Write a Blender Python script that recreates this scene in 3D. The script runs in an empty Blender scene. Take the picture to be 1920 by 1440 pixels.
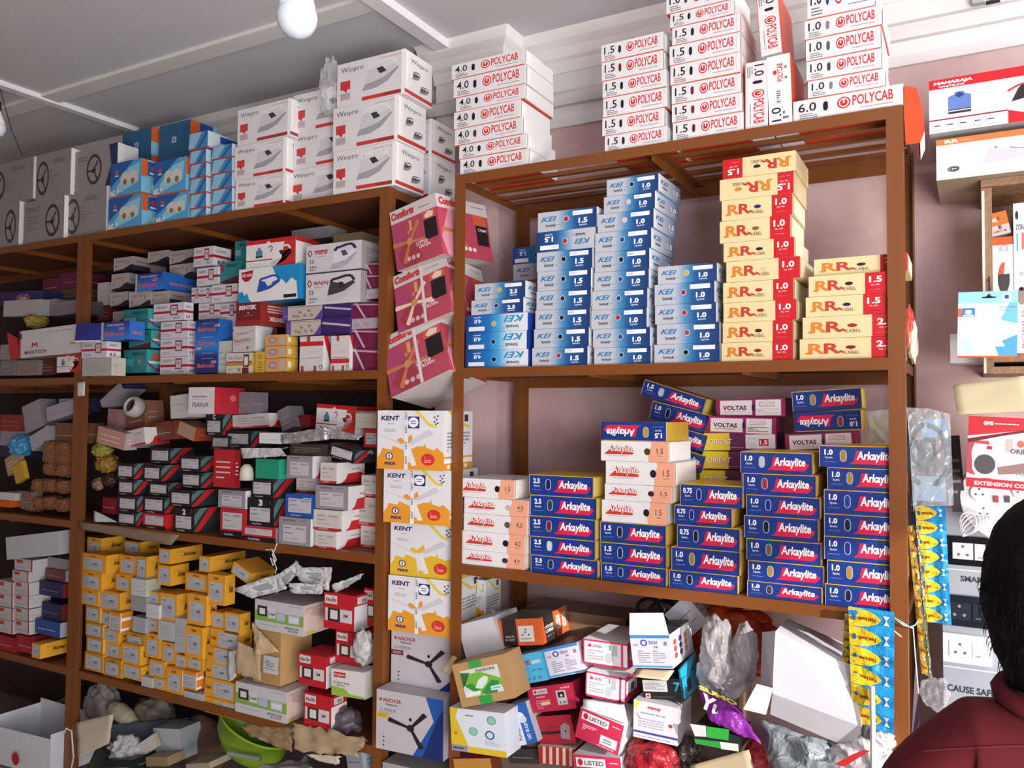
import bpy, bmesh, math, random
from mathutils import Vector, Matrix, noise
random.seed(7)
SC = bpy.context.scene
COL = SC.collection
# ---------------------------------------------------------------- camera
CAM_D, CAM_H, FPX = 2.2, 1.55, 1550.2
YAW, PIT, ROL = 0.50852, 0.03701, 0.00786
fw = Vector((-math.sin(YAW)*math.cos(PIT), math.cos(YAW)*math.cos(PIT), math.sin(PIT)))
r0 = Vector((math.cos(YAW), math.sin(YAW), 0)); u0 = r0.cross(fw)
rt = r0*math.cos(ROL) + u0*math.sin(ROL); up = -r0*math.sin(ROL) + u0*math.cos(ROL)
CAMP = Vector((0, -CAM_D, CAM_H))
cam = bpy.data.objects.new('camera', bpy.data.cameras.new('camera')); COL.objects.link(cam)
cam.data.sensor_width = 36; cam.data.lens = FPX/1920*36
M3 = Matrix((rt, up, -fw)).transposed()
cam.matrix_world = Matrix.Translation(CAMP) @ M3.to_4x4()
cam.data.clip_start = 0.02
SC.camera = cam
def ray(px, py):
    return fw + rt*((px-960)/FPX) - up*((py-720)/FPX)
def un(px, py, Y=0.0):                      # a photo pixel as a point of the upright plane y = Y
    d = ray(px, py); return CAMP + d*((Y+CAM_D)/d.y)
def unz(px, py, z):
    d = ray(px, py); return CAMP + d*((z-CAM_H)/d.z)
def und(px, py, dist):
    return CAMP + ray(px, py)*dist
def unp(px, py, P0, n):
    d = ray(px, py); return CAMP + d*((P0-CAMP).dot(n)/d.dot(n))
# ---------------------------------------------------------------- light and exposure
SC.view_settings.view_transform = 'Standard'; SC.view_settings.look = 'None'
SC.view_settings.gamma = 1.0; SC.view_settings.use_curve_mapping = False
SC.view_settings.exposure = 0.0
w = bpy.data.worlds.new('world'); SC.world = w; w.use_nodes = True
bg = w.node_tree.nodes['Background']; bg.inputs[0].default_value = (0.80, 0.88, 1.0, 1); bg.inputs[1].default_value = 1.0
def area(name, loc, target, sx, sy, power, col):
    l = bpy.data.lights.new(name, 'AREA'); l.shape = 'RECTANGLE'; l.size = sx; l.size_y = sy; l.energy = power; l.color = col
    o = bpy.data.objects.new(name, l); COL.objects.link(o); o.location = loc
    o.rotation_euler = (Vector(target)-Vector(loc)).to_track_quat('-Z', 'Y').to_euler(); return o
area('doorway_daylight', (1.75, -3.15, 1.45), (-0.6, 0.0, 1.5), 2.0, 1.9, 125, (0.95, 0.975, 1.0))
area('ceiling_fill', (1.7, -3.1, 0.25), (0.3, -0.4, 2.4), 1.9, .8, 110, (1.0, 0.97, 0.94))  # added up-light near the floor, lifts the ceiling and the undersides
area('right_side_fill', (2.66, -.13, 2.52), (-.2, .40, 2.3), .74, .42, 46, (1.0, 0.99, 1.0))  # added side light out of view, brightens the lintel and right-hand box ends
sun = bpy.data.objects.new('sun', bpy.data.lights.new('sun', 'SUN')); COL.objects.link(sun)
sun.data.energy = 7.0; sun.data.angle = math.radians(0.8); sun.data.color = (1.0, 0.95, 0.88)
SUN_TO = Vector((0.90, -0.42, 0.29)).normalized()
sun.rotation_euler = SUN_TO.to_track_quat('Z', 'Y').to_euler()
# ---------------------------------------------------------------- materials
MATS = {}
def lin(h):
    h = h.lstrip('#'); h = h if len(h) == 6 else ''.join(x*2 for x in h); c = [int(h[i:i+2], 16)/255 for i in (0, 2, 4)]
    return [x/12.92 if x <= .04045 else ((x+.055)/1.055)**2.4 for x in c]
def mat(h, rough=.45, metal=0.0, noise_amt=.10, scale=30, spec=.35, bump=0.0):
    key = (h, rough, metal, noise_amt, scale, bump)
    if key in MATS: return MATS[key]
    m = bpy.data.materials.new('paint_%s' % h.strip('#')); m.use_nodes = True
    nt = m.node_tree; b = nt.nodes['Principled BSDF']; c = lin(h)
    b.inputs['Roughness'].default_value = rough; b.inputs['Metallic'].default_value = metal
    b.inputs['Specular IOR Level'].default_value = spec
    if noise_amt > 0:
        tc = nt.nodes.new('ShaderNodeTexCoord'); n = nt.nodes.new('ShaderNodeTexNoise'); n.inputs['Scale'].default_value = scale*.2
        n.inputs['Detail'].default_value = 4
        mx = nt.nodes.new('ShaderNodeMix'); mx.data_type = 'RGBA'
        mx.inputs['A'].default_value = [x*(1-noise_amt) for x in c]+[1]
        mx.inputs['B'].default_value = [min(1, x*(1+noise_amt)) for x in c]+[1]
        nt.links.new(tc.outputs['Object'], n.inputs['Vector']); nt.links.new(n.outputs['Fac'], mx.inputs['Factor'])
        nt.links.new(mx.outputs['Result'], b.inputs['Base Color'])
        if bump:
            n2 = nt.nodes.new('ShaderNodeTexNoise'); n2.inputs['Scale'].default_value = scale; n2.inputs['Detail'].default_value = 3
            nt.links.new(tc.outputs['Object'], n2.inputs['Vector'])
            bp = nt.nodes.new('ShaderNodeBump'); bp.inputs['Strength'].default_value = bump; bp.inputs['Distance'].default_value = .02
            nt.links.new(n2.outputs['Fac'], bp.inputs['Height']); nt.links.new(bp.outputs['Normal'], b.inputs['Normal'])
    else:
        b.inputs['Base Color'].default_value = c+[1]
    MATS[key] = m; return m
def ramp_mat(key, axis, stops, rough=.35):
    if key in MATS: return MATS[key]
    m = bpy.data.materials.new(key); m.use_nodes = True; nt = m.node_tree; b = nt.nodes['Principled BSDF']
    tc = nt.nodes.new('ShaderNodeTexCoord'); sp = nt.nodes.new('ShaderNodeSeparateXYZ'); cr = nt.nodes.new('ShaderNodeValToRGB')
    ad = nt.nodes.new('ShaderNodeMath'); ad.operation = 'ADD'; ad.inputs[1].default_value = .5 if axis == 'X' else 0
    nt.links.new(tc.outputs['Object'], sp.inputs[0]); nt.links.new(sp.outputs[axis], ad.inputs[0]); nt.links.new(ad.outputs[0], cr.inputs[0])
    e = cr.color_ramp.elements
    while len(e) < len(stops): e.new(.5)
    for el, (p, h) in zip(e, stops): el.position = p; el.color = lin(h)+[1]
    nt.links.new(cr.outputs[0], b.inputs['Base Color']); b.inputs['Roughness'].default_value = rough
    MATS[key] = m; return m
def film_mat(key, tint='#ffffff', alpha=.3, rough=.12):
    if key in MATS: return MATS[key]
    m = bpy.data.materials.new(key); m.use_nodes = True; nt = m.node_tree; b = nt.nodes['Principled BSDF']
    b.inputs['Base Color'].default_value = lin(tint)+[1]; b.inputs['Roughness'].default_value = rough
    b.inputs['Specular IOR Level'].default_value = .8
    lw = nt.nodes.new('ShaderNodeLayerWeight'); lw.inputs[0].default_value = .35
    ma = nt.nodes.new('ShaderNodeMath'); ma.operation = 'MULTIPLY_ADD'; ma.inputs[1].default_value = .6; ma.inputs[2].default_value = alpha
    nt.links.new(lw.outputs['Facing'], ma.inputs[0]); nt.links.new(ma.outputs[0], b.inputs['Alpha'])
    tc = nt.nodes.new('ShaderNodeTexCoord'); n2 = nt.nodes.new('ShaderNodeTexNoise'); n2.inputs['Scale'].default_value = 14; n2.inputs['Distortion'].default_value = 1.5
    bp = nt.nodes.new('ShaderNodeBump'); bp.inputs['Strength'].default_value = .8; bp.inputs['Distance'].default_value = .03
    nt.links.new(tc.outputs['Object'], n2.inputs['Vector']); nt.links.new(n2.outputs['Fac'], bp.inputs['Height']); nt.links.new(bp.outputs['Normal'], b.inputs['Normal'])
    MATS[key] = m; return m
# ---------------------------------------------------------------- mesh helpers
LONG = []
class MB:
    def __init__(s): s.v = []; s.f = []; s.m = []; s.ml = []
    def mi(s, m):
        if isinstance(m, str): m = mat(m, noise_amt=0)
        if m not in s.ml: s.ml.append(m)
        return s.ml.index(m)
    def poly(s, pts, m):
        i = len(s.v); s.v += [tuple(p) for p in pts]; s.f.append(tuple(range(i, i+len(pts)))); s.m.append(s.mi(m))
    def raw(s, vs, fs, m):
        i = len(s.v); s.v += [tuple(p) for p in vs]; k = s.mi(m)
        for f in fs: s.f.append(tuple(i+a for a in f)); s.m.append(k)
    def box(s, a, b, m, mx=None):
        x0, y0, z0 = a; x1, y1, z1 = b
        vs = [Vector(p) for p in ((x0,y0,z0),(x1,y0,z0),(x1,y1,z0),(x0,y1,z0),(x0,y0,z1),(x1,y0,z1),(x1,y1,z1),(x0,y1,z1))]
        if mx: vs = [mx @ q for q in vs]
        s.raw(vs, ((0,3,2,1),(4,5,6,7),(0,1,5,4),(1,2,6,5),(2,3,7,6),(3,0,4,7)), m)
    def tube(s, pts, r, m, n=8, cap=True):
        pts = [Vector(p) for p in pts]; rings = []
        rr = r if isinstance(r, (list, tuple)) else [r]*len(pts)
        prev = None
        for i, p in enumerate(pts):
            t = (pts[min(i+1, len(pts)-1)]-pts[max(i-1, 0)]).normalized()
            a = (prev - t*prev.dot(t)).normalized() if prev else (t.orthogonal().normalized())
            prev = a; b = t.cross(a)
            rings.append([p+(a*math.cos(k*2*math.pi/n)+b*math.sin(k*2*math.pi/n))*rr[i] for k in range(n)])
        vs = [q for ring in rings for q in ring]; fs = []
        for i in range(len(pts)-1):
            for k in range(n): fs.append((i*n+k, i*n+(k+1) % n, (i+1)*n+(k+1) % n, (i+1)*n+k))
        if cap: fs += [tuple(range(n))[::-1], tuple((len(pts)-1)*n+k for k in range(n))]
        s.raw(vs, fs, m)
    def lathe(s, prof, m, c=(0,0,0), n=24, mx=None):   # prof: (r, z)
        vs = []; fs = []
        for r, z in prof:
            for k in range(n):
                q = Vector((c[0]+r*math.cos(k*2*math.pi/n), c[1]+r*math.sin(k*2*math.pi/n), c[2]+z)); vs.append(mx @ q if mx else q)
        for i in range(len(prof)-1):
            for k in range(n): fs.append((i*n+k, i*n+(k+1) % n, (i+1)*n+(k+1) % n, (i+1)*n+k))
        s.raw(vs, fs, m)
    def mesh(s, name):
        me = bpy.data.meshes.new(name); me.from_pydata(s.v, [], s.f)
        for m in s.ml: me.materials.append(m)
        for p, k in zip(me.polygons, s.m): p.material_index = k
        me.update(); return me
def link(name, me, parent=None, label=None, cat=None, group=None, kind=None, smooth=False):
    o = bpy.data.objects.new(name, me); COL.objects.link(o)
    if parent: o.parent = parent
    if label: o['label'] = label; LONG.append(label) if len(label.split()) > 16 else 0
    if cat: o['category'] = cat
    if group: o['group'] = group
    if kind: o['kind'] = kind
    if smooth and me:
        for p in me.polygons: p.use_smooth = True
    return o
def root(name, loc, label, cat, group=None): 
    o = link(name, None, None, label, cat, group); o.location = loc; o.empty_display_size = .05; return o
def build(mb, name, parent=None, org=None, **k):
    """links the collected shape; a top-level thing gets its origin at org"""
    if org is not None:
        org = Vector(org); mb.v = [tuple(Vector(v)-org) for v in mb.v]
    elif parent is not None:
        q = parent.location; mb.v = [tuple(Vector(v)-q) for v in mb.v]
    o = link(name, mb.mesh(name), parent, **k)
    if org is not None: o.location = org
    return o
TXT = {}
def text_mesh(t, bold=0.0, shear=0.0):
    key = (t, bold, shear)
    if key in TXT: return TXT[key]
    c = bpy.data.curves.new('t', 'FONT'); c.body = t; c.resolution_u = 2; c.offset = bold; c.shear = shear; c.fill_mode = 'FRONT'
    o = bpy.data.objects.new('t', c); COL.objects.link(o)
    bpy.context.view_layer.update()
    dg = bpy.context.evaluated_depsgraph_get(); me = o.evaluated_get(dg).to_mesh()
    vs = [(v.co.x, v.co.y) for v in me.vertices]; fs = [tuple(p.vertices) for p in me.polygons if p.normal.z > -2]
    flips = [p.normal.z < 0 for p in me.polygons]
    fs = [f[::-1] if fl else f for f, fl in zip(fs, flips)]
    o.evaluated_get(dg).to_mesh_clear(); bpy.data.objects.remove(o); bpy.data.curves.remove(c)
    x0 = min(v[0] for v in vs); x1 = max(v[0] for v in vs); y0 = min(v[1] for v in vs); y1 = max(v[1] for v in vs)
    vs = [((x-x0)/(x1-x0), (y-y0)/(y1-y0)) for x, y in vs]
    TXT[key] = (vs, fs); return TXT[key]
# ---------------------------------------------------------------- printed cartons
class Art:
    """prints on the faces of a unit carton: x -.5..5, y 0..1 (0 is the front), z 0..1"""
    def __init__(s, front, side=None, top=None, back=None, layer0=1):
        s.b = MB(); s.k = layer0
        if front is not None:
            side = side or front; top = top or side
            g = lambda m: mat(m, noise_amt=.06, scale=20) if isinstance(m, str) else m
            v = [(-.5,0,0),(.5,0,0),(.5,1,0),(-.5,1,0),(-.5,0,1),(.5,0,1),(.5,1,1),(-.5,1,1)]
            for f, m in (((0,3,2,1), top),((4,5,6,7), top),((0,1,5,4), front),((1,2,6,5), side),((2,3,7,6), side),((3,0,4,7), side)):
                s.b.raw(v, [f], g(m))
    def p3(s, f, u, v, k):
        if f == 'F': return (-.5+u, -.0016*k, v)
        if f == 'R': return (.5+.0016*k, u, v)
        if f == 'L': return (-.5-.0016*k, 1-u, v)
        if f == 'T': return (-.5+u, v, 1+.004*k)
    def P(s, f, pts, c, k=None):
        k = s.k if k is None else k; s.b.poly([s.p3(f, u, v, k) for u, v in pts], c)
    def R(s, f, x, y, w, h, c, k=None): s.P(f, [(x,y),(x+w,y),(x+w,y+h),(x,y+h)], c, k)
    def E(s, f, cx, cy, rx, ry, c, k=None, n=20, r0=0, a0=0, a1=360):
        A = [math.radians(a0+(a1-a0)*i/n) for i in range(n+1)]
        if r0 == 0:
            s.P(f, [(cx+rx*math.cos(a), cy+ry*math.sin(a)) for a in (A[:-1] if a1-a0 == 360 else A)], c, k)
        else:
            for a, b in zip(A[:-1], A[1:]):
                s.P(f, [(cx+rx*r0*math.cos(a), cy+ry*r0*math.sin(a)), (cx+rx*math.cos(a), cy+ry*math.sin(a)), (cx+rx*math.cos(b), cy+ry*math.sin(b)), (cx+rx*r0*math.cos(b), cy+ry*r0*math.sin(b))], c, k)
    def slot(s, f, x, y, w, h, c, k=None):           # upright rounded slot
        r = w/2; ry = min(h/2, h*.3)
        pts = [(x+r+r*math.cos(math.radians(a)), y+h-ry+ry*math.sin(math.radians(a))) for a in range(0, 181, 30)]
        pts += [(x+r+r*math.cos(math.radians(a)), y+ry+ry*math.sin(math.radians(a))) for a in range(180, 361, 30)]
        s.P(f, pts, c, k)
    def T(s, f, t, x, y, w, h, c, rot=0, bold=0.02, shear=0, k=None, slope=0):
        vs, fs = text_mesh(t, bold, shear); k = (s.k+2) if k is None else k; out = []
        for a, b in vs:
            if rot == 90: a, b = 1-b, a
            elif rot == -90: a, b = b, 1-a
            elif rot == 180: a, b = 1-a, 1-b
            out.append(s.p3(f, x+a*w, y+b*h+slope*a, k))
        s.b.raw(out, fs, c)
    def L(s, f, pts, wd, c, k=None, asp=1):           # thick line; asp = face width/height
        for (a, b), (e, g) in zip(pts[:-1], pts[1:]):
            dx, dy = (e-a)*asp, g-b; L_ = math.hypot(dx, dy) or 1; nx, ny = -dy/L_*wd/2, dx/L_*wd/2
            s.P(f, [(a-nx/asp, b-ny), (e-nx/asp, g-ny), (e+nx/asp, g+ny), (a+nx/asp, b+ny)], c, k)
    def tiny(s, f, x, y, w, h, n, c='#8a8a8a', k=None):   # rows of small print
        rnd = random.Random(int(x*97+y*53+n))
        hh = min(h/n*.5, .04)
        for i in range(n):
            yy = y+h*(i+.3)/n; xx = x
            while xx < x+w*.97:
                ww = min(w*(.08+.16*rnd.random()), x+w-xx); s.R(f, xx, yy, ww*.85, hh, c, k); xx += ww
                if rnd.random() < .12 and n > 2: break
    def iron(s, f, x, y, w, h, body='#c9c9cc', sole='#9b9ca2', handle='#dededf', knob='#3a3438', k=None):
        m = lambda pts: [(x+a*w, y+b*h) for a, b in pts]; k = s.k+1 if k is None else k
        s.P(f, m([(0,0),(.4,.02),(.7,.18),(1,.58),(1,.66),(.62,.36),(.3,.26),(.08,.22)]), sole, k)
        s.P(f, m([(.08,.24),(.3,.28),(.62,.38),(.98,.68),(.9,.78),(.55,.62),(.42,.72),(.24,.78),(.16,.72)]), body, k)
        pts = [(.2,.74),(.22,.86),(.4,.9),(.66,.98),(.84,.97),(.95,.78)]
        s.L(f, m(pts), h*.1, handle, k+1, asp=w/h if False else 1.6)
        s.P(f, m([(.4,.72),(.56,.76),(.68,.56),(.5,.5)]), knob, k+2)
    def fan(s, f, cx, cy, r, c, c2=None, asp=1, k=None, angs=(40, 165, 290), hub=.16):
        k = s.k+1 if k is None else k
        for a in angs:
            a = math.radians(a); d = (math.cos(a), math.sin(a)); n = (-d[1], d[0])
            q = lambda l, t: (cx+(d[0]*l+n[0]*t)*r/asp, cy+(d[1]*l+n[1]*t)*r)
            s.P(f, [q(.1,-.06), q(1,-.13), q(1.03,.02), q(1,.1), q(.1,.06)], c, k)
        s.E(f, cx, cy, r*hub/asp, r*hub, c2 or c, k+1); s.E(f, cx, cy+r*.42, r*.06/asp, r*.09, c2 or c, k+1)
DES = {}
def design(fn):
    """fn builds (mesh, [(part name, mesh, label)]) once per set of arguments"""
    def g(*a, **k):
        key = (fn.__name__, a, tuple(sorted(k.items())))
        if key not in DES:
            r = fn(*a, **k)
            DES[key] = (r[0].b.mesh(fn.__name__), [(n, q.b.mesh(n), l) for n, q, l in r[1:]])
        return DES[key]
    return g
def put(ds, P0, ud, vd, w_, h_, d_, name, label, cat='box', group=None, flip=False, plain=False):
    ud = ud.normalized(); vd = (vd - ud*vd.dot(ud)).normalized(); n = vd.cross(ud)
    if abs(vd.z) > .9995 and P0.y > -.02:       # stands on or just above a rack shelf, and fits under the next one
        for zl in (.455, 1.080, 1.696, 2.314):
            if -.02 < P0.z-zl < .0006: h_ -= zl+.0007-P0.z; P0.z = zl+.0007
            if P0.z < zl-.04 < P0.z+h_ and P0.z+h_ < zl+.05: h_ = zl-.04-P0.z
    if flip:
        P0 = P0 + ud*w_ + vd*h_; ud = -ud; vd = -vd
    o = link(name, ds[0], None, label, cat, group)
    M = Matrix((ud, n, vd)).transposed().to_4x4(); M.translation = P0 + ud*(w_/2)
    o.matrix_world = M @ Matrix.Diagonal((w_, d_, h_, 1))
    if not plain:
        for pn, me, pl in ds[1]:
            link(pn, me, o, pl)
    return o
CTX = [0, 0, 1.0]
def ctx(x, y, s): CTX[:] = [x, y, s]
def cx_(u): return CTX[0]+u/CTX[2]
def cy_(v): return CTX[1]+v/CTX[2]
def B(ds, x0, yt, x1, yb, label, Y=.012, d=.1, yaw=0, name='carton', flip=False, z0=None, group=None, cat='box', h=None, roll=0, dz=0):
    """upright carton from the left, top, right and bottom of its front in the photo"""
    x0, x1 = cx_(x0), cx_(x1); yt, yb = cy_(yt), cy_(yb)
    P0 = un(x0, yb, Y)
    if z0 is not None: P0.z = z0
    hh = h if h else un(x0, yt, Y).z - P0.z
    a = math.radians(yaw); ud = Vector((math.cos(a), math.sin(a), 0)); n = Vector((-math.sin(a), math.cos(a), 0))
    P1 = unp(x1, yb, P0, n); w_ = (P1-P0).dot(ud); vd = Vector((0, 0, 1))
    if roll:
        q = Matrix.Rotation(-math.radians(roll), 3, n); ud = q @ ud; vd = q @ vd
    return put(ds, P0, ud, vd, w_, hh, d, name, label, cat, group, flip)
def Q(ds, BL, BR, TL, label, Y=.012, d=.1, yaw=0, name='carton', flip=False, group=None, cat='box', pitch=0):
    """carton from three corners of its front, the face turned by yaw about the upright"""
    BL, BR, TL = [(cx_(a), cy_(b)) for a, b in (BL, BR, TL)]
    P0 = un(*BL, Y); a = math.radians(yaw); c = math.radians(pitch); n = Vector((-math.sin(a)*math.cos(c), math.cos(a)*math.cos(c), math.sin(c)))
    u_ = unp(*BR, P0, n)-P0; v_ = unp(*TL, P0, n)-P0
    return put(ds, P0, u_, v_, u_.length, v_.length, d, name, label, cat, group, flip)
ORD = ['topmost', 'second', 'third', 'fourth', 'fifth', 'sixth', 'seventh', 'eighth', 'ninth', 'tenth', 'eleventh']
def S(zb, items, where, Y=.012, d=.2, name='cable_box', group=None, first=0):
    """a pile: items top to bottom (design, x0, x1, y top at the left end, look, flip)"""
    P = [un(cx_(it[1]), cy_(it[3]), Y).z for it in items] + [zb]
    for i, it in enumerate(items):
        ds, x0, x1, yt, look = it[:5]; fl = it[5] if len(it) > 5 else False
        P0 = un(cx_(x0), cy_(yt)+20, Y); P0.z = P[i+1]+.0004
        P1 = un(cx_(x1), cy_(yt)+20, Y); P1.x = min(P1.x, -.1475) if P0.z < 2.3 else P1.x; h_ = P[i]-P[i+1]-.0008
        o = 'bottom' if (i == len(items)-1 and len(items) > 1) else ORD[i+first]
        if o == 'topmost': o = 'top'
        a = math.radians(random.uniform(-.8, .8)); ud = Vector((math.cos(a), math.sin(a), 0))
        put(ds, P0, ud, Vector((0, 0, 1)), P1.x-P0.x, h_, d+random.uniform(-.006, .006), name, '%s, %s in %s' % (look, o, where), 'box', group, fl)
# ================================================================ carton designs
W = '#ecebea'
def window(f, x, y, w, h, col, rnd=False, rim=None):
    a = Art(None); 
    if rim: (a.E(f, x+w/2, y+h/2, w*.62, h*.62, rim, 3) if rnd else a.slot(f, x-w*.18, y-h*.06, w*1.36, h*1.12, rim, 3))
    if rnd: a.E(f, x+w/2, y+h/2, w/2, h/2, col, 4)
    else: a.slot(f, x, y, w, h, col, 4)
    return ('wire_window', a, 'finger hole showing the wound wire')
def endflap(col, edge='#8d8782', crumple=.0):
    a = Art(None); k = 5
    a.P('R', [(.03,.06),(.5,.03),(.97,.06),(.97,.94),(.5,.97),(.03,.94)], col, k)
    a.R('R', .015, .02, .012, .96, edge, k+1)
    return ('end_flap', a, 'tucked end flap')
@design
def polycab(size, hole='#17141a'):
    a = Art('#d9d7d8', '#e9e8e8', '#d8492c')
    a.T('F', size, .05, .42, .17, .42, '#1f1c20', bold=.01)
    a.tiny('F', .06, .08, .17, .28, 3, '#5a575a')
    a.E('F', .475, .58, .062, .27, '#c8262c'); a.E('F', .475, .58, .047, .205, '#f1efee', 2); a.E('F', .475, .58, .036, .16, '#c8262c', 3)
    a.R('F', .468, .56, .014, .17, '#f1efee', 4)
    a.T('F', 'POLYCAB', .555, .38, .36, .47, '#c8262c', bold=.012)
    a.tiny('F', .62, .2, .3, .07, 1, '#8a7d80')
    a.R('F', .945, .03, .006, .94, '#c9c6c6')
    a.R('F', 0, 0, 1, .035, '#d8563a')
    a.T('R', size, .08, .5, .13, .32, '#2a272b', bold=0); a.tiny('R', .08, .12, .14, .3, 3, '#77747a')
    a.tiny('R', .4, .3, .14, .4, 4, '#a9a7ad'); a.E('R', .8, .72, .022, .09, '#c8262c'); a.T('R', 'POLYCAB', .74, .4, .14, .16, '#c8262c'); a.tiny('R', .76, .2, .1, .12, 2, '#b66')
    return [a, window('F', .285, .34, .045, .44, hole), endflap('#f4f3f2')]
@design
def polycab_end(size):       # shown standing on end
    a = Art('#eceae9', '#e0583a', '#ecebea')
    a.T('F', size, .12, .06, .42, .2, '#1f1c20', rot=90, bold=.01); a.tiny('F', .6, .06, .25, .22, 3, '#5a575a')
    a.T('F', 'POLYCAB', .42, .62, .26, .26, '#c8262c', rot=90); a.E('F', .33, .76, .08, .035, '#c8262c'); a.tiny('F', .74, .6, .12, .3, 2, '#777')
    a.R('F', .35, .3, .2, .22, '#cfcdd0'); a.tiny('F', .37, .32, .16, .18, 6, '#9a98a0')
    return [a]
@design
def kei(size, dot, mid=.48):
    F = ramp_mat('kei_front', 'X', [(0, '#b9bbc2'), (.34, '#b4b8c2'), (.50, '#4a8ab2'), (.64, '#1f5690'), (1, '#1a3364')])
    Rr = ramp_mat('kei_end', 'Y', [(0, '#e6e8ec'), (.5, '#b4b9c8'), (1, '#5d6a94')])
    a = Art(F, Rr, mat('#7fa6c4'))
    a.T('F', 'KEI', .06, .5, .27, .25, '#1f74a8', bold=.018, shear=.35)
    a.T('F', 'homecab', .14, .22, .17, .17, '#3f4650', bold=.02); a.tiny('F', .33, .27, .05, .05, 1, '#777')
    a.R('F', .6, .68, .33, .22, '#e9eaec'); a.tiny('F', .62, .74, .1, .1, 2, '#b9bcc2')
    a.T('F', size, .7, .25, .15, .27, '#eef1f4', bold=.04); a.T('F', 'sq.mm', .71, .1, .13, .09, '#dfe4ea', bold=.02)
    a.T('R', 'KEI', .08, .5, .34, .25, '#1f74a8', bold=.018, shear=.35); a.T('R', 'homecab', .17, .26, .2, .15, '#3f4650')
    a.T('R', size, .66, .38, .22, .3, '#eef1f4', bold=.03); a.tiny('R', .68, .2, .18, .08, 1, '#eef1f4')
    return [a, window('F', .455, .42, .075, .25, dot, True, '#c9cfd8')]
@design
def kei_blue(size, dot):
    F = ramp_mat('kei_blue_front', 'X', [(0, '#d9dde2'), (.3, '#c9d4de'), (.45, '#4aa0d2'), (.62, '#1c6db5'), (1, '#18397c')])
    a = Art(F, mat('#2446a8'), mat('#2a62b0'))
    a.T('F', 'KEI', .06, .12, .32, .36, '#1b84b8', bold=.018, shear=.35); a.T('F', 'homecab', .14, .66, .2, .2, '#3f4650', bold=.02); a.tiny('F', .36, .8, .05, .05, 1, '#2a8a60')
    a.R('F', .69, .68, .26, .24, '#d9dce0'); a.T('F', size, .74, .26, .12, .24, '#cfe0f2', bold=.04); a.T('F', 'sq.mm', .75, .1, .12, .09, '#cfe0f2')
    return [a, window('F', .5, .42, .07, .25, dot, True, '#8fc0dd')]
@design
def kabel(size, dot, band='R', big=False):
    a = Art('#d9c594', '#d9c79c', '#d3bd88'); x0 = 0 if band == 'R' else .22
    bx = .72 if band == 'R' else 0
    if band != 'R': bx = 0
    a.R('F', bx, 0, .28 if band == 'R' else .21, 1, '#bd1a24')
    a.T('F', size, bx+.05, .52, .16, .3, '#f6e9e6', bold=.03); a.T('F', 'SQ. MM', bx+.07, .36, .11, .09, '#f0cfc8', bold=0); a.tiny('F', bx+.05, .16, .15, .05, 1, '#f0cfc8')
    a.T('F', 'R', x0+.09, .26, .17, .5, '#c8792c', bold=.03); a.T('F', 'R', x0+.25, .26, .17, .5, '#b5392a', bold=.03)
    a.P('F', [(x0+.06,.24),(x0+.12,.24),(x0+.14,.32),(x0+.06,.32)], '#c8792c', 2); a.P('F', [(x0+.38,.34),(x0+.45,.28),(x0+.45,.36),(x0+.42,.42)], '#b5392a', 2)
    a.T('F', 'KABEL', x0+.45, .22, .16, .15, '#6a5a3c', bold=.0); a.R('F', x0+.51, .39, .02, .02, '#6a5a3c')
    a.P('R', [(.3,.3),(.36,.3),(.36,.55),(.3,.55)], '#6b5a44'); a.R('R', .0, .0, .02, 1, '#c9b98e')
    return [a, window('F', x0+.47, .46, .1, .17, dot, True), ('end_flap', endf('#f0e4c4'), 'open cream end flap')]
def endf(c):
    a = Art(None); a.P('R', [(.04,.08),(.93,.05),(.96,.92),(.05,.95)], c, 5); return a
@design
def arkay(size, hole='#101020', yel=True, right_text=True):
    a = Art('#16347e', '#cfa634', '#cfa634')
    a.P('F', [(.4,.17),(.9,.17),(.965,.42),(.95,.5),(.5,.5),(.56,.78),(.47,.78),(.44,.3)], '#cf2145')
    a.P('F', [(.38,.17),(.6,.17),(.62,.6),(.5,.45)], '#cf2145', 2)
    a.T('F', 'Arkaylite', .475, .26, .44, .5, '#f1eef0', bold=.03, shear=.12)
    a.T('F', size, .065 if len(size) < 4 else .045, .56, .11 if len(size) < 4 else .15, .26, '#e8ebf3', bold=.04)
    a.T('F', 'Sq.mm.', .075, .37, .1, .13, '#cfd6e8', bold=.02); a.tiny('F', .05, .22, .16, .05, 1, '#6d82b8')
    a.R('F', 0, .965, 1, .035, '#d2a63a'); a.R('F', .975, 0, .012, 1, '#0f2460'); a.R('F', 0, 0, .006, 1, '#c7cbd6')
    a.tiny('R', .3, .2, .3, .5, 3, '#a88a2a')
    return [a, window('F', .275, .28, .065, .5, hole, rim='#9fb0cf'), endflap('#e6c860', '#fbf3cf')]
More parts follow.
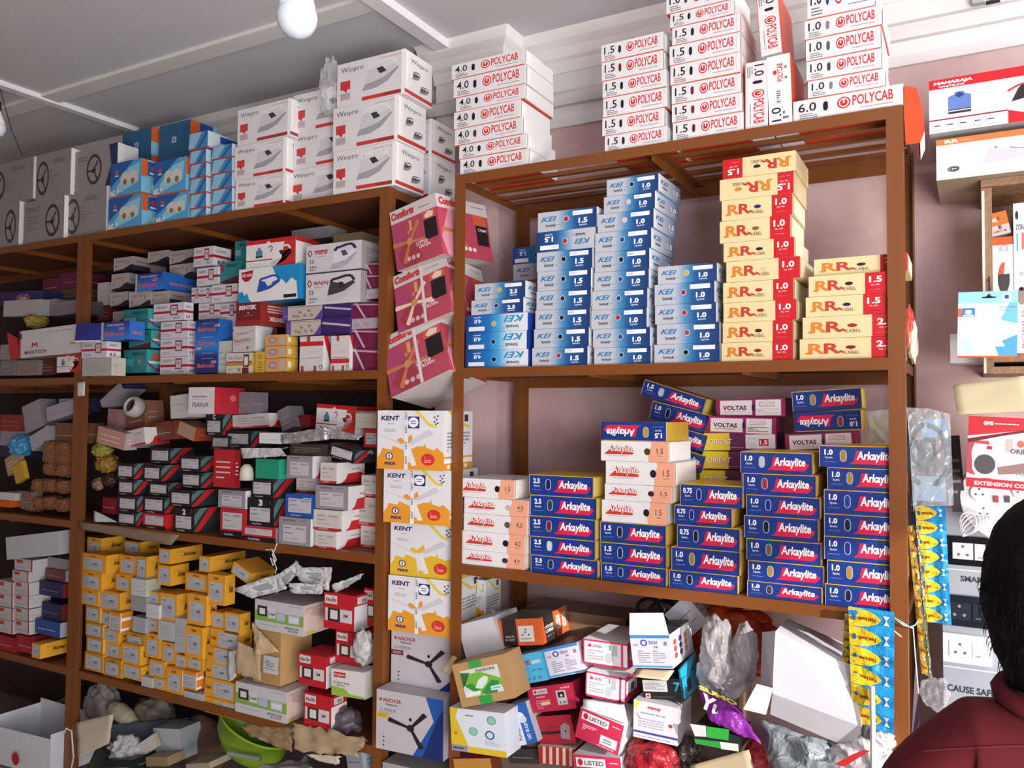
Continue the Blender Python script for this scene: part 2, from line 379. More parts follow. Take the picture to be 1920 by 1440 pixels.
@design
def arkay_white(size, hole='#17141a', peach=.72):
    a = Art('#dfdbda', '#e4dfdd', '#dedad8')
    a.P('F', [(peach,0),(1,0),(1,1),(peach+.03,1),(peach+.04,.8),(peach-.01,.5)], '#e4a083')
    a.P('F', [(peach-.1,1),(peach+.03,1),(peach+.04,.8),(peach-.01,.5),(peach-.03,.75)], '#dcdbe2', 2)
    a.P('F', [(.05,.34),(.48,.34),(.5,.45),(.2,.5),(.19,.76),(.14,.62)], '#c43a30')
    a.T('F', 'Arkaylite', .1, .38, .4, .42, '#b9241f', bold=.07, shear=.12); a.T('F', 'Arkaylite', .1, .385, .4, .42, '#f3e9e7', bold=.01, shear=.12, k=5)
    a.tiny('F', .1, .24, .32, .06, 1, '#a9a2a4')
    a.T('F', size, .84, .42, .09, .26, '#2f2a2c', bold=.0); a.tiny('F', .85, .28, .07, .06, 1, '#6f5a52')
    a.T('R', 'Arkay', .3, .4, .3, .2, '#c9584a')
    return [a, window('F', .655, .34, .09, .34, hole, True), endflap('#f7f4f2', '#c9a79a')]
@design
def voltas():
    a = Art('#8e2158', '#7a1a48', '#7a1a48')
    a.R('F', .06, .1, .47, .8, '#d9d2d6'); a.T('F', 'VOLTAS', .1, .36, .35, .26, '#6b1540', bold=.04); a.tiny('F', .12, .24, .3, .06, 1, '#8a4a68')
    a.R('F', .58, .06, .36, .86, '#dcd7da'); a.R('F', .63, .55, .22, .25, '#b04a60', 2); a.R('F', .637, .58, .206, .19, '#dcd7da', 3); a.T('F', '1.0 SQ.MM', .645, .61, .19, .12, '#7a2a48', bold=0); a.tiny('F', .6, .15, .3, .3, 4, '#a9a0a6')
    return [a, window('F', .525, .3, .04, .4, '#2a2030')]
@design
def orient():
    a = Art('#5a1848', '#3d1238', '#d8b52a')
    a.R('F', 0, 0, .36, 1, '#d9c02c'); a.P('F', [(.36,0),(.55,0),(.55,1),(.36,1)], '#5f2250')
    a.T('F', 'ORIENT', .07, .34, .32, .32, '#a8342c', bold=.05); a.T('F', 'ORIENT', .07, .35, .32, .32, '#efe6d8', bold=.01, k=5)
    a.R('F', .58, .1, .4, .8, '#d8d4d6'); a.R('F', .76, .25, .13, .4, '#b8283a', 2); a.T('F', '1.5', .775, .33, .1, .24, '#f0e9ea', k=4); a.tiny('F', .6, .2, .13, .55, 4, '#9a96a0'); a.tiny('F', .36, .12, .2, .06, 1, '#c9a0b8')
    return [a]
@design
def winpro(strip='#c33a38', dim=False):
    a = Art('#d8d4d6', '#e6e4e4', '#d8d4d6')
    a.T('F', 'Winpro', .06, .74, .34, .15, '#3c3a44', bold=-.005)
    a.R('F', .05, .38, .15, .2, '#c2383a'); a.P('F', [(.09,.38),(.16,.38),(.14,.3)], '#c2383a'); a.R('F', .05, .14, .15, .16, '#a9a4a6'); a.R('F', .05, .14, .15, .05, '#c8a0a0', 2)
    a.iron('F', .38, .26, .53, .62)
    a.tiny('F', .66, .9, .3, .03, 1, '#b9898c'); a.R('F', .38, .04, .62, .085, strip); a.R('F', .7, .045, .3, .075, '#9a3434', 2)
    a.T('R', 'Winpro', .2, .74, .62, .13, '#55535c', bold=-.005); a.R('R', 0, .04, 1, .085, strip)
    a.iron('R', .25, .42, .3, .2, '#5d5a62', '#8d8b92', '#3a383e'); a.iron('R', .52, .2, .36, .18, '#5d5a62', '#8d8b92', '#3a383e')
    t = Art(None); t.R('R', .02, .35, .05, .6, '#f4f4f4', 6); t.R('F', .95, 0, .05, 1, '#efeff0', 5)
    return [a, ('clear_tape', t, 'shiny clear tape along the edge')]
@design
def fanbox(kind=0):
    a = Art('#8d8587' if kind < 2 else '#918a8a', '#d6d4d4', '#a59d9e')
    x = .72 if kind == 0 else .2
    if kind == 2: x = .46; a.P('F', [(.8,1),(1,1),(1,0),(.72,0),(.86,.5)], '#28305e')
    asp = 1.35
    a.E('F', x, .47, .3/asp*.8, .38, '#3d3638', n=28); a.E('F', x, .47, .24/asp*.8, .3, '#8f8688', 2, n=28); a.fan('F', x, .44, .25, '#2f2a2c', asp=asp*1.2, k=4, angs=(60, 180, 300), hub=.3)
    if kind != 2: a.tiny('F', .4 if x < .4 else .08, .3, .3, .35, 5, '#7a7274'); a.T('F', 'HAVAC' if kind else 'FUN-AC', .05 if x > .5 else .5, .74, .34, .12, '#5e5659', bold=0)
    else: a.tiny('F', .08, .7, .22, .14, 2, '#8a5a52')
    t = Art(None); t.R('R', .0, .0, .3, 1, '#dcdcdc', 6)
    return [a, ('wrapping_film', t, 'pale wrapping film on the end')]
@design
def ledbox():
    a = Art('#4f9dc8', '#7fc0dc', '#a8bfcc')
    a.P('F', [(0,.3),(.75,1),(0,1)], '#24589c'); a.P('F', [(0,0),(.3,0),(.0,.22)], '#c4d4df'); a.P('F', [(.2,.07),(.9,.35),(.95,.9),(.6,.8),(.2,.3)], '#8fc3da', 2)
    for x, kk in ((.48, 3), (.73, 4)):
        a.E('F', x, .5, .15, .2, '#c8c8bc', kk); a.E('F', x+.0, .4, .06, .09, '#8b6a38', 6)
    a.E('F', .2, .72, .05, .07, '#c24a4a', 3); a.R('F', .14, .6, .12, .04, '#c9d4e4', 3); a.R('F', 0, 0, 1, .05, '#b8552f', 2); a.E('F', .12, .18, .04, .05, '#c8d6df', 3); a.E('F', .25, .18, .04, .05, '#c8d6df', 3)
    a.R('R', 0, .5, .22, .5, '#d9632c'); a.R('R', .22, .55, .5, .4, '#1f5fb0'); a.E('R', .47, .78, .12, .09, '#d8404a', 2); a.R('R', .3, .6, .34, .06, '#e8eef4', 2); a.E('R', .5, .25, .14, .1, '#c8e6ee', 2); a.R('R', 0, 0, 1, .05, '#b8552f', 2)
    return [a]
@design
def ledcarton():
    a = Art('#2a5e86', '#8fc6dc', '#2a5e86')
    a.R('F', .42, .35, .14, .2, '#a9bcc8'); a.R('F', .46, .4, .05, .1, '#4a6a80', 2); a.R('F', 0, .68, 1, .01, '#1f4a6c')
    a.R('R', 0, .5, .35, .5, '#d9632c'); a.R('R', .35, .5, .5, .5, '#1f4fa0'); a.R('R', .42, .56, .3, .08, '#d8dfe8', 2)
    return [a]
@design
def ledflat():
    a = Art('#3f86b8', '#a8c8da', '#2c4a6a')
    a.P('F', [(0,.1),(.3,.1),(.7,1),(.1,1)], '#8fb8d0'); a.P('F', [(.45,.1),(.6,.1),(1,.9),(.9,1)], '#2a5a98'); a.R('F', 0, 0, 1, .1, '#b23c34', 2)
    a.R('R', .0, .1, .3, .9, '#c8d4dc'); a.R('R', .3, .5, .5, .4, '#24489c'); a.R('R', 0, 0, 1, .1, '#c8482f', 2)
    return [a]
@design
def graph(lcd=True, wide=False):
    a = Art('#c9c2c8', '#d2ccd2', '#b8b0b6')
    a.R('F', 0, .42, 1, .14, '#9c2438'); a.T('F', 'GRAPH', .08, .7, .34, .16, '#4d4850', bold=0)
    a.R('F', .55, .3, .24, .6, '#5a3540', 2); a.R('F', .58, .36, .18, .46, '#c9b4bc', 3); a.tiny('F', .6, .55, .14, .16, 2, '#8a4a58', 4)
    if lcd: a.T('F', 'LCD', .66, .1, .2, .13, '#4d4850')
    a.tiny('F', .08, .1, .3, .18, 2, '#9a929a')
    a.R('R', 0, .42, 1, .14, '#9c2438'); a.T('R', 'GRAPH', .15, .68, .55, .16, '#4d4850', bold=0); a.E('R', .3, .2, .07, .1, '#6a5a80'); a.E('R', .55, .2, .07, .1, '#a85a48')
    return [a]
@design
def cream(wave=True):
    a = Art('#a8a09c', '#8f8888', '#3a3336')
    if wave: a.P('F', [(0,0),(1,0),(1,.42),(.8,.36),(.5,.12),(0,.04)], '#1f1c2c')
    a.tiny('F', .12, .62, .5, .16, 2, '#9a6a58'); a.R('F', .7, .45, .04, .3, '#7a706c'); a.E('F', .12, .35, .04, .06, '#5a5a60')
    a.R('R', 0, 0, .5, .35, '#2a2732'); a.T('R', 'POWER', .1, .5, .5, .2, '#7a4a50', rot=0)
    a.R('F', 0, 0, .03, 1, '#d0cdc8')
    return [a]
@design
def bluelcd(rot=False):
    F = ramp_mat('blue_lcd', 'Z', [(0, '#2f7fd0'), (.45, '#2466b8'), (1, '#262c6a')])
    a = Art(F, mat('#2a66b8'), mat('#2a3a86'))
    a.T('F', 'Beltronic', .12, .2, .7, .26, '#c8605a', bold=.03, shear=.2); a.T('F', 'LCD', .62, .52, .2, .16, '#e08a80', bold=.04); a.tiny('F', .2, .75, .6, .12, 2, '#b8c0e0')
    a.T('R', 'Beltronic', .2, .3, .5, .2, '#c8605a', shear=.2); a.E('R', .8, .35, .09, .14, '#6d7888')
    a.R('F', -.0, 0, .07, 1, '#b8b0a8', 3)
    return [a]
@design
def bluestand():
    F = ramp_mat('blue_stand', 'Z', [(0, '#262c6a'), (.3, '#262c6a'), (.5, '#2f7fd0'), (.7, '#2466b8'), (1, '#262c6a')])
    a = Art(F, mat('#2a66b8'), mat('#2a3a86'))
    for y in (.1, .52, .78): a.T('F', 'Beltronic', .12, y, .76, .08, '#c8605a', bold=.03, shear=.2)
    for x, y in ((.72, .18), (.05, .44), (.85, .86)): a.T('F', 'LCD', x, y, .22, .05, '#f0b0a8', bold=.04)
    for y in (.26, .36, .66, .92): a.tiny('F', .3, y, .5, .02, 1, '#9aa4d0')
    return [a]
@design
def teal(v=0):
    a = Art('#2b7c80', '#3a9a9c', '#2b7c80')
    a.T('F', 'BENLO', .4, .74, .5, .15, '#123c48', bold=.04)
    if v == 0: a.R('F', .08, .3, .45, .28, '#6ca8b4')
    elif v == 1: a.E('F', .17, .72, .09, .2, '#8a2a3a'); a.P('F', [(0,0),(1,0),(1,.3),(.1,.06)], '#5a1a30')
    else: a.R('F', .1, .3, .35, .3, '#4a98a6'); a.E('F', .7, .48, .07, .07, '#b06a60')
    a.P('R', [(0,.5),(.5,.2),(1,.2),(1,.08),(.5,.08),(0,.38)], '#8a2a6a'); a.E('R', .5, .68, .25, .2, '#a85a48'); a.R('R', .1, .4, .75, .1, '#bfe0e4')
    return [a]
@design
def redwhiteiron():
    a = Art('#dcd6d6', '#e2dede', '#a82028')
    a.P('F', [(.0,.86),(.0,1),(1,1),(1,.86),(.5,.86),(.46,.94),(.4,.86)], '#b8222c'); a.P('F', [(.55,0),(1,0),(1,.85),(.78,.9),(.72,.3)], '#b8322c', 2)
    a.iron('F', .5, .12, .42, .62, '#e0dcdc', '#b9b5b6', '#d8d4d4', '#3a2c30'); a.R('F', .0, .3, .56, .035, '#8a1f28')
    a.P('F', [(.2,.4),(.34,.4),(.34,.62),(.3,.66),(.3,.74),(.24,.74),(.24,.66),(.2,.62)], '#4f7f98'); a.R('F', .2, .4, .14, .06, '#23324a', 2)
    a.L('F', [(.46,.7),(.5,.78),(.54,.7),(.5,.56)], .03, '#7a2a30', asp=1.6)
    for x in (.06, .16, .27, .38): a.E('F', x, .16, .035, .07, '#a8a2a4'); a.E('F', x, .16, .026, .054, '#e2dede', 2)
    a.R('R', 0, .85, 1, .15, '#b8222c'); a.tiny('R', .3, .2, .3, .4, 4, '#b8a0a4')
    return [a]
@design
def blueiron():
    a = Art('#d9d6d4', '#1f8fc4', '#1f8fc4')
    a.P('F', [(.55,1),(1,1),(1,.0),(.96,0),(.94,.5),(.86,.62),(.78,.45),(.7,.62),(.66,.5)], '#1c86bc'); a.P('F', [(0,0),(.22,0),(.18,.08),(.14,.28),(.1,.2),(.06,.34),(0,.3)], '#1c86bc')
    a.P('F', [(.04,.9),(.24,.95),(.22,.72),(.16,.62),(.1,.62),(.05,.72)], '#9c1f30', 2); a.T('F', 'RED NOR', .06, .76, .16, .09, '#e6d8d8')
    a.iron('F', .27, .12, .42, .62, '#1f4fa4', '#d8d6d6', '#1f4fa4', '#d8d6d6'); a.P('F', [(.45,.5),(.5,.66),(.58,.7),(.56,.52)], '#dcdad8', 5)
    a.R('F', .74, .05, .2, .1, '#2a2628', 3); a.T('F', 'FERRARO', .76, .07, .16, .06, '#c9c4c4', bold=0)
    a.R('R', .0, 0, .35, 1, '#1c86bc'); a.E('R', .6, .85, .25, .12, '#a82a34'); a.R('R', .2, .05, .5, .25, '#2a2a4a')
    return [a]
@design
def bajaj(v=0):
    a = Art('#c4c0c4', '#9a9698', '#aaa5a8')
    a.L('F', [(.03,.7),(.07,.82),(.11,.7),(.07,.58),(.03,.7)], .03, '#3a3468', asp=1.7)
    a.L('F', [(.07,.82),(.11,.7),(.07,.58)], .03, '#b03038', asp=1.7, k=3)
    if v: a.T('F', 'BAJAJ', .16, .62, .26, .14, '#b03038', bold=.03); a.iron('F', .36, .08, .56, .8, '#3c3a3e', '#b9b7ba', '#2c2a2e', '#2c2a2e')
    else:
        a.T('F', '\u092c\u091c\u093e\u091c', .16, .62, .24, .14, '#b03038', bold=.03); a.R('F', .15, .765, .26, .025, '#b03038', 3)
        a.iron('F', .44, .06, .48, .86, '#cfcdd4', '#a6a4ac', '#2e2c50', '#4a4868')
    a.tiny('F', .17, .54, .2, .04, 1, '#8a8488'); a.R('F', .07, .34, .07, .12, '#4a464a'); a.R('F', .085, .36, .04, .08, '#c4c0c4', 3)
    a.T('F', 'BAJAJ' if v else 'DRY', .07, .16, .14, .07, '#35323a'); a.T('F', 'DX 7' if v else 'IRON 5', .07, .06, .11, .07, '#35323a')
    a.tiny('R', .2, .2, .5, .6, 8, '#77737a')
    return [a]
@design
def bentek():
    a = Art('#6e2026', '#93302c', '#6e2026')
    a.T('F', 'BENTEK', .12, .66, .72, .18, '#d8c8c8', bold=.06, shear=.1); a.E('F', .5, .52, .035, .04, '#b89090'); a.tiny('F', .3, .38, .4, .05, 1, '#a87878'); a.R('F', 0, 0, 1, .22, '#8e262c')
    for y in (.55, .66, .78): a.R('R', .25, y, .7, .06, '#c8b8b4')
    a.T('R', 'BENTEK', .3, .2, .6, .18, '#d8c0c0', rot=180, bold=.06)
    return [a]
@design
def rainbow():
    a = Art('#bdb6b2', '#d6d6d8', '#bdb6b2')
    a.T('F', 'Rainbows', .06, .34, .7, .16, '#a84a48', bold=.01, slope=.1); a.L('F', [(.04,.6),(.9,.82)], .015, '#6a6264'); a.L('F', [(.04,.26),(.9,.46)], .015, '#8a8284'); a.tiny('F', .1, .7, .6, .04, 1, '#8a5a58'); a.E('F', .66, .16, .05, .06, '#7a5a58')
    a.T('R', 'OPS', .3, .02, .5, .1, '#5a3a3a'); a.P('R', [(.5,.1),(1,0),(1,1),(.8,1)], '#8a4a40')
    return [a]
@design
def tinybox(front, side, mark, txt='', lab='#c9c6c4'):
    a = Art(front, side)
    a.E('F', .35, .5, .2, .26, mark); a.E('F', .35, .5, .15, .18, '#b8949a', 2); a.R('F', .7, .15, .2, .7, '#a8a498')
    a.R('R', .1, .3, .3, .45, '#e8dcc0'); a.E('R', .6, .5, .12, .25, '#d8a84a')
    return [a]
@design
def whitestripe(v=0):
    a = Art('#c8c2be', '#d9d8d8', '#b9b2ae')
    a.R('F', 0, .72 if v == 0 else .22, 1, .13, '#b8262c'); a.R('F', .3, .85, .14, .15, '#a83a3a'); a.tiny('F', .35, .5, .4, .08, 2, '#b5aeb0')
    a.L('F', [(.05,.38),(.9,.38)], .012, '#6a6264'); a.R('F', .06, 0, .12, .16, '#a83a3a'); a.R('F', .6, 0, .12, .16, '#a83a3a'); a.E('F', .9, .12, .08, .06, '#5a5254'); a.E('F', .9, .12, .05, .035, '#c8c2be', 2)
    a.P('R', [(0,1),(.3,1),(.95,0),(.6,0)], '#b8262c')
    return [a]
@design
def imee():
    a = Art('#c0bab6', '#b8a04a', '#aaa49c')
    a.R('F', 0, .38, 1, .16, '#b07a34'); a.R('F', 0, .54, 1, .05, '#7a2a2a'); a.R('F', .66, .3, .22, .62, '#5a4030', 2); a.R('F', .7, .4, .14, .4, '#d0c8c0', 3); a.R('F', .62, 0, .25, .28, '#6a2028', 2)
    a.T('F', 'Lit Tech', .1, .68, .5, .16, '#4a4a44', bold=0); a.tiny('F', .08, .08, .4, .2, 3, '#8a8a86'); a.R('F', .46, .1, .1, .16, '#77736e', 3)
    return [a]
@design
def yellowthin():
    a = Art('#c4a03c', '#a88a34'); a.tiny('F', .3, .1, .4, .8, 7, '#6a5424'); return [a]
@design
def purple(v=0):
    a = Art('#38285e' if v else '#b5a8a4', '#43307a', '#4a3a7c')
    if v: a.L('F', [(0,.75),(1,.5)], .12, '#b9a4b4'); a.P('F', [(0,0),(1,0),(1,.15),(0,.25)], '#2a1f4c')
    else:
        a.R('F', 0, 0, .14, 1, '#54428e'); a.tiny('F', .05, .2, .06, .6, 5, '#b9a070', 2); a.P('F', [(.8,0),(1,0),(1,.7),(.9,.3)], '#54428e')
        for x, y in ((.3,.3),(.45,.55),(.58,.3),(.4,.25),(.68,.62),(.75,.3)): a.E('F', x, y, .05, .12, '#8c7a6a'); a.E('F', x+.02, y+.05, .025, .06, '#c8a46a', 2)
        a.R('F', .14, .88, .8, .05, '#8c7a6a')
    return [a]
@design
def magenta(white=False):
    a = Art('#9d98a0' if white else '#6a1c40', '#5a1838', '#7a2448')
    if white: a.tiny('F', .1, .3, .5, .2, 2, '#c48')
    else: a.L('F', [(0,.93),(1,.8)], .09, '#b08a96')
    t = Art(None); t.P('F', [(.12,1),(.2,1),(.5,.0),(.44,0)], '#b9a4ac', 5)
    return [a, ('clear_tape', t, 'pale diagonal tape')]
@design
def comforts(v=0):
    a = Art('#b0485c', '#b5465a', '#c9bfbc')
    a.R('F', 0, .78, 1, .22, '#c9c2c0'); a.R('R', 0, .78, 1, .22, '#c9c2c0')
    blade = '#bd7350' if v != 1 else '#e0c8b4'
    a.P('F', [(0,.3),(0,.78),(.2,.78),(.5,.3),(.2,0),(0,0)], '#a84468'); a.P('F', [(.05,.2),(.3,.5),(.6,.1),(.45,0),(.2,0)], '#9c3a48', 2)
    a.fan('F', .36, .4, .36, blade, '#c48a5a', asp=1.0, k=3, angs=(52, 178, 245, 350), hub=.18); a.R('F', .39, .56, .06, .18, '#d09a52', 5)
    a.R('F', .7, .32, .26, .32, '#221c20', 4); a.R('F', .68, .64, .28, .14, '#c85a44', 4); a.P('F', [(.72,.7),(.8,.77),(.92,.74),(.9,.66),(.76,.66)], '#e0c8bc', 5)
    a.T('F', 'Comforts', .03, .83, .5, .13, '#c03a40', bold=.06, k=6, shear=.1); a.tiny('F', .62, .86, .25, .03, 1, '#8a8486')
    a.T('F', 'LITTLE' , .5, .28, .24, .05, '#f0e0e0', k=8); a.T('F', 'CROWN', .55, .22, .24, .05, '#f0e0e0', k=8)
    for x in (.3, .4, .5): a.E('F', x, .12, .04, .04, '#d0a8ae', 5)
    a.fan('R', .36, .42, .33, '#bd6a4c', '#c48a5a', asp=1.0, k=3, angs=(60, 180, 300), hub=.2); a.P('R', [(.02,.3),(.2,.78),(.34,.78),(.2,0),(.1,0)], '#cf8a98', 2)
    a.T('R', 'Comforts', .04, .83, .44, .13, '#c03a40', bold=.06, k=6, shear=.1); a.R('R', .72, .26, .24, .34, '#221c20', 4); a.R('R', .68, .6, .26, .18, '#c85a44', 4)
    a.T('R', 'COMF', .75, .5, .18, .05, '#d8d0d0', k=8); a.tiny('R', .66, .9, .28, .03, 1, '#8a8486')
    for x in (.45, .54, .63): a.E('R', x, .16, .035, .035, '#e8dcdc', 5)
    t = Art(None)
    if v: t.R('F', .52, 0, .05, 1, '#d4cbc9', 9); t.R('T', .5, 0, .06, 1, '#d4cbc9', 3)
    return [a] + ([('strapping_tape', t, 'pale strapping tape')] if v else [])
@design
def kent(v=0, badge=True):
    o = '#d8922e' if v == 0 else '#d8ae2e'
    a = Art('#d6d4d8', '#d9d8da', '#bdb6ae')
    a.P('F', [(0,0),(0,.18),(.05,.26),(.08,.36),(.14,.34),(.22,.33),(.24,.4),(.33,.36),(.4,.33),(.44,0)], o)
    a.P('F', [(.54,0),(.52,.2),(.5,.34),(.62,.4),(.7,.4),(.72,.46),(.74,.38),(.85,.34),(.9,.38),(1,.28),(1,0)], o)
    a.P('F', [(.44,0),(.54,0),(.54,.12),(.44,.12)], o)
    a.P('F', [(.02,.6),(.4,.44),(.4,.4),(.02,.58)], '#c9c6cc', 2); a.P('F', [(.5,.48),(.78,.68),(.84,.64),(.84,.6),(.52,.42)], '#c2c0c8', 2); a.P('F', [(.42,.4),(.5,.4),(.6,.08),(.53,.06)], '#dad8dc', 3)
    a.P('F', [(.3,.5),(.36,.54),(.42,.48),(.52,.6),(.54,.52),(.48,.44),(.36,.44)], o, 4)
    a.T('F', 'KENT', .06, .83, .28, .08, '#27245e', bold=.03, k=5, shear=.1); a.tiny('F', .16, .76, .1, .025, 1, '#8a88a0'); a.tiny('F', .1, .63, .18, .06, 2, '#a6a4ac')
    a.P('F', [(.56,1),(.62,1),(.8,.78),(.9,.74),(.88,.71),(.78,.74),(.7,.84)], '#d8c03a', 2)
    if badge: a.R('F', .46, .7, .18, .2, '#27306a', 3); a.E('F', .55, .8, .075, .085, '#e8e8ee', 4); a.tiny('F', .51, .76, .08, .08, 2, '#6a6a9a', 5)
    a.E('F', .19, .22, .055, .06, '#2a2a50', 4); a.E('F', .19, .22, .04, .045, '#e0dce0', 5); a.R('F', .182, .19, .016, .06, '#2a2a50', 6)
    a.T('F', 'PRIDE', .12, .07, .16, .05, '#4a2466', bold=.05, k=5)
    a.E('F', .77, .18, .1, .1, '#c8342c', 4); a.tiny('F', .72, .12, .1, .12, 4, '#e8a8a0', 5)
    for i, (x, y) in enumerate([(.85,.88),(.88,.84),(.85,.8),(.9,.9),(.9,.78),(.87,.76)]): a.R('F', x, y, .022, .025, '#2a282c', 4)
    a.R('R', 0, 0, 1, .12, o); a.R('R', 0, .12, 1, .05, '#e4e2e4'); a.R('R', 0, .2, 1, .03, o); a.tiny('R', .1, .3, .8, .35, 6, '#8a888e'); a.P('R', [(.1,1),(.2,1),(.6,.8),(.9,.75),(.9,.71),(.55,.76)], '#d8c03a'); a.R('R', .7, .82, .14, .12, '#3a383c')
    for x in (.1,.3,.5,.7): a.E('R', x+.05, .06, .05, .035, '#e4e0da', 2)
    t = Art(None); t.R('F', .42, 0, .055, 1, '#dcdce0', 9); t.R('T', .42, 0, .055, 1, '#dcdce0', 3)
    for y in (.1, .35, .62, .85): t.T('F', 'KENT', .432, y, .03, .13, '#4a4866', rot=90, k=11)
    return [a] + ([('strapping_tape', t, 'printed packing tape')] if badge or v == 0 else [])
@design
def anchor(v=0):
    a = Art('#b4afb4', '#a8a4aa', '#b4afb4')
    if v: a.P('F', [(.74,1),(1,1),(1,0),(.56,0),(.86,.62)], '#1f4f96'); a.P('F', [(.92,.7),(1,.85),(1,0),(.7,0)], '#1a2a66', 2)
    else: a.P('F', [(.74,0),(1,0),(1,.3)], '#1c2c70')
    a.R('F', .05, .82, .035, .05, '#a8303c', 3); a.T('F', 'ANCHOR', .1, .81, .28, .065, '#a8303c', bold=.03); a.T('F', 'Panasonic', .15, .755, .17, .04, '#2a282c', bold=.01)
    a.T('F', 'XL PREMIUM', .05, .65, .25, .05, '#6a6870', bold=0); a.tiny('F', .05, .61, .2, .02, 1, '#8a8890')
    a.R('F', 0, .53, .19, .09, '#c8a83a' if v else '#6a2434', 3); a.tiny('F', .03, .55, .13, .05, 2, '#8a7434' if v else '#c8a0a8', 4)
    a.fan('F', .58 if not v else .52, .44, .34, '#231e22', asp=1.0, k=3, angs=(52, 166, 300), hub=.17)
    for y in (.22, .15, .08): a.E('F', .12, y, .012, .014, '#2a282c', 3)
    return [a]
@design
def gw(v='black', num='', wide=False):
    body = {'black': '#1d1b1e', 'red': '#b5222e', 'grey': '#8b888e', 'cream': '#c6bfba', 'blue': '#1f4fa0', 'redlow': '#b5222e'}[v]
    side = {'black': '#2c3236', 'red': '#c4262e', 'grey': '#dcdadb', 'cream': '#dedbd8', 'blue': '#2a5ab0', 'redlow': '#8a8a88'}[v]
    a = Art(body, side, {'black': '#28262a', 'grey': '#7a787c'}.get(v, side))
    if v == 'black': a.P('R', [(0,.05),(.2,.05),(.9,1),(.55,1)], '#c02a30'); a.P('R', [(0,.3),(.3,.75),(.5,1),(.2,1),(0,.7)], '#5d7474'); a.R('F', .85, .8, .01, .14, '#9a989c')
    if v in ('cream', 'grey'): a.P('R', [(.15,0),(1,0),(1,.3),(.85,.5),(.4,.45),(.3,.15)], '#c0222c'); a.R('F', 0, 0, 1, .13, '#b3242c' if v == 'cream' else body); a.T('R', 'GreatWhite', .5, .62, .35, .1, '#6a6264')
    if v in ('red', 'redlow'): a.R('F', 0, 0, 1, .2 if v == 'red' else .3, '#1d1b1e')
    if v == 'blue': a.T('F', 'REMACO', .62, .78, .3, .1, '#c8d4ea'); a.E('F', .2, .82, .1, .05, '#8a3a7a')
    if num: a.T('F', num, .42, .72, .16, .24, '#cfccd0', bold=.05)
    if v == 'grey': a.T('F', 'GreatWhite', .12, .86, .4, .08, '#45434a', shear=.1); a.tiny('F', .65, .88, .2, .05, 1, '#55535a')
    else: a.T('F', 'GreatWhite', .18, .04, .36, .07 if v != 'redlow' else .16, '#b9b5b8', bold=.02)
    s = Art(None); x, y, ww, hh = (.1, .2, .8, .62) if not num else (.1, .16, .76, .5)
    if v == 'grey': x, y, ww, hh = .14, .12, .72, .6
    if v in ('red',): y, hh = .26, .6
    if v == 'redlow': y, hh = .42, .44
    s.R('F', x, y, ww, hh, '#b4b1b4' if v != 'cream' else '#bdb6b0', 3); s.tiny('F', x+.04, y+hh*.78, ww*.3, hh*.1, 1, '#55535a', 4); s.tiny('F', x+ww*.55, y+hh*.75, ww*.4, hh*.14, 2, '#66646a', 4)
    s.tiny('F', x+.05, y+hh*.42, ww*.35, hh*.2, 1, '#77757a', 4); s.tiny('F', x+.06, y+hh*.12, ww*.6, hh*.14, 2, '#9a989e', 4)
    return [a, ('label_sticker', s, 'pale printed label')]
@design
def fiana():
    a = Art('#cdc8cc', '#b02634', '#b9b4b8'); a.T('F', 'FIANA', .17, .26, .62, .17, '#35333a', bold=0); a.T('F', 'GreatWhite', .16, .62, .56, .07, '#45434a'); a.tiny('F', .16, .53, .6, .03, 1, '#9a96a0')
    a.E('R', .6, .6, .1, .12, '#c86a70'); return [a]
@design
def rider(v=0, dark=False):
    y = '#d3932c' if not dark else '#b5802c'
    a = Art(y, '#dfa332', y)
    a.T('F', 'Rider', .35, .82, .3, .11, '#5c3a1c', bold=.03, shear=.3) if v == 0 else None
    a.T('R', 'Rider', .4, .4, .45, .24, '#5a2a14', bold=.04, shear=.3); a.tiny('R', .2, .68, .4, .05, 1, '#a86a2a')
    if v == 2: a.T('F', 'Rider', .04, .42, .2, .2, '#5c3a1c', bold=.03, shear=.3)
    s = Art(None); x, q, ww, hh = {0: (.12, .12, .74, .62), 1: (.1, .12, .8, .74), 2: (.32, .1, .64, .76)}[v]
    s.R('F', x, q, ww, hh, '#a9adb4', 3); s.R('F', x, q+hh*.1, ww, hh*.03, '#8f949c', 4); s.tiny('F', x+ww*.06, q+hh*.8, ww*.3, hh*.08, 1, '#4a4c5a', 4); s.tiny('F', x+ww*.1, q+hh*.2, ww*.75, hh*.5, 5, '#8a8f9a', 4); s.R('F', x+ww*.5, q+hh*.45, ww*.25, hh*.16, '#6d7078', 5)
    return [a, ('label_sticker', s, 'grey printed label')]
@design
def plainbox(front, side=None, top=None, lines='#9a9a9a', n=3):
    a = Art(front, side or front, top or front)
    if n: a.tiny('F', .12, .2, .7, .55, n, lines); a.tiny('R', .2, .3, .5, .4, n, lines)
    return [a]
@design
def riderwrap():
    a = Art('#a9adb4', '#d8862c', '#c8702c'); a.R('F', 0, .82, 1, .18, '#cf7a30'); a.R('F', 0, 0, 1, .1, '#c8743a', 2); a.tiny('F', .1, .2, .7, .5, 4, '#6d7078'); a.R('R', .1, .55, .8, .16, '#efe9e4'); a.R('R', .1, .05, .6, .12, '#efe9e4')
    t = Art(None); t.R('F', .0, 0, .04, 1, '#f3f0ee', 6); t.R('R', .05, 0, .05, 1, '#f3f0ee', 6)
    return [a, ('shrink_wrap', t, 'glossy wrap edge')]
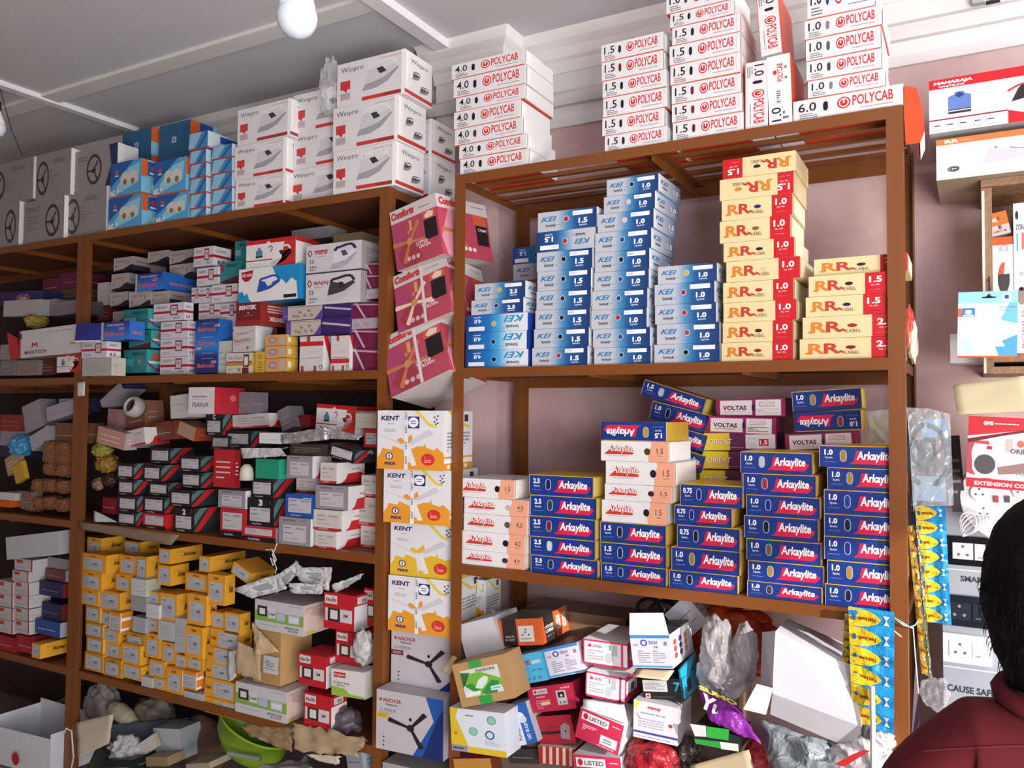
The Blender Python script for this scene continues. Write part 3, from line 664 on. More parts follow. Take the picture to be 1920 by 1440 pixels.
@design
def noble():
    a = Art('#b3202a', '#dedcde', '#b3202a')
    a.R('F', .04, .7, .4, .24, '#cfc6c4'); a.T('F', 'n', .08, .76, .1, .1, '#3a3438'); a.E('F', .215, .8, .03, .035, '#b3202a', 3); a.T('F', 'ble', .26, .76, .14, .14, '#3a3438')
    a.R('F', .05, .22, .88, .36, '#c8bfbc'); a.R('F', .14, .22, .4, .36, '#2a2628', 2); a.R('F', .22, .28, .24, .25, '#cfc9c6', 3); a.T('F', '3M', .64, .36, .15, .1, '#3a3438')
    a.R('R', .0, .7, 1, .3, '#b3202a'); a.R('R', .15, .74, .6, .2, '#cfc6c4', 2); a.T('R', 'ble', .4, .77, .25, .12, '#3a3438')
    return [a]
@design
def roma():
    a = Art('#bcb9be', '#c7b0a8', '#c2bfc4')
    a.R('F', .0, .3, 1, .34, '#7da04a'); a.R('F', .06, .46, .2, .34, '#2c282c', 2); a.R('F', .1, .52, .12, .2, '#cfccd0', 3)
    a.R('F', .28, .42, .16, .36, '#c3c2c8', 2); a.T('F', '18M', .3, .52, .12, .08, '#5a5a60'); a.R('F', .46, .38, .17, .25, '#a9b0c4', 2); a.R('F', .7, .36, .22, .26, '#b4bace', 2); a.R('F', .72, .4, .18, .16, '#cdd0dc', 3)
    a.T('F', 'MODULAR', .64, .16, .28, .07, '#4a484e', k=3); a.T('F', 'PLATES', .7, .07, .2, .06, '#4a484e', k=3); a.tiny('F', .1, .16, .4, .04, 1, '#8a9a6a'); a.tiny('F', .72, .9, .24, .03, 1, '#77757c')
    a.P('R', [(0,.6),(.3,.9),(.7,.7),(.6,.45),(.9,.3),(.4,.1),(0,.15)], '#d6b9b0'); a.P('R', [(.3,.9),(.7,.7),(.6,.5),(.2,.65)], '#c09a94', 2); a.tiny('R', .1, .85, .5, .05, 1, '#8a7a90'); a.R('R', .12, .02, .25, .08, '#b8c02a', 3)
    return [a]
@design
def krypton():
    a = Art('#cfcdca', '#b9b5a8', '#d9d7d4'); a.P('F', [(0,0),(1,0),(1,.08),(.55,.12),(.4,.3),(0,.36)], '#8fae3e'); a.R('F', .08, .7, .36, .2, '#b82a30'); a.T('F', 'Krypton', .11, .74, .3, .11, '#e8d4d4', k=4); a.T('F', 'SS GOLD Series', .06, .46, .5, .08, '#4a484e'); a.T('F', 'OFF Box', .16, .36, .25, .07, '#4a484e')
    return [a]
@design
def listed(v=0):
    if v == 0:
        a = Art('#d0ccd2', '#bd2f58', '#e4e2e4'); a.R('F', 0, 0, .03, 1, '#bd2f58'); a.R('F', .86, 0, .05, 1, '#bd2f58'); a.R('F', 0, 0, 1, .08, '#bd2f58'); a.R('F', 0, .93, 1, .07, '#bd2f58')
        a.E('F', .15, .76, .04, .07, '#bd2f58'); a.T('F', 'LISTED', .21, .71, .22, .1, '#6a6a72'); a.tiny('F', .1, .2, .38, .42, 4, '#8a888e'); a.R('F', .66, .45, .12, .42, '#a4a6ac'); a.P('F', [(.5,.3),(.55,.55),(.66,.55),(.7,.3),(.62,.14),(.55,.14)], '#aab0b4', 2); a.R('F', .6, .66, .03, .2, '#77787e', 3)
        a.R('R', .1, .3, .7, .5, '#d8d4da'); a.R('R', .4, .35, .2, .3, '#3a383e', 2)
    else:
        a = Art('#bb2a4c', '#e3e1e3', '#e6e4e6'); a.R('F', .06, .66, .62, .26, '#d8d4d8'); a.E('F', .15, .79, .055, .1, '#b0283e', 2); a.T('F', 'LISTED', .24, .72, .4, .13, '#4a484e', k=3)
        a.R('F', .55, .12, .38, .3, '#cfd6da'); a.tiny('F', .62, .18, .2, .16, 2, '#6a6a72', 2); a.tiny('F', .12, .3, .34, .24, 4, '#e0c0c8'); a.tiny('F', .76, .8, .18, .05, 1, '#f0d8dc'); a.tiny('F', .5, .04, .4, .04, 1, '#f0d8dc')
    return [a]
@design
def listedred():
    a = Art('#a82040', '#7c1830', '#5a1424'); a.R('F', .12, .7, .32, .2, '#c8bcc0'); a.E('F', .17, .8, .03, .07, '#a82040', 2); a.T('F', 'LISTED', .22, .74, .2, .11, '#5a484e', k=3); a.T('F', 'SOCKET', .17, .56, .2, .06, '#e0c0c8'); a.tiny('F', .14, .12, .34, .36, 4, '#c88090'); a.R('F', .25, .27, .2, .12, '#c8b48a', 2)
    a.R('F', .62, .2, .22, .56, '#a9a6aa'); a.R('F', .66, .48, .14, .22, '#222024', 2); a.E('F', .73, .56, .025, .05, '#c8c4c8', 3)
    for x in (.68, .77): a.E('F', x, .3, .018, .035, '#3a383c', 3)
    a.T('F', '10 UNITS', .74, .82, .2, .06, '#e8ccd2'); return [a]
@design
def socketbox():
    a = Art('#c2552a', '#cc5c2c', '#5d5a58')
    a.R('F', .08, 0, .34, 1, '#2a2725'); a.T('F', 'MULTI', .14, .3, .2, .08, '#b8b4b0'); a.T('F', 'SOCKET', .12, .18, .24, .08, '#b8b4b0'); a.R('F', .46, .14, .36, .6, '#c2bfbc', 2)
    for x, y in ((.64,.6),(.56,.4),(.7,.4),(.62,.5)): a.E('F', x, y, .018, .035, '#3a3636', 4)
    a.tiny('F', .5, .2, .26, .1, 1, '#b06a4a', 3)
    a.P('R', [(.14,0),(.5,0),(.46,1),(.1,1)], '#2a2725'); a.T('R', 'SWITCH SOCKET', .14, .5, .3, .12, '#cfcac6'); a.T('R', '& COMBINED', .14, .34, .28, .12, '#cfcac6'); a.tiny('R', .14, .16, .28, .1, 1, '#9a9490')
    for x in (.56, .78): a.R('R', x, .25, .13, .55, '#c8c5c0', 2); a.R('R', x+.04, .35, .05, .18, '#8a8886', 3); a.E('R', x+.065, .66, .02, .05, '#6a6866', 3)
    return [a]
@design
def pandora():
    a = Art('#b08a5c', '#a07c50', '#b08a5c'); a.R('F', .12, .2, .72, .62, '#cdd0c8')
    a.P('F', [(.12,.42),(.3,.74),(.12,.78)], '#2f6a34', 2); a.P('F', [(.14,.5),(.4,.2),(.84,.3),(.84,.5),(.5,.72),(.3,.72)], '#6fae3c', 2); a.P('F', [(.14,.48),(.3,.5),(.44,.26),(.36,.24)], '#2f8a3c', 3); a.P('F', [(.44,.26),(.66,.5),(.8,.44),(.72,.2),(.5,.2)], '#2f8a3c', 3)
    a.P('F', [(.34,.38),(.42,.54),(.54,.62),(.62,.58),(.58,.46),(.46,.34)], '#d4dcda', 4); a.T('F', 'PANDORA', .42, .72, .36, .07, '#3a4a34', k=5); a.R('F', .16, .23, .26, .08, '#dfe4dc', 4); a.R('F', .62, .26, .2, .1, '#cfe0e8', 5); a.tiny('F', .64, .28, .16, .05, 1, '#4a8aa0', 6)
    t = Art(None); t.R('F', .32, .84, .24, .16, '#3c9a44', 7); t2 = Art(None); t2.R('F', .36, .0, .24, .18, '#2f9a40', 7)
    return [a, ('green_tape', t, 'strip of green tape'), ('green_tape', t2, 'strip of green tape')]
@design
def lebox():
    a = Art('#4aa6cc', '#2f86b0', '#7f92a0'); a.T('F', 'L', .28, .7, .13, .16, '#b8283a', bold=.05); a.T('F', 'E', .42, .62, .13, .16, '#b8283a', bold=.05); a.tiny('F', .6, .62, .3, .12, 2, '#e4e8ea'); a.T('F', 'LED T. BULB', .55, .38, .34, .06, '#24506a'); a.E('F', .14, .34, .18, .2, '#a08458'); a.E('F', .14, .34, .1, .12, '#6a5a48', 2)
    for x in (.36, .56, .74): a.E('F', x, .14, .05, .05, '#2a5a78'); a.E('F', x, .14, .03, .03, '#4aa6cc', 2)
    return [a]
@design
def techbox(v=0):
    a = Art('#c3bfca', '#d0ccd2', '#4a4a56'); a.R('F', 0, .9, 1, .1, '#3f78b4'); a.R('F', 0, .02, 1, .06, '#4a86b8'); a.E('F', .34, .76, .09, .1, '#3a4a9a'); a.E('F', .34, .76, .05, .06, '#c3bfca', 2); a.T('F', 'TECH', .46, .72, .22, .1, '#5a5aa0'); a.T('F', 'FR', .6, .6, .1, .07, '#b84a5a'); a.R('F', .84, .68, .08, .12, '#77757c'); a.T('F', '4+ LED', .07, .66, .12, .07, '#b84a5a')
    a.tiny('F', .16, .14, .32, .4, 6, '#8a8894'); a.tiny('F', .54, .14, .32, .4, 6, '#8a8894')
    for i in range(9): a.E('R', .2+.3*(i % 3)*.8, .3+.2*(i//3), .07, .09, ['#a0483a', '#3a3a6a', '#b98a6a'][i % 3])
    fl = Art(None); fl.b.poly([(-.5,-.004,1.0),(.5,-.004,1.0),(.36,.1,1.62),(-.5,.1,1.62)], '#dcdade'); fl.b.poly([(-.5,-.0,1.0),(-.5,.104,1.62),(.36,.104,1.62),(.5,.0,1.0)], '#c9c6cc')
    return [a] + ([('open_flap', fl, 'white flap standing open')] if v else [])
@design
def sevenbox():
    a = Art('#1b1a1d', '#2592b8', '#20262c'); a.R('F', .02, .36, .6, .55, '#b9b8ba'); a.tiny('F', .06, .45, .5, .35, 5, '#77757c', 2); a.T('F', '7', .78, .4, .16, .44, '#2a8ab0', bold=.03); a.R('F', .06, .04, .12, .22, '#c8b4b8', 2); a.E('F', .12, .15, .04, .06, '#b8283a', 3); a.tiny('F', .24, .08, .5, .06, 1, '#4a484e')
    a.R('R', .3, .2, .3, .6, '#1b1a1d'); return [a]
@design
def stanup():
    a = Art('#c6c3ca', '#a9a6ac', '#c6c3ca'); a.T('F', 'stanup', .32, .8, .3, .11, '#b8384a', bold=.04); a.P('F', [(0,.82),(.08,1),(.18,1),(.04,.78)], '#d8c03a'); a.tiny('F', .16, .66, .6, .06, 1, '#7a7880'); a.R('F', 0, .14, 1, .06, '#3a3f8a'); a.tiny('F', .1, .3, .6, .26, 4, '#9a98a2'); a.E('F', .84, .48, .05, .05, '#b8283a'); a.L('F', [(.06,.66),(.16,.54)], .02, '#a84a4a'); a.tiny('F', .06, .05, .8, .03, 1, '#6a6a8a'); return [a]
@design
def bulbbox():
    a = Art('#c9ced6', '#b8bcc4', '#c9ced6'); a.R('F', .45, 0, .55, 1, '#2458a4'); a.E('F', .45, .68, .28, .12, '#cfd8de', 2); a.E('F', .62, .6, .18, .09, '#bcc8d2', 3); a.T('F', 'POWER', .14, .12, .2, .34, '#4a3a2a', rot=90); a.T('F', 'LED BULB', .6, .1, .16, .4, '#d8dde6', rot=90); return [a]
@design
def tubebox():
    a = Art('#d0d4dc', '#c8ccd4', '#d0d4dc'); a.P('F', [(0,0),(0,1),(.16,1),(.1,.8),(.34,.06)], '#d2b22c'); a.R('F', .32, 0, .68, .14, '#d2b22c', 2); a.R('F', 0, 0, .3, .14, '#8a8aa0', 3); a.tiny('F', .03, .03, .2, .08, 1, '#2a2a5a', 4)
    for x, y, c in ((.42,.5,'#7aa894'), (.76,.8,'#5aa08a'), (.72,.46,'#2a4a8a')): a.E('F', x, y, .085, .1, c, 3); a.E('F', x, y, .06, .072, '#b8d4d8' if c == '#2a4a8a' else '#92bca4', 4)
    a.tiny('F', .62, .22, .26, .12, 3, '#a8adb8'); a.tiny('F', .28, .82, .16, .06, 1, '#6a7a6a'); a.R('F', .06, .38, .06, .08, '#a88a2a', 2); return [a]
@design
def redwhite(v=0):
    a = Art('#9c2030', '#6a1420', '#8a1c2a'); a.R('F', 0, .36, .7, .1, '#2a1a1e'); a.P('F', [(.62,.2),(.66,.62),(.8,.74),(.92,.6),(.86,.14)], '#8a7a80', 2); a.T('F', 'LUCCO', .3, .56, .26, .06, '#6a1420'); a.E('F', .78, .44, .025, .04, '#2a1a1e', 3); return [a]
@design
def stripedred():
    a = Art('#9a2a26', '#7a1c1c', '#c8b8a8')
    for i in range(5): a.P('F', [(.1+i*.18,0),(.18+i*.18,0),(.22+i*.18,1),(.14+i*.18,1)], '#c8b4a4')
    return [a]
@design
def maharaja():
    a = Art('#d4d3d4', '#a82028', '#c4c0c0')
    a.P('F', [(0,.82),(1,.82),(1,1),(0,1)], '#bd1c24'); a.P('F', [(.48,0),(1,0),(1,.4),(.62,.12),(.48,.24)], '#c01c24'); a.P('F', [(.8,.82),(1,.72),(1,.5),(.9,.8)], '#c01c24', 2)
    a.T('F', 'MAHARAJA', .03, .88, .24, .07, '#f4f0f0', bold=.05, k=4, shear=.1); a.T('F', 'WHITELINE', .06, .835, .16, .035, '#f4f0f0', k=4)
    a.P('F', [(.12,.4),(.26,.4),(.26,.64),(.22,.68),(.22,.72),(.16,.72),(.16,.68),(.12,.64)], '#5a74b0', 2); a.R('F', .12, .32, .14, .08, '#2a2638', 2); a.R('F', .12, .36, .14, .02, '#c8c4d0', 3); a.P('F', [(.16,.66),(.19,.6),(.22,.66),(.19,.72)], '#2a3a74', 3)
    a.P('F', [(.46,.3),(.62,.3),(1,.5),(1,.62),(.8,.5),(.5,.36)], '#d0cecf', 3); a.P('F', [(.5,.38),(.8,.52),(1,.62),(1,.9),(.86,.86),(.66,.64),(.56,.66),(.54,.6)], '#2a2426', 4); a.P('F', [(.62,.52),(.8,.56),(.96,.7),(.9,.74),(.66,.64)], '#c8503a', 5)
    a.L('F', [(.48,.58),(.54,.66),(.74,.76),(.94,.9)], .03, '#b03034', 5, asp=1.8)
    a.R('F', 0, .225, .48, .025, '#8a1f34', 3)
    for i, x in enumerate((.05, .13, .21, .3, .38)): a.E('F', x, .13, .032, .065, '#b4b2b4', 3); a.E('F', x, .13, .028, .057, '#efeeee', 4); a.tiny('F', x-.02, .1, .04, .05, 1, '#4a484c', 5); a.tiny('F', x-.025, .03, .05, .02, 1, '#9a989c', 5)
    a.T('F', 'classic', .82, .2, .16, .05, '#f4e4e4', k=4); a.T('F', 'Dry Iron', .82, .11, .16, .05, '#f4e4e4', k=4)
    return [a]
@design
def rriron():
    a = Art('#d4d3d6', '#9a8672', '#a8957f'); a.R('F', 0, .85, 1, .15, '#d8703c'); a.T('F', 'RR', .06, .88, .1, .08, '#f4ece8', bold=.05, k=4); a.tiny('F', .16, .91, .08, .02, 1, '#f0c8b8', 4)
    a.iron('F', .27, .14, .58, .6, '#c9bbe2', '#dcd8ea', '#cfc6e8', '#d8d4e0'); a.L('F', [(.5,.6),(.56,.54),(.64,.56)], .015, '#5a4a68', 6, asp=2)
    a.E('F', .12, .24, .045, .075, '#77757c'); a.R('F', .1, .2, .05, .08, '#2c2a2e', 3); a.T('F', '24', .105, .22, .035, .04, '#efeef0', k=5); a.T('F', 'P', .95, .32, .03, .06, '#8a888c'); return [a]
@design
def lampbox(v=0):
    if v == 0: a = Art('#c96a2c', '#9a8f86', '#d8d4d2'); a.R('F', 0, 0, 1, .42, '#b9b2ae'); a.T('F', 'SAMTO', .2, .1, .45, .1, '#a85048'); a.E('F', .76, .15, .06, .05, '#a85048'); a.E('F', .55, .34, .1, .1, '#8a868a'); a.E('F', .4, .68, .16, .1, '#d8b8a4'); a.E('F', .55, .72, .08, .09, '#8a4a2a', 2)
    else:
        a = Art('#eceaea', '#c9c5c2', '#c2beba'); a.P('F', [(0,0),(1,0),(1,.34),(.78,.34),(.78,.16),(.26,.16),(.26,.36),(0,.36)], '#d98e34'); a.R('F', .26, .14, .52, .38, '#ddd9b8', 2); a.tiny('F', .34, .2, .34, .2, 3, '#8a8a70', 3); a.E('F', .52, .64, .23, .13, '#3a3638', 3); a.E('F', .52, .68, .2, .1, '#d0503a', 4, a0=0, a1=180); a.P('F', [(.52,.68),(.72,.68),(.66,.76),(.58,.79)], '#e4dcc8', 5); a.T('F', 'SANTOR', .32, .87, .4, .06, '#9a8a9a')
        a.R('F', 0, .93, 1, .07, '#c0542a', 2)
    return [a]
@design
def hvbox():
    a = Art('#e9e8ea', '#c2c0c2'); a.E('F', .14, .92, .07, .03, '#2a282c'); a.T('F', 'SYSKA', .1, .82, .4, .04, '#3a383c'); a.R('F', .12, .68, .06, .12, '#3a98a8'); a.R('F', .32, .69, .2, .11, '#c86a64'); a.tiny('F', .2, .4, .4, .2, 4, '#a8a6aa'); a.T('F', 'BONUS', .28, .03, .14, .26, '#b86a90', rot=90); a.E('F', .3, .38, .2, .06, '#8a7a6a'); return [a]
@design
def extcord():
    a = Art('#e4dcdc', '#c0b6b2', '#cfc4ae'); a.P('F', [(0,.72),(.3,.76),(1,.86),(1,1),(0,1)], '#b81c26'); a.P('F', [(0,.66),(.3,.66),(.4,.45),(.36,.1),(0,.2)], '#b04048', 1); a.P('F', [(0,.62),(.5,.74),(1,.84),(1,.87),(.5,.78),(0,.68)], '#6a1018', 3)
    a.R('F', 0, 0, 1, .13, '#c01c26', 4); a.T('F', 'EXTENSION CORD', .12, .035, .86, .055, '#f4ecec', bold=.03, k=6); a.T('F', 'GVG', .22, .88, .14, .055, '#f2eeee', bold=.06, k=6); a.tiny('F', .38, .89, .36, .03, 1, '#f0d0d0', 6)
    a.P('F', [(.06,.5),(.1,.62),(.4,.6),(.46,.5),(.44,.26),(.36,.14),(.14,.14),(.08,.26)], '#d6d4dc', 5); a.E('F', .26, .33, .155, .14, '#4a4448', 6); a.R('F', .12, .53, .2, .05, '#c8c4cc', 6); a.R('F', .28, .54, .08, .05, '#b02a34', 7)
    a.T('F', 'ORIENT', .62, .5, .36, .07, '#4a4a50', k=6); a.E('F', .76, .64, .05, .05, '#c8604a', 5); a.R('F', .55, .52, .1, .18, '#c8a49c', 3); a.P('F', [(.44,.3),(.9,.4),(.9,.24),(.46,.2)], '#8a6a66', 3); a.T('F', 'HEE', .72, .2, .2, .05, '#8aa09a', k=6)
    return [a]
@design
def bellpack():
    a = Art('#dfe8ee', '#9ccbe6', '#8cc4e4'); a.R('F', 0, .82, 1, .18, '#8cc6e8'); a.slot('F', .4, .895, .24, .028, '#22202a', 3); a.P('F', [(.46,.91),(.52,.97),(.58,.91)], '#22202a', 3)
    a.R('F', .74, .84, .15, .12, '#e8f0f4', 3); a.R('F', .78, .88, .07, .06, '#2238a0', 4)
    a.P('F', [(.72,.56),(.86,.82),(1,.82),(1,.5)], '#6ab2de', 2); a.P('F', [(.62,.2),(1,.34),(1,.0),(.7,.0)], '#4a98d0', 2); a.P('F', [(.3,.8),(.7,.8),(.76,.6),(.4,.66)], '#bcdcea', 2); a.P('F', [(.0,.15),(.24,.36),(.26,.04),(0,.04)], '#b4cfe2', 2)
    a.R('F', 0, .62, .07, .13, '#d0603c', 3); a.R('F', .07, .62, .22, .13, '#2a78c0', 3); a.E('F', .18, .69, .06, .035, '#e8f0f4', 4); a.R('F', .09, .63, .18, .02, '#e8f0f4', 4)
    a.P('F', [(.22,.16),(.27,.24),(.28,.56),(.38,.62),(.5,.66),(.62,.62),(.74,.56),(.75,.24),(.8,.16)], '#eeedf0', 4)
    for i in range(9): a.R('F', .33, .24+i*.03, .36, .006, '#dcdbe0', 5)
    a.T('F', 'Ding Dong', .7, .74, .26, .03, '#4a6a80', k=6); a.tiny('F', .7, .7, .22, .02, 1, '#6a8aa0', 6); a.R('F', 0, 0, 1, .02, '#c8603a', 5)
    return [a]

@design
def maxitech():
    a = Art('#c6c3c5', '#b0adb0', '#94897a'); a.T('F', 'MAXITECH', .1, .12, .36, .13, '#5a3038', bold=.02); a.L('F', [(.22,.34),(.235,.52),(.265,.4),(.295,.52),(.31,.34)], .05, '#a82a30', asp=2.5); a.R('F', 0, 0, .03, 1, '#b8383c'); a.R('F', .0, .7, .05, .2, '#3a3034', 3); a.tiny('F', .46, .82, .4, .05, 1, '#9a8a8c'); a.tiny('F', .84, .3, .1, .1, 1, '#6a686c'); return [a]
@design
def giftbox():
    a = Art('#24265c', '#1e2048', '#2a2c66'); a.E('F', .55, .5, .17, .32, '#a02a34', n=24); a.E('F', .55, .5, .15, .27, '#c8c0c4', 2, n=24); a.E('F', .55, .5, .14, .25, '#8a2430', 3, n=24); a.T('F', 'Gift', .45, .38, .2, .24, '#d8ccd0', bold=.05, k=5); return [a]
# ================================================================ the room
ZC = 2.94; YW = .5
WALL = mat('#b08f8e', .8, noise_amt=.16, scale=18, bump=.15)
WHITEWALL = mat('#dcd8d6', .8, noise_amt=.10, scale=14, bump=.1)
CEIL = mat('#c7c8cb', .85, noise_amt=.05, scale=8)
def wallpaint():
    m = bpy.data.materials.new('old_pink_distemper'); m.use_nodes = True; nt = m.node_tree; b = nt.nodes['Principled BSDF']
    tc = nt.nodes.new('ShaderNodeTexCoord'); n = nt.nodes.new('ShaderNodeTexNoise'); n.inputs['Scale'].default_value = 3.5; n.inputs['Detail'].default_value = 6; n.inputs['Roughness'].default_value = .65
    cr = nt.nodes.new('ShaderNodeValToRGB'); e = cr.color_ramp.elements; e[0].position = .34; e[0].color = lin('#bd9a98')+[1]; e[1].position = .66; e[1].color = lin('#cfb2b0')+[1]
    v = nt.nodes.new('ShaderNodeTexNoise'); v.inputs['Scale'].default_value = 28; v.inputs['Detail'].default_value = 2
    c2 = nt.nodes.new('ShaderNodeValToRGB'); c2.color_ramp.elements[0].position = .70; c2.color_ramp.elements[0].color = (1,1,1,1); c2.color_ramp.elements[1].position = .76; c2.color_ramp.elements[1].color = (.45,.4,.42,1)
    mx = nt.nodes.new('ShaderNodeMix'); mx.data_type = 'RGBA'; mx.blend_type = 'MULTIPLY'; mx.inputs['Factor'].default_value = .6
    bp = nt.nodes.new('ShaderNodeBump'); bp.inputs['Strength'].default_value = .25; bp.inputs['Distance'].default_value = .01
    for t in (n, v): nt.links.new(tc.outputs['Object'], t.inputs['Vector'])
    nt.links.new(n.outputs['Fac'], cr.inputs[0]); nt.links.new(v.outputs['Fac'], c2.inputs[0]); nt.links.new(cr.outputs[0], mx.inputs['A']); nt.links.new(c2.outputs[0], mx.inputs['B'])
    nt.links.new(mx.outputs['Result'], b.inputs['Base Color']); nt.links.new(n.outputs['Fac'], bp.inputs['Height']); nt.links.new(bp.outputs['Normal'], b.inputs['Normal'])
    b.inputs['Roughness'].default_value = .75; return m
WP = wallpaint()
def struct(name, bxs, m):
    b = MB()
    for q in bxs: b.box(q[0], q[1], m)
    return link(name, b.mesh(name), kind='structure')
struct('floor', [((-6.2, -3.3, -.1), (2.8, .62, 0))], mat('#8d8780', .6, noise_amt=.12, scale=10))
struct('ceiling', [((-6.2, -3.3, ZC), (2.8, .62, ZC+.12))], CEIL)
struct('wall_back', [((-6.2, YW, 0), (2.8, YW+.12, 2.61)), ((-1.77, .38, 0), (-1.50, YW, 2.61))], WP)
struct('wall_back_upper', [((-6.2, YW-.006, 2.61), (2.8, YW+.12, ZC)), ((-1.776, .374, 2.61), (-1.494, YW, ZC))], WHITEWALL)
struct('wall_left', [((-6.2, -3.3, 0), (-6.08, YW, ZC))], WP)
struct('wall_right', [((2.68, -3.3, 0), (2.8, -1.78, ZC)), ((2.68, -1.78, 2.22), (2.8, -1.22, ZC)), ((2.68, -1.22, 0), (2.8, -.5, ZC)), ((2.68, -.5, 0), (2.8, .25, 2.28)), ((2.68, -.5, 2.76), (2.8, .25, ZC)), ((2.68, .25, 0), (2.8, YW, ZC))], WP)  # unseen wall; both gaps added to admit the sun patch and side light
DX0, DX1, DZ = .55, 2.62, 2.16
struct('wall_front', [((-6.2, -3.42, 0), (DX0, -3.3, ZC)), ((DX1, -3.42, 0), (2.8, -3.3, ZC)), ((DX0, -3.42, DZ), (DX1, -3.3, ZC))], WP)
# cornice, stepped, following the pier
def prof_run(name, prof, pts, m):
    """prof: (out, z) polyline; pts: plan polyline of the wall face with outward normals handled by mitre"""
    b = MB(); rows = []
    for i, p in enumerate(pts):
        p = Vector(p); d0 = (p-Vector(pts[i-1])).normalized() if i else None; d1 = (Vector(pts[i+1])-p).normalized() if i < len(pts)-1 else None
        ns = [Vector((d.y, -d.x)) for d in (d0, d1) if d]
        n = sum(ns, Vector((0, 0))); 
        if len(ns) == 2: n = n/(1+ns[0].dot(ns[1]))
        rows.append([(p.x+n.x*o, p.y+n.y*o, z) for o, z in prof])
    k = len(prof)
    for a, c in zip(rows[:-1], rows[1:]):
        for j in range(k-1): b.poly([a[j], c[j], c[j+1], a[j+1]], m)
    return link(name, b.mesh(name), kind='structure')
plan = [(-6.08, YW), (-1.77, YW), (-1.77, .38), (-1.50, .38), (-1.50, YW), (2.68, YW)]
CM = mat('#dedad7', .7, noise_amt=.05)
prof_run('trim_1', [(0, 2.80), (.012, 2.80), (.016, 2.84), (.03, 2.85), (.034, 2.885), (.058, 2.905), (.062, 2.925), (.07, 2.94)], plan, CM)
prof_run('trim_2', [(0, 2.675), (.028, 2.675), (.034, 2.69), (.034, 2.715), (.02, 2.728), (0, 2.732)], plan, mat('#d2cccb', .75, noise_amt=.08))
prof_run('trim_3', [(0, 2.60), (.012, 2.60), (.012, 2.63), (0, 2.635)], plan, mat('#d6d0cf', .75, noise_amt=.08))
# ceiling battens
BT = mat('#d9d8d3', .7, noise_amt=.04); c1 = unz(107, 190, ZC); t2 = unz(778, 42, ZC)
ya, yb_ = unz(300, 113, ZC-.012).y, unz(300, 137, ZC-.012).y
struct('trim_4', [((-6.08, min(ya, yb_), ZC-.014), (c1.x-.02, max(ya, yb_), ZC)), ((c1.x+.02, min(ya, yb_), ZC-.014), (t2.x-.05, max(ya, yb_), ZC))], BT)
BW = mat('#e4e2e6', .5, noise_amt=.03)
struct('trim_5', [((c1.x-.022, -3.3, ZC-.022), (c1.x+.022, .4, ZC))], BW)
struct('trim_6', [((t2.x-.03, -3.3, ZC-.03), (t2.x+.03, .37, ZC))], BW)
# ---------------------------------------------------------------- steel racks
ST = mat('#75421a', .38, noise_amt=.12, scale=14, spec=.5, bump=.05); STD = mat('#6b3a22', .6, noise_amt=.15)
Z4, Z3, Z2, Z1 = .455, 1.080, 1.696, 2.314
def rack(name, x0, x1, levels, label, ldir, rdir, depth=.44, open_top=False, back=False):
    """ldir / rdir: on which side of each end post its side flange stands"""
    r = root(name, ((x0+x1)/2, depth/2, 0), label, 'shelving rack')
    pw = .038
    for x, sd in ((x0, ldir), (x1-pw, rdir)):
        for yf in (0, depth):
            b = MB(); zt = levels[0]
            xs = x if sd < 0 else x+pw-.003
            if yf == 0: b.box((x, 0, 0), (x+pw, .003, zt), ST); b.box((xs, .003, 0), (xs+.003, pw, zt), ST)
            else: b.box((x, depth-.003, 0), (x+pw, depth, zt), ST); b.box((xs, depth-pw, 0), (xs+.003, depth-.003, zt), ST)
            build(b, 'post', r)
    for i, z in enumerate(levels):
        hh = .030
        b = MB(); b.box((x0+pw, -.0015, z-hh), (x1-pw, .0015, z), ST); b.box((x0+pw, .0015, z-.003), (x1-pw, .03, z-.0003), ST); build(b, 'front_beam', r)
        b = MB(); b.box((x0+pw, depth-.006, z-hh-.02), (x1-pw, depth-.003, z), ST); build(b, 'rear_beam', r)
        for x in (x0+.004, x1-.008):
            b = MB(); b.box((x, pw, z-hh), (x+.003, depth-pw, z-.003), ST); build(b, 'side_rail', r)
        if i == 0 and open_top:
            for y in (.10, .19, .28, .36): 
                b = MB(); b.box((x0+.01, y, z-.016), (x1-.01, y+.018, z-.004), ST); build(b, 'crossbar', r)
            xm = un(1221, 300, .0).x; b = MB(); b.box((xm, .004, z-.046), (xm+.003, depth-.01, z-.016), ST); b.box((xm, .004, z-.019), (xm+.03, depth-.01, z-.016), ST); build(b, 'cross_brace', r)
        else:
            b = MB(); b.box((x0+.008, .0305, z-.014), (x1-.008, depth-.008, z), STD); build(b, 'shelf_board', r)
            for f in (.36, .7):
                xm = x0+(x1-x0)*f; b = MB(); b.box((xm, .004, z-.035), (xm+.02, depth-.01, z-.0145), ST); build(b, 'cross_brace', r)
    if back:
        b = MB(); b.box((x0+.04, depth+.001, .02), (x1-.04, depth+.006, levels[0]-.05), mat('#33272a', .8, noise_amt=.15)); build(b, 'back_or_shade_panel', r)  # added dark sheet hiding the wall; puts the deep shelf shade into its colour
    return r
rack('steel_rack', -1.440, -.141, [Z1, Z2, Z3, Z4], 'orange brown steel rack right of the fan cartons, holding the cable boxes', -1, 1, open_top=True)
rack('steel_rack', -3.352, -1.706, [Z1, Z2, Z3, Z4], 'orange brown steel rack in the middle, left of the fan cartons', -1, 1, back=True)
rack('steel_rack', -5.0, -3.358, [Z1, Z2, Z3, Z4], 'dark orange brown steel rack cut off by the left edge of the photo', -1, 1, back=True)
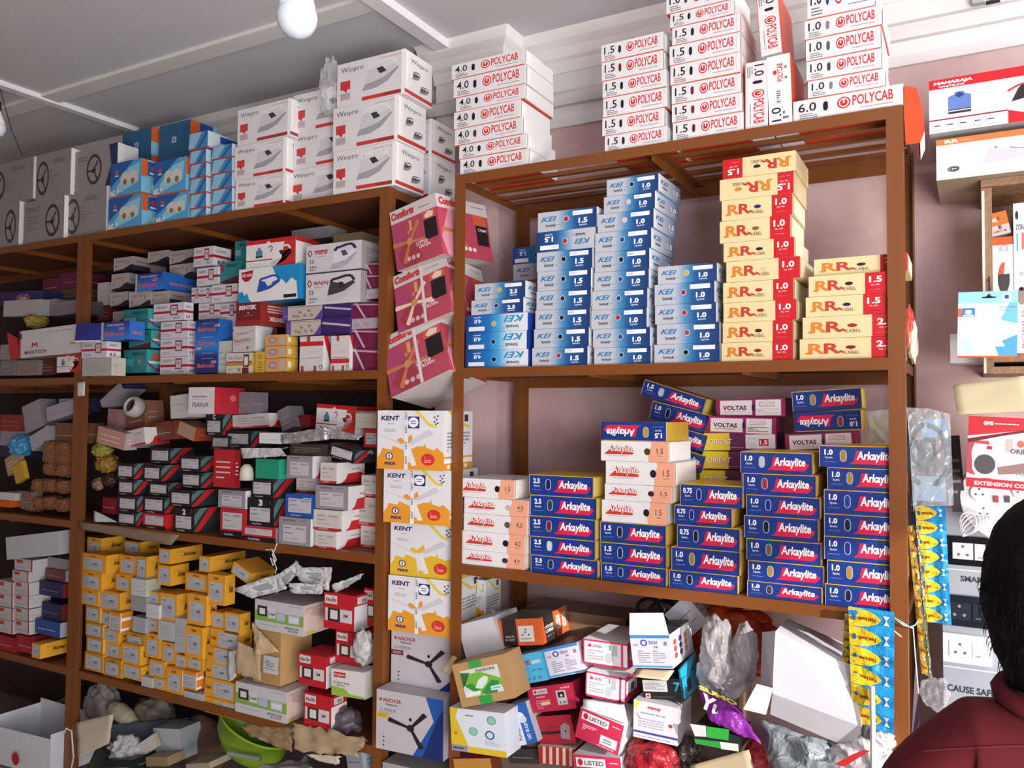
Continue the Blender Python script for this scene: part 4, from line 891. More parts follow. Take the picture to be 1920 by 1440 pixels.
# ================================================================ right rack, top
G = 'cable boxes on the right rack'
pc = polycab
whr = lambda s: 'white cable box marked '+s
ctx(820, 0, 4)
wh = 'the white stack left on the rack top'
S(Z1, [(pc('4.0', '#17141a'), 108, 655, 492, whr('4.0')), (pc('4.0', '#17141a'), 122, 660, 602, whr('4.0')), (pc('4.0'), 140, 656, 738, whr('4.0')),
       (pc('4.0'), 124, 624, 847, whr('4.0')), (pc('4.0', '#4a1420'), 132, 640, 975, whr('4.0')), (pc('4.0'), 164, 672, 1093, whr('4.0')), (pc('4.0'), 172, 680, 1198, whr('4.0'))], wh, group=G)
wh = 'the shorter middle white stack on top'
S(Z1, [(pc('1.5', '#17141a'), 1230, 1695, 342, whr('1.5')), (pc('1.5', '#6a141c'), 1234, 1690, 472, whr('1.5')), (pc('1.5'), 1240, 1718, 614, whr('1.5')),
       (pc('1.5'), 1244, 1722, 742, whr('1.5')), (pc('1.5'), 1238, 1700, 888, whr('1.5')), (pc('1.5'), 1256, 1725, 1024, whr('1.5'))], wh, group=G)
ctx(1240, 0, 4)
wh = 'the tall white stack beside upended boxes'
S(Z1, [(pc('1.0', '#333036'), 38, 530, -45, whr('1.0')), (pc('1.5'), 66, 545, 108, whr('1.5')), (pc('1.5'), 82, 590, 213, whr('1.5')), (pc('1.5'), 62, 590, 352, whr('1.5')), (pc('1.5'), 68, 594, 497, whr('1.5')),
       (pc('1.5', '#6a141c'), 78, 596, 645, whr('1.5')), (pc('1.5', '#6a141c'), 80, 606, 788, whr('1.5')), (pc('1.5', '#6a141c'), 86, 616, 925, whr('1.5'))], wh, group=G)
wh = 'the white stack at the top right'
S(un(1515, 186, .012).z, [(pc('1.0', '#2a3a7a'), 1095, 1600, -90, whr('1.0')), (pc('1.0', '#7a7880'), 1075, 1655, 160, whr('1.0')), (pc('1.0', '#55535a'), 1085, 1645, 305, whr('1.0')),
       (pc('1.0', '#3a383e'), 1090, 1650, 465, whr('1.0')), (pc('1.0', '#7a7880'), 1100, 1680, 612, whr('1.0'))], wh, group=G)
S(Z1, [(pc('6.0'), 990, 1815, 765, 'wide white box marked 6.0')], 'the pile at upper right', group=G)
def upended(ds, x0, yt, x1, yb, label, Y, d, roll=0, lift=None):
    """a cable box stood on its end: its long axis points down"""
    P0 = un(cx_(x0), cy_(yb), Y); P0.z = Z1 if lift is None else lift
    hh = un(cx_(x0), cy_(yt), Y).z - P0.z; w_ = un(cx_(x1), cy_(yb), Y).x - P0.x
    q = Matrix.Rotation(math.radians(roll), 3, Vector((0, 1, 0)))
    ud = q @ Vector((0, 0, -1)); vd = q @ Vector((1, 0, 0))
    # BL of the print is the upper left corner
    top = P0 + (q @ Vector((0, 0, 1)))*hh
    return put(ds, top, ud, vd, hh, w_, d, 'cable_box', label, 'box', G)
upended(pc('1.0'), 628, 478, 800, 965, 'white cable box marked 1.0 upended beside the tall 1.5 stack', .014, .2)
P0 = un(cx_(806), cy_(925), .012)
B(polycab_end('1.0'), 810, 430, 985, 925, 'white cable box upended with its broad printed side showing, orange edge', Y=.013, d=.2, name='cable_box', z0=Z1, group=G, roll=2)
upended(pc('1.0'), 745, -60, 905, 410, 'white cable box leaning on end above two upended boxes', .016, .2, roll=-4, lift=un(1440, 104, .016).z)
# ---- orange flap hanging from the 6.0 box
b = MB(); e0 = un(1693, 192, .0); e0.z = Z1+.055
pts = [Vector((e0.x+.002, .012, Z1+.05)), Vector((e0.x+.03, .012, Z1+.04)), Vector((e0.x+.042, .014, Z1-.01)), Vector((e0.x+.046, .016, Z1-.07)), Vector((e0.x+.036, .018, Z1-.095))]
for dy, c, s in ((0, '#efeeee', 0), (.004, '#d8502c', -.006)):
    for a, q in zip(pts[:-1], pts[1:]): b.poly([a+Vector((s, dy, 0)), q+Vector((s, dy, 0)), q+Vector((s-.006, .15+dy, .0)), a+Vector((s-.006, .15+dy, 0))], c)
b.poly([pts[0], pts[1], pts[2], pts[3], pts[4], Vector((e0.x+.004, .02, Z1-.095)), Vector((e0.x+.001, .016, Z1-.02))], '#d8502c')
build(b, 'box_flap', org=(e0.x+.02, .05, Z1-.09), label='loose white and orange cardboard flap hanging at the top right corner of the rack', cat='cardboard')
# ---------------------------------------------------------------- KEI
ctx(860, 330, 3.788)
k = lambda s, d: kei(s, d)
R_, K_, BL_, WH_, Y_ = '#a8202c', '#14141c', '#1f3f8c', '#c9b8b4', '#c8a03a'
lk = lambda s, c: 'silver blue box marked %s, %s dot' % (s, c)
lf = lambda s: 'upside down blue box marked '+s
S(Z2, [(kei('2.5', Y_), 115, 475, 770, lk('2.5', 'yellow')), (kei('2.5', '#1c2a6a'), 90, 462, 886, lk('2.5', 'navy')), (kei_blue('4.0', Y_), 52, 488, 992, lf('4.0'), True), (kei_blue('4.0', '#1c2a6a'), 50, 480, 1116, lf('4.0'), True), (kei_blue('4.0', K_), 48, 492, 1243, lf('4.0'), True)], 'the short leftmost silver blue stack', group=G)
S(Z2, [(kei('1.5', R_), 563, 980, 265, lk('1.5', 'red')), (kei('1.5', R_), 552, 957, 405, lf('1.5'), True), (kei('1.5', K_), 556, 950, 547, lk('1.5', 'black')), (kei('1.5', K_), 560, 942, 683, lk('1.5', 'black')),
       (kei('1.5', '#16203a'), 553, 938, 822, lk('1.5', 'black')), (kei('1.5', '#16203a'), 545, 932, 955, lk('1.5', 'black')), (kei('1.5', K_), 535, 925, 1090, lk('1.5', 'black')), (kei('1.5', R_), 522, 918, 1222, lk('1.5', 'red'))], 'the second silver blue stack', group=G)
S(Z2, [(kei('1.0', K_), 1052, 1420, 30, lk('1.0', 'black')), (kei('1.0', WH_), 1032, 1396, 152, lk('1.0', 'pale')), (kei('1.0', WH_), 988, 1386, 276, lk('1.0', 'pale')), (kei('1.0', BL_), 970, 1368, 408, lk('1.0', 'blue')), (kei('1.0', K_), 968, 1356, 547, lk('1.0', 'black')),
       (kei('1.0', BL_), 962, 1350, 688, lk('1.0', 'blue')), (kei('1.0', BL_), 948, 1338, 820, lk('1.0', 'blue')), (kei('1.0', R_), 942, 1336, 955, lk('1.0', 'red')), (kei('1.0', BL_), 955, 1360, 1090, lk('1.0', 'blue')), (kei('1.0', '#1c2a6a'), 962, 1362, 1222, lk('1.0', 'blue'))], 'the tallest silver blue stack', group=G)
zb = un(cx_(390), cy_(745), .23).z
S(zb, [(kei_blue('1.5', K_), 382, 760, 515, 'blue cable box', True), (kei('1.0', K_), 388, 765, 630, 'silver cable box')], 'the pair behind the leftmost blue stacks', Y=.235, d=.19, group=G)
ctx(1200, 270, 3.272)
S(Z2, [(kei('1.0', Y_), 110, 472, 755, lk('1.0', 'yellow')), (kei('1.0', R_), 90, 458, 865, lk('1.0', 'red')), (kei('1.0', R_), 93, 466, 991, lk('1.0', 'red')), (kei('1.0', '#a8303c'), 104, 486, 1108, lk('1.0', 'red')), (kei('1.0', K_), 88, 490, 1232, lk('1.0', 'black'))], 'the low silver blue stack', group=G)
lc = lambda s: 'cream and red cable box marked '+s
S(Z2, [(kabel('1.5', '#1c1f4a'), 508, 955, 100, 'upside down cream box, red band at left', True), (kabel('1.5', '#c8792c', 'L'), 490, 942, 222, 'upside down cream box, red band at right', True), (kabel('1.0', '#1c1f6a'), 502, 932, 350, lc('1.0')), (kabel('1.0', '#8a5a1a'), 490, 922, 478, lc('1.0')), (kabel('1.0', '#2a1c16'), 513, 946, 610, lc('1.0')),
       (kabel('1.0', '#c8b896'), 530, 982, 725, lc('1.0')), (kabel('1.0', '#a01c20'), 510, 942, 853, lc('1.0')), (kabel('1.0', '#a01c20'), 512, 960, 978, lc('1.0')), (kabel('1.0', '#2a1c16'), 508, 940, 1098, lc('1.0')), (kabel('1.0', '#7a1418'), 500, 940, 1222, lc('1.0'))], 'the tall cream stack', group=G)
S(Z2, [(kabel('1.5', '#2a1c16'), 1035, 1522, 815, lc('1.5')), (kabel('1.5', '#1c1f4a'), 1017, 1512, 942, lc('1.5')), (kabel('2.5', '#a01c20'), 998, 1600, 1065, lc('2.5')), (kabel('2.5', '#7a1418'), 980, 1600, 1198, lc('2.5'))], 'the low cream stack', group=G)
zt = un(cx_(1035), cy_(815), .012).z
B(kabel('2.5', '#2a1c16'), 1068, 752, 1640, 815, 'cream box marked 2 lying behind the top of the low cream stack', Y=.03, d=.17, yaw=0, name='cable_box', z0=zt+.001, h=.045, group=G)
# ---------------------------------------------------------------- Arkaylite shelf
ctx(850, 760, 4)
a_ = arkay; lb = lambda s: 'royal blue box marked %s' % s; lw_ = lambda s: 'white peach box marked '+s
S(Z3, [(arkay_white('1.5'), 45, 455, 542, 'crushed white box with open end'), (arkay_white('4.0', '#b9b0a8'), 82, 560, 686, lw_('4.0')), (arkay_white('4.0', '#55504a'), 78, 555, 805, lw_('4.0')), (arkay_white('4.0'), 68, 540, 936, lw_('4.0')), (arkay_white('4.0', '#1a3a34'), 65, 530, 1076, lw_('4.0'))], 'the leftmost stack of the middle shelf', group=G)
S(Z3, [(a_('2.5', '#141c4a'), 570, 1050, 515, lb('2.5')), (a_('2.5', '#3a3436'), 578, 1072, 667, lb('2.5')), (a_('2.5', '#7a1420'), 571, 1062, 822, lb('2.5')), (a_('2.5', '#c8ccd4'), 577, 1062, 975, lb('2.5')), (a_('2.5', '#26242c'), 582, 1078, 1116, lb('2.5'))], 'the second stack of the middle shelf', group=G)
S(Z3, [(a_('1.5', '#b08a24'), 1110, 1600, 120, 'upside down royal blue box marked 1.5', True), (arkay_white('1.5', '#4a341c'), 1108, 1612, 264, lw_('1.5')), (arkay_white('1.5', '#14182a'), 1144, 1658, 415, lw_('1.5')), (arkay_white('1.5', '#3a1c1c', .7), 1136, 1640, 585, lw_('1.5')), (arkay_white('1.5'), 1114, 1596, 705, lw_('1.5')),
       (a_('1.5', '#14121c'), 1103, 1590, 866, lb('1.5')), (a_('1.5', '#141c4a'), 1105, 1594, 1020, lb('1.5')), (a_('1.5', '#141c4a'), 1110, 1596, 1176, lb('1.5'))], 'the mixed white and blue stack', group=G)
ctx(1190, 700, 3.2)
S(Z3, [(a_('0.75', '#10206a'), 275, 645, 660, lb('0.75')), (a_('0.75', '#10206a'), 240, 582, 787, lb('0.75')), (a_('0.75', '#14121c'), 255, 630, 905, lb('0.75')), (a_('1.0', '#a07c20'), 222, 628, 1037, lb('1.0')), (a_('1.0', '#14121c'), 208, 616, 1176, lb('1.0'))], 'the low 0.75 and 1.0 stack', group=G)
S(Z3, [(a_('1.0', '#b4b4b8'), 635, 1062, 467, lb('1.0')), (a_('1.0', '#a81c28'), 650, 1086, 596, lb('1.0')), (a_('1.0', '#142a7a'), 670, 1110, 724, lb('1.0')), (a_('1.0', '#14121c'), 657, 1098, 848, lb('1.0')), (a_('1.0', '#6a5a2a'), 672, 1116, 986, lb('1.0')), (a_('1.0', '#a07c20'), 680, 1130, 1118, lb('1.0')), (a_('1.0', '#3a3840'), 676, 1122, 1240, lb('1.0'))], 'the blue stack second from right post', group=G)
S(Z3, [(a_('1.0', '#a07c20'), 1108, 1590, 430, lb('1.0')), (a_('1.0', '#a07c20'), 1156, 1606, 562, lb('1.0')), (a_('1.0', '#1a3a8a'), 1136, 1606, 694, lb('1.0')), (a_('1.0', '#14121c'), 1137, 1606, 838, lb('1.0')), (a_('1.0', '#142a7a'), 1137, 1606, 972, lb('1.0')), (a_('1.0', '#a07c20'), 1155, 1606, 1116, lb('1.0')), (a_('1.0', '#10142a'), 1143, 1606, 1258, lb('1.0'))], 'the blue stack against the right post', group=G)
YB = .235
def tilt(ds, TL, BL, BR, label, **kw): return Q(ds, BL, BR, TL, label, **kw)
N = dict(name='cable_box', group='cable boxes lying behind the front stacks', d=.11)
tilt(a_('1.5', '#b9bcc0'), (60, 35), (35, 125), (400, 247), 'dark blue cable box marked 1.5 tilted down at the top of the middle shelf', Y=YB, **N)
tilt(a_('1.0', '#14121c'), (115, 165), (85, 270), (420, 360), 'dark blue cable box marked 1.0 just under the tilted 1.5 box', Y=YB, **N)
tilt(a_('1.0', '#14121c'), (130, 285), (110, 385), (412, 475), 'blue cable box sloping behind the mixed white and blue stack, third down', Y=YB-.002, **N)
tilt(a_('1.0', '#14121c'), (120, 405), (105, 505), (400, 598), 'blue cable box sloping behind the mixed white and blue stack, lowest', Y=YB-.004, **N)
tilt(voltas(), (487, 155), (490, 262), (905, 258), 'maroon and white cable box, upper of the left pair at the back', Y=YB+.02, **N)
tilt(voltas(), (432, 256), (430, 357), (848, 372), 'maroon and white cable box, lower of the left pair at the back', Y=YB, **N)
tilt(orient(), (425, 360), (418, 462), (855, 462), 'yellow and purple cable box with a 1.5 label showing', Y=YB, **N)
tilt(orient(), (412, 468), (410, 570), (850, 580), 'yellow and purple cable box under the one with the 1.5 label', Y=YB, **N)
tilt(orient(), (392, 582), (392, 690), (830, 700), 'yellow and purple cable box, lowest and mostly hidden', Y=YB, **N)
tilt(a_('1.0', '#a07c20'), (945, 112), (950, 230), (1362, 207), 'blue cable box marked 1.0 with yellow end, highest at the right back', Y=YB-.01, **N)
Q(a_('1.0', '#a01c20'), (962, 352), (1365, 337), (948, 240), 'dark blue cable box upside down under the highest one at right back', Y=YB-.01, flip=True, **N)
tilt(voltas(), (905, 365), (908, 470), (1332, 455), 'maroon and white cable box at the back over the right stacks', Y=YB-.012, **N)
# stock further back that carries the back row
CB = plainbox('#8d7152', n=2)
for x0, x1, yt, Yq, lab in ((1204, 1318, 850, .25, 'brown carton hidden behind the mixed stack'), (1316, 1445, 900, .25, 'brown carton hidden behind the low 0.75 stack'), (1478, 1600, 850, .235, 'brown carton hidden behind the right blue stacks')):
    P0 = un(x0, yt, Yq); P0.z = Z3+.001; hh = un(x0, yt, Yq).z-Z3-.001; put(CB, P0, Vector((1, 0, 0)), Vector((0, 0, 1)), un(x1, yt, Yq).x-P0.x, hh-.003, .14, 'carton', lab)
P0 = un(960, 530, .235); P0.z = Z2; put(CB, P0, Vector((1, 0, 0)), Vector((0, 0, 1)), .19, zb-Z2-.001, .18, 'carton', 'brown carton behind the leftmost silver blue stacks')
# ================================================================ left rack top
ctx(400, 60, 4)
IR = 'iron cartons on the left rack'; wl = 'white electric iron carton, '
def pile(items, zb=None, Y=.012, d=.15, name='iron_carton', group=None, yaw=0):
    """items top to bottom: (design, x0, ytop, x1, label); each stands on the next; zb = base"""
    z = zb
    for i in range(len(items)-1, -1, -1):
        it = items[i]; ds, x0, yt, x1, lab = it[:5]
        zt = un(cx_(x0), cy_(yt), Y).z
        P0 = un(cx_(x0), cy_(yt), Y); P0.z = z+.0004; a = math.radians(yaw+random.uniform(-.6, .6)); ud = Vector((math.cos(a), math.sin(a), 0)); n = Vector((-math.sin(a), math.cos(a), 0))
        P1 = unp(cx_(x1), cy_(yt), P0, n)
        put(ds, P0, ud, Vector((0, 0, 1)), (P1-P0).dot(ud), zt-z-.0008, d, name, lab, 'box', group, flip=(len(it) > 5 and it[5]))
        z = zt
pile([(winpro(), 932, 250, 1438, wl+'top one of the tall right stack'), (winpro(), 900, 578, 1385, wl+'middle one of the tall right stack'), (winpro(), 902, 905, 1368, wl+'bottom one of the tall right stack, nearest the fan cartons')], Z1+.001, Y=.004, d=.16, group=IR)
pile([(winpro(), 602, 480, 1060, wl+'top of the middle column, half covered by a clear bag'), (winpro(), 606, 770, 1060, wl+'second down in the middle column'), (winpro(), 578, 1045, 1040, wl+'bottom of the middle column behind the tall stack')], Z1+.001, Y=.05, d=.15, group=IR)
pile([(winpro('#9c3a44'), 185, 590, 580, wl+'top of the leftmost column beside blue boxes'), (winpro(), 163, 865, 545, wl+'second down in the leftmost column'), (winpro(), 168, 1120, 545, wl+'bottom of the leftmost column beside blue boxes')], Z1+.001, Y=.012, d=.16, group=IR)
pile([(winpro(), 1190, 740, 1640, wl+'upper one peeping out behind the tall right stack'), (winpro(), 1180, 1000, 1640, wl+'lower one peeping out behind the tall right stack')], Z1+.001, Y=.205, d=.15, group=IR)
# ---- blue and orange cartons
ctx(0, 0, 3)
LB = 'blue light boxes on the left rack'; lt = 'blue and orange bulb carton, '
pile([(ledcarton(), 690, 752, 852, 'plain blue carton with orange end, upper left of the blue stack'), (ledcarton(), 690, 905, 852, 'plain blue carton hidden behind the bulb cartons')], Z1+.001, Y=.19, d=.14, name='light_carton', group=LB)
pile([(ledcarton(), 897, 712, 1072, 'plain blue carton with orange end, right of its twin on top'), (ledcarton(), 897, 880, 1072, 'plain blue carton behind the right bulb cartons')], Z1+.001, Y=.19, d=.14, name='light_carton', group=LB)
pile([(ledbox(), 625, 925, 797, lt+'upper left of the four'), (ledbox(), 613, 1120, 800, lt+'lower left of the four')], Z1+.001, Y=.012, d=.13, name='light_carton', group=LB)
pile([(ledbox(), 866, 915, 1047, lt+'upper right of the four'), (ledbox(), 880, 1105, 1062, lt+'lower right of the four')], Z1+.001, Y=.012, d=.10, name='light_carton', group=LB)
lt = 'flat blue light box, '
pile([(ledflat(), 1068, v, 1160, lt+'%s in the narrow left column' % o) for v, o in ((855, 'top'), (932, 'second'), (1012, 'third'), (1100, 'fourth'), (1182, 'bottom'))], Z1+.001, Y=.012, d=.08, name='light_box', group=LB)
pile([(ledflat(), 1192, v, 1306, lt+'%s in the right column beside iron cartons' % o) for v, o in ((830, 'top'), (905, 'second'), (988, 'third'), (1075, 'fourth'), (1160, 'bottom'))], Z1+.001, Y=.012, d=.07, name='light_box', group=LB)
zt = un(cx_(1068), cy_(853), .012).z
B(ledflat(), 1060, 758, 1168, 853, 'blue and orange light box lying across the two flat columns', Y=.010, d=.2, name='light_box', z0=zt, group=LB)
# ---- grey fan cartons
FG = 'grey fan cartons on the far left rack'; lt = 'grey carton with a round fan picture, '
pile([(fanbox(1), -60, 940, 190, lt+'upper row at the left edge'), (fanbox(0), -60, 1165, 110, lt+'lower row at the left edge')], Z1+.001, Y=.012, d=.15, name='fan_carton', group=FG)
pile([(fanbox(1), 207, 878, 400, lt+'second in the upper row')], un(cx_(140), cy_(1142), .012).z, Y=.012, d=.15, name='fan_carton', group=FG)
pile([(fanbox(0), 138, 1142, 362, lt+'second in the lower row')], Z1+.001, Y=.012, d=.14, name='fan_carton', group=FG)
zt = un(cx_(366), cy_(1087), .012).z
pile([(fanbox(1), 367, 1087, 600, lt+'rightmost of the lower row')], Z1+.001, Y=.03, d=.12, name='fan_carton', group=FG)
pile([(fanbox(2), 425, 857, 662, 'grey carton with fan picture and navy corner, right end of upper row')], zt+.004, Y=.03, d=.10, name='fan_carton', group=FG)
# ================================================================ left rack, shelf 1
ctx(140, 420, 4.5)
SB = 'small boxes on the upper shelf of the middle rack'
def F(ds, x0, yt, x1, yb, label, **k):
    k.setdefault('group', SB); k.setdefault('name', 'product_box'); return B(ds, x0, yt, x1, yb, label, **k)
for i, (x0, yt, x1, yb, d, o) in enumerate([(330, 292, 495, 402, .17, 'top'), (310, 427, 450, 560, .1, 'second'), (302, 582, 450, 702, .1, 'third'), (322, 742, 416, 842, .1, 'bottom')]):
    F(cream(), x0, yt, x1, yb, 'cream and black box, %s of the leftmost column' % o, Y=.14, d=d)
F(cream(), 618, 240, 785, 335, 'cream and black box at the back, topmost left one', Y=.2)
F(cream(), 800, 235, 995, 345, 'cream and black box at the back, right of the topmost one', Y=.2)
F(cream(), 800, 350, 1000, 470, 'cream and black box at the back, beside the banded boxes', Y=.2)
F(cream(), 460, 575, 640, 712, 'cream and black box under the blue box', Y=.1, d=.12)
F(cream(False), 642, 575, 800, 680, 'cream box end under the right part of the blue box', Y=.1, d=.12)
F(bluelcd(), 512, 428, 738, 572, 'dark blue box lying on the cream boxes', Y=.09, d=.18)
F(plainbox('#b9b2ac', n=4), 190, 500, 280, 690, 'pale tall box beside the left post', Y=.2, d=.1)
F(plainbox('#6a2a26', n=2, lines='#c87'), 190, 700, 300, 820, 'dark red box low beside the left post', Y=.2, d=.1)
gb = 'white box with dark red band, '
for x0, yt, x1, yb, Y, l, o in [(1003, 205, 1168, 365, .09, 1, 'highest one'), (1030, 378, 1208, 527, .09, 0, 'second from the top'), (985, 540, 1050, 670, .11, 0, 'left one of the third row'), (1050, 538, 1155, 670, .10, 0, 'middle one of the third row'), (1156, 520, 1370, 668, .07, 0, 'right one of the third row'),
        (1045, 675, 1210, 808, .1, 0, 'left one of the fourth row'), (1225, 675, 1372, 828, .1, 0, 'right one of the fourth row'), (1205, 830, 1345, 985, .1, 0, 'just left of the dark red box'),
        (665, 680, 922, 826, .04, 1, 'top of the front column'), (725, 830, 952, 972, .04, 0, 'second in the front column'), (722, 975, 952, 1122, .04, 0, 'third in the front column'), (720, 1125, 952, 1272, .04, 1, 'bottom of the front column')]:
    F(graph(bool(l)), x0, yt, x1, yb, gb+o, Y=Y, d=.09 if Y > .05 else .045)
F(graph(False), 58, 1000, 268, 1134, gb+'in front of the left post', Y=-.07, d=.065)
F(plainbox('#a9a49e', '#b9b4a8', n=7), 62, 1136, 308, 1284, 'grey white box under the banded one at the left post', Y=-.07, d=.065)
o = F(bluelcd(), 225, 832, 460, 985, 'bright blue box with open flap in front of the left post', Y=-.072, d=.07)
b = MB(); q0 = un(cx_(225), cy_(835), -.072); q1 = un(cx_(222), cy_(980), -.072); q2 = un(cx_(0), cy_(985), -.11); q3 = un(cx_(15), cy_(840), -.09)
q1_ = (q1+q2)/2
b.poly([q0, q3, q2, q1], mat('#2a2f78')); t = Vector((0, .003, -.002)); b.poly([q0+t, q1+t, q2+t, q3+t], '#a9a29a'); b.poly([q2, q2-Vector((0, 0, .006)), q1-Vector((0, 0, .006)), q1], '#c9c4c0')
fl = build(b, 'open_flap'); fl.parent = o; fl.matrix_parent_inverse = o.matrix_world.inverted()
for x0, yt, x1, yb, v, o_ in [(405, 728, 618, 898, 0, 'top'), (458, 905, 642, 1050, 1, 'middle'), (410, 1065, 605, 1258, 2, 'bottom')]:
    F(teal(v), x0, yt, x1, yb, 'teal box, %s of the front teal column' % o_, Y=.03, d=.09)
F(bluestand(), 1010, 815, 1205, 1260, 'tall blue box standing beside the banded column', Y=.03, d=.09)
F(plainbox('#b4b6ae', n=3, lines='#6aa884'), 1205, 990, 1315, 1260, 'pale box with green marks right of the tall blue box', Y=.035, d=.08)
F(teal(0), 1350, 150, 1445, 325, 'teal box behind the red and white iron carton', Y=.13)
F(teal(1), 1212, 330, 1390, 500, 'teal box left of the blue iron carton', Y=.1)
ctx(400, 420, 4.5)
F(redwhiteiron(), 275, 152, 692, 400, 'red and white iron carton on top of the blue one', Y=.02, d=.12, name='iron_carton')
F(blueiron(), 212, 388, 732, 668, 'blue and white iron carton under the red one', Y=.01, d=.13, name='iron_carton')
F(bajaj(0), 782, 188, 1248, 418, 'grey iron carton with an outlined iron, upper one beside the post', Y=.012, d=.13, name='iron_carton')
F(bajaj(1), 778, 432, 1240, 690, 'grey iron carton with a black iron, lower one beside the post', Y=.012, d=.12, name='iron_carton')
F(bentek(), 190, 662, 395, 862, 'dark red carton under the blue iron carton', Y=.012, d=.14)
F(rainbow(), 165, 868, 352, 1084, 'cream carton with slanted red lettering', Y=.02, d=.11)
F(imee(), 108, 1092, 325, 1264, 'white and ochre phone box at the shelf edge', Y=.01, d=.06)
F(yellowthin(), 352, 1080, 432, 1256, 'thin yellow box right of the phone box', Y=.012, d=.06)
for yt, yb, o_ in ((940, 1030, 'top'), (1034, 1132, 'middle'), (1136, 1250, 'bottom')):
    F(tinybox('#c8925a', '#d0a23c', '#77709a'), 437, yt, 620, yb, 'small orange and yellow box, %s of three' % o_, Y=.008, d=.055)
F(whitestripe(0), 726, 952, 925, 1246, 'white box with red stripes, left of two', Y=.012, d=.08)
F(whitestripe(1), 990, 946, 1146, 1242, 'white box with red stripes, right of two', Y=.012, d=.08)
F(purple(0), 582, 700, 918, 818, 'purple box with picture band, upper one', Y=.02, d=.1)
F(purple(0), 612, 822, 905, 948, 'purple box with picture band, lower one', Y=.02, d=.1)
F(purple(1), 935, 672, 1160, 798, 'deep purple wrapped box, upper one', Y=.02, d=.1)
F(purple(1), 918, 800, 1152, 940, 'deep purple wrapped box, lower one', Y=.02, d=.1)
for j, (x0, yt, yb, wv, o_) in enumerate([(1262, 332, 430, 0, 'top'), (1252, 432, 552, 0, 'second'), (1236, 556, 640, 1, 'third, a pale one'), (1162, 672, 800, 0, 'fourth'), (1165, 802, 890, 1, 'fifth, a pale one'), (1150, 893, 1050, 0, 'sixth'), (1146, 1054, 1236, 0, 'bottom')]):
    F(magenta(bool(wv)), x0, yt, 1420, yb, 'maroon taped box beside the post, '+o_, Y=.045 if j < 3 else .03, d=.1)
F(plainbox('#8f8a8c', n=2), 660, 45, 985, 150, 'dusty grey box at the very back above the iron cartons', Y=.22)
F(plainbox('#8f7f62', '#9a8a6c', n=1), 1010, 95, 1250, 190, 'tan box behind the outlined iron carton', Y=.2, d=.12)
# ================================================================ left rack, shelf 2
ctx(150, 700, 4.237)
SB = 'switch boxes on the second shelf of the middle rack'
kw = dict(name='switch_box')
GWL = [('black', '', 555, 590, 716, 712, .10, .12), ('black', '', 292, 712, 425, 838, .05, .10), ('black', '', 500, 725, 642, 855, .06, .12), ('black', '', 790, 655, 958, 775, .05, .13), ('black', '', 300, 842, 425, 962, .04, .10), ('black', '', 545, 862, 700, 965, .05, .11), ('black', '', 803, 782, 960, 905, .05, .13),
       ('black', '', 300, 968, 450, 1092, .03, .09), ('black', '', 500, 972, 670, 1105, .03, .11), ('black', '', 710, 922, 886, 1050, .02, .13), ('black', '', 296, 1095, 440, 1232, .02, .08), ('red', '', 498, 1108, 680, 1245, .02, .08), ('black', '2', 743, 1062, 906, 1268, .015, .13), ('black', 'C', 998, 318, 1132, 492, .12, .1), ('black', '', 1040, 495, 1190, 600, .12, .08)]
def rowlabel(items, base):
    """name every piece by its row from the top and its place in the row"""
    cs = [((a[2]+a[4])/2, (a[3]+a[5])/2, i) for i, a in enumerate(items)]; cs.sort(key=lambda q: q[1]); rows = []
    for q in cs:
        if rows and q[1]-sum(r[1] for r in rows[-1])/len(rows[-1]) < rowlabel.h: rows[-1].append(q)
        else: rows.append([q])
    out = {}
    for ri, r in enumerate(rows):
        r.sort()
        for ci, q in enumerate(r): out[q[2]] = base % (ORD[min(ci, 10)].replace('topmost', 'first') if ci else 'first', ORD[ri].replace('topmost', 'top') if ri < 11 else 'lowest')
    return out
rowlabel.h = 60
lab = rowlabel(GWL, '%s from left in the %s row of black switch boxes')
for i, (v, num, x0, yt, x1, yb, Y, d) in enumerate(GWL):
    F(gw(v, num), x0, yt, x1, yb, ('red edged box, ' if v == 'red' else 'black box, ')+lab[i], Y=Y, d=d, group=SB, **kw)
F(fiana(), 860, 112, 1066, 322, 'white box with red end sticking out over the shelf', Y=-.01, d=.15, group=SB, **kw)
Q(plainbox('#b9b6b8', n=2), (722, 362), (868, 345), (695, 186), 'white carton left of the one with a red end', Y=.05, d=.12, group=SB, **kw)
Q(gw('cream'), (352, 598), (520, 560), (335, 470), 'grey white and red box tilted among the loose stock', Y=.08, d=.12, group=SB, **kw)
Q(plainbox('#b58a7c', '#a89a98', n=2, lines='#e8d8d0'), (130, 548), (350, 612), (168, 428), 'pinkish brown flat box leaning beside the left post', Y=.05, d=.06, group=SB, **kw)
Q(plainbox('#6a3424', '#7a3c2a', n=1), (555, 545), (760, 520), (560, 400), 'brown carton behind the black boxes', Y=.14, d=.12, group=SB, **kw)
Q(plainbox('#7a4a3c', '#8a5a48', n=2), (380, 462), (520, 430), (290, 300), 'brown box under the white camera', Y=.15, d=.1, group=SB, **kw)
Q(plainbox('#98707a', n=1, lines='#c84a3a'), (215, 430), (300, 440), (160, 310), 'pink box standing near the left post', Y=.14, d=.08, group=SB, **kw)
Q(plainbox('#9a969c', '#2a2a4a', n=1), (175, 270), (340, 120), (160, 215), 'long grey box sloping up near the left post', Y=.12, d=.12, group=SB, **kw)
Q(plainbox('#a8866c', '#a84a2c', n=1), (770, 480), (900, 540), (800, 380), 'orange and tan crumpled box in the middle', Y=.15, d=.1, group=SB, **kw)
ctx(400, 700, 4)
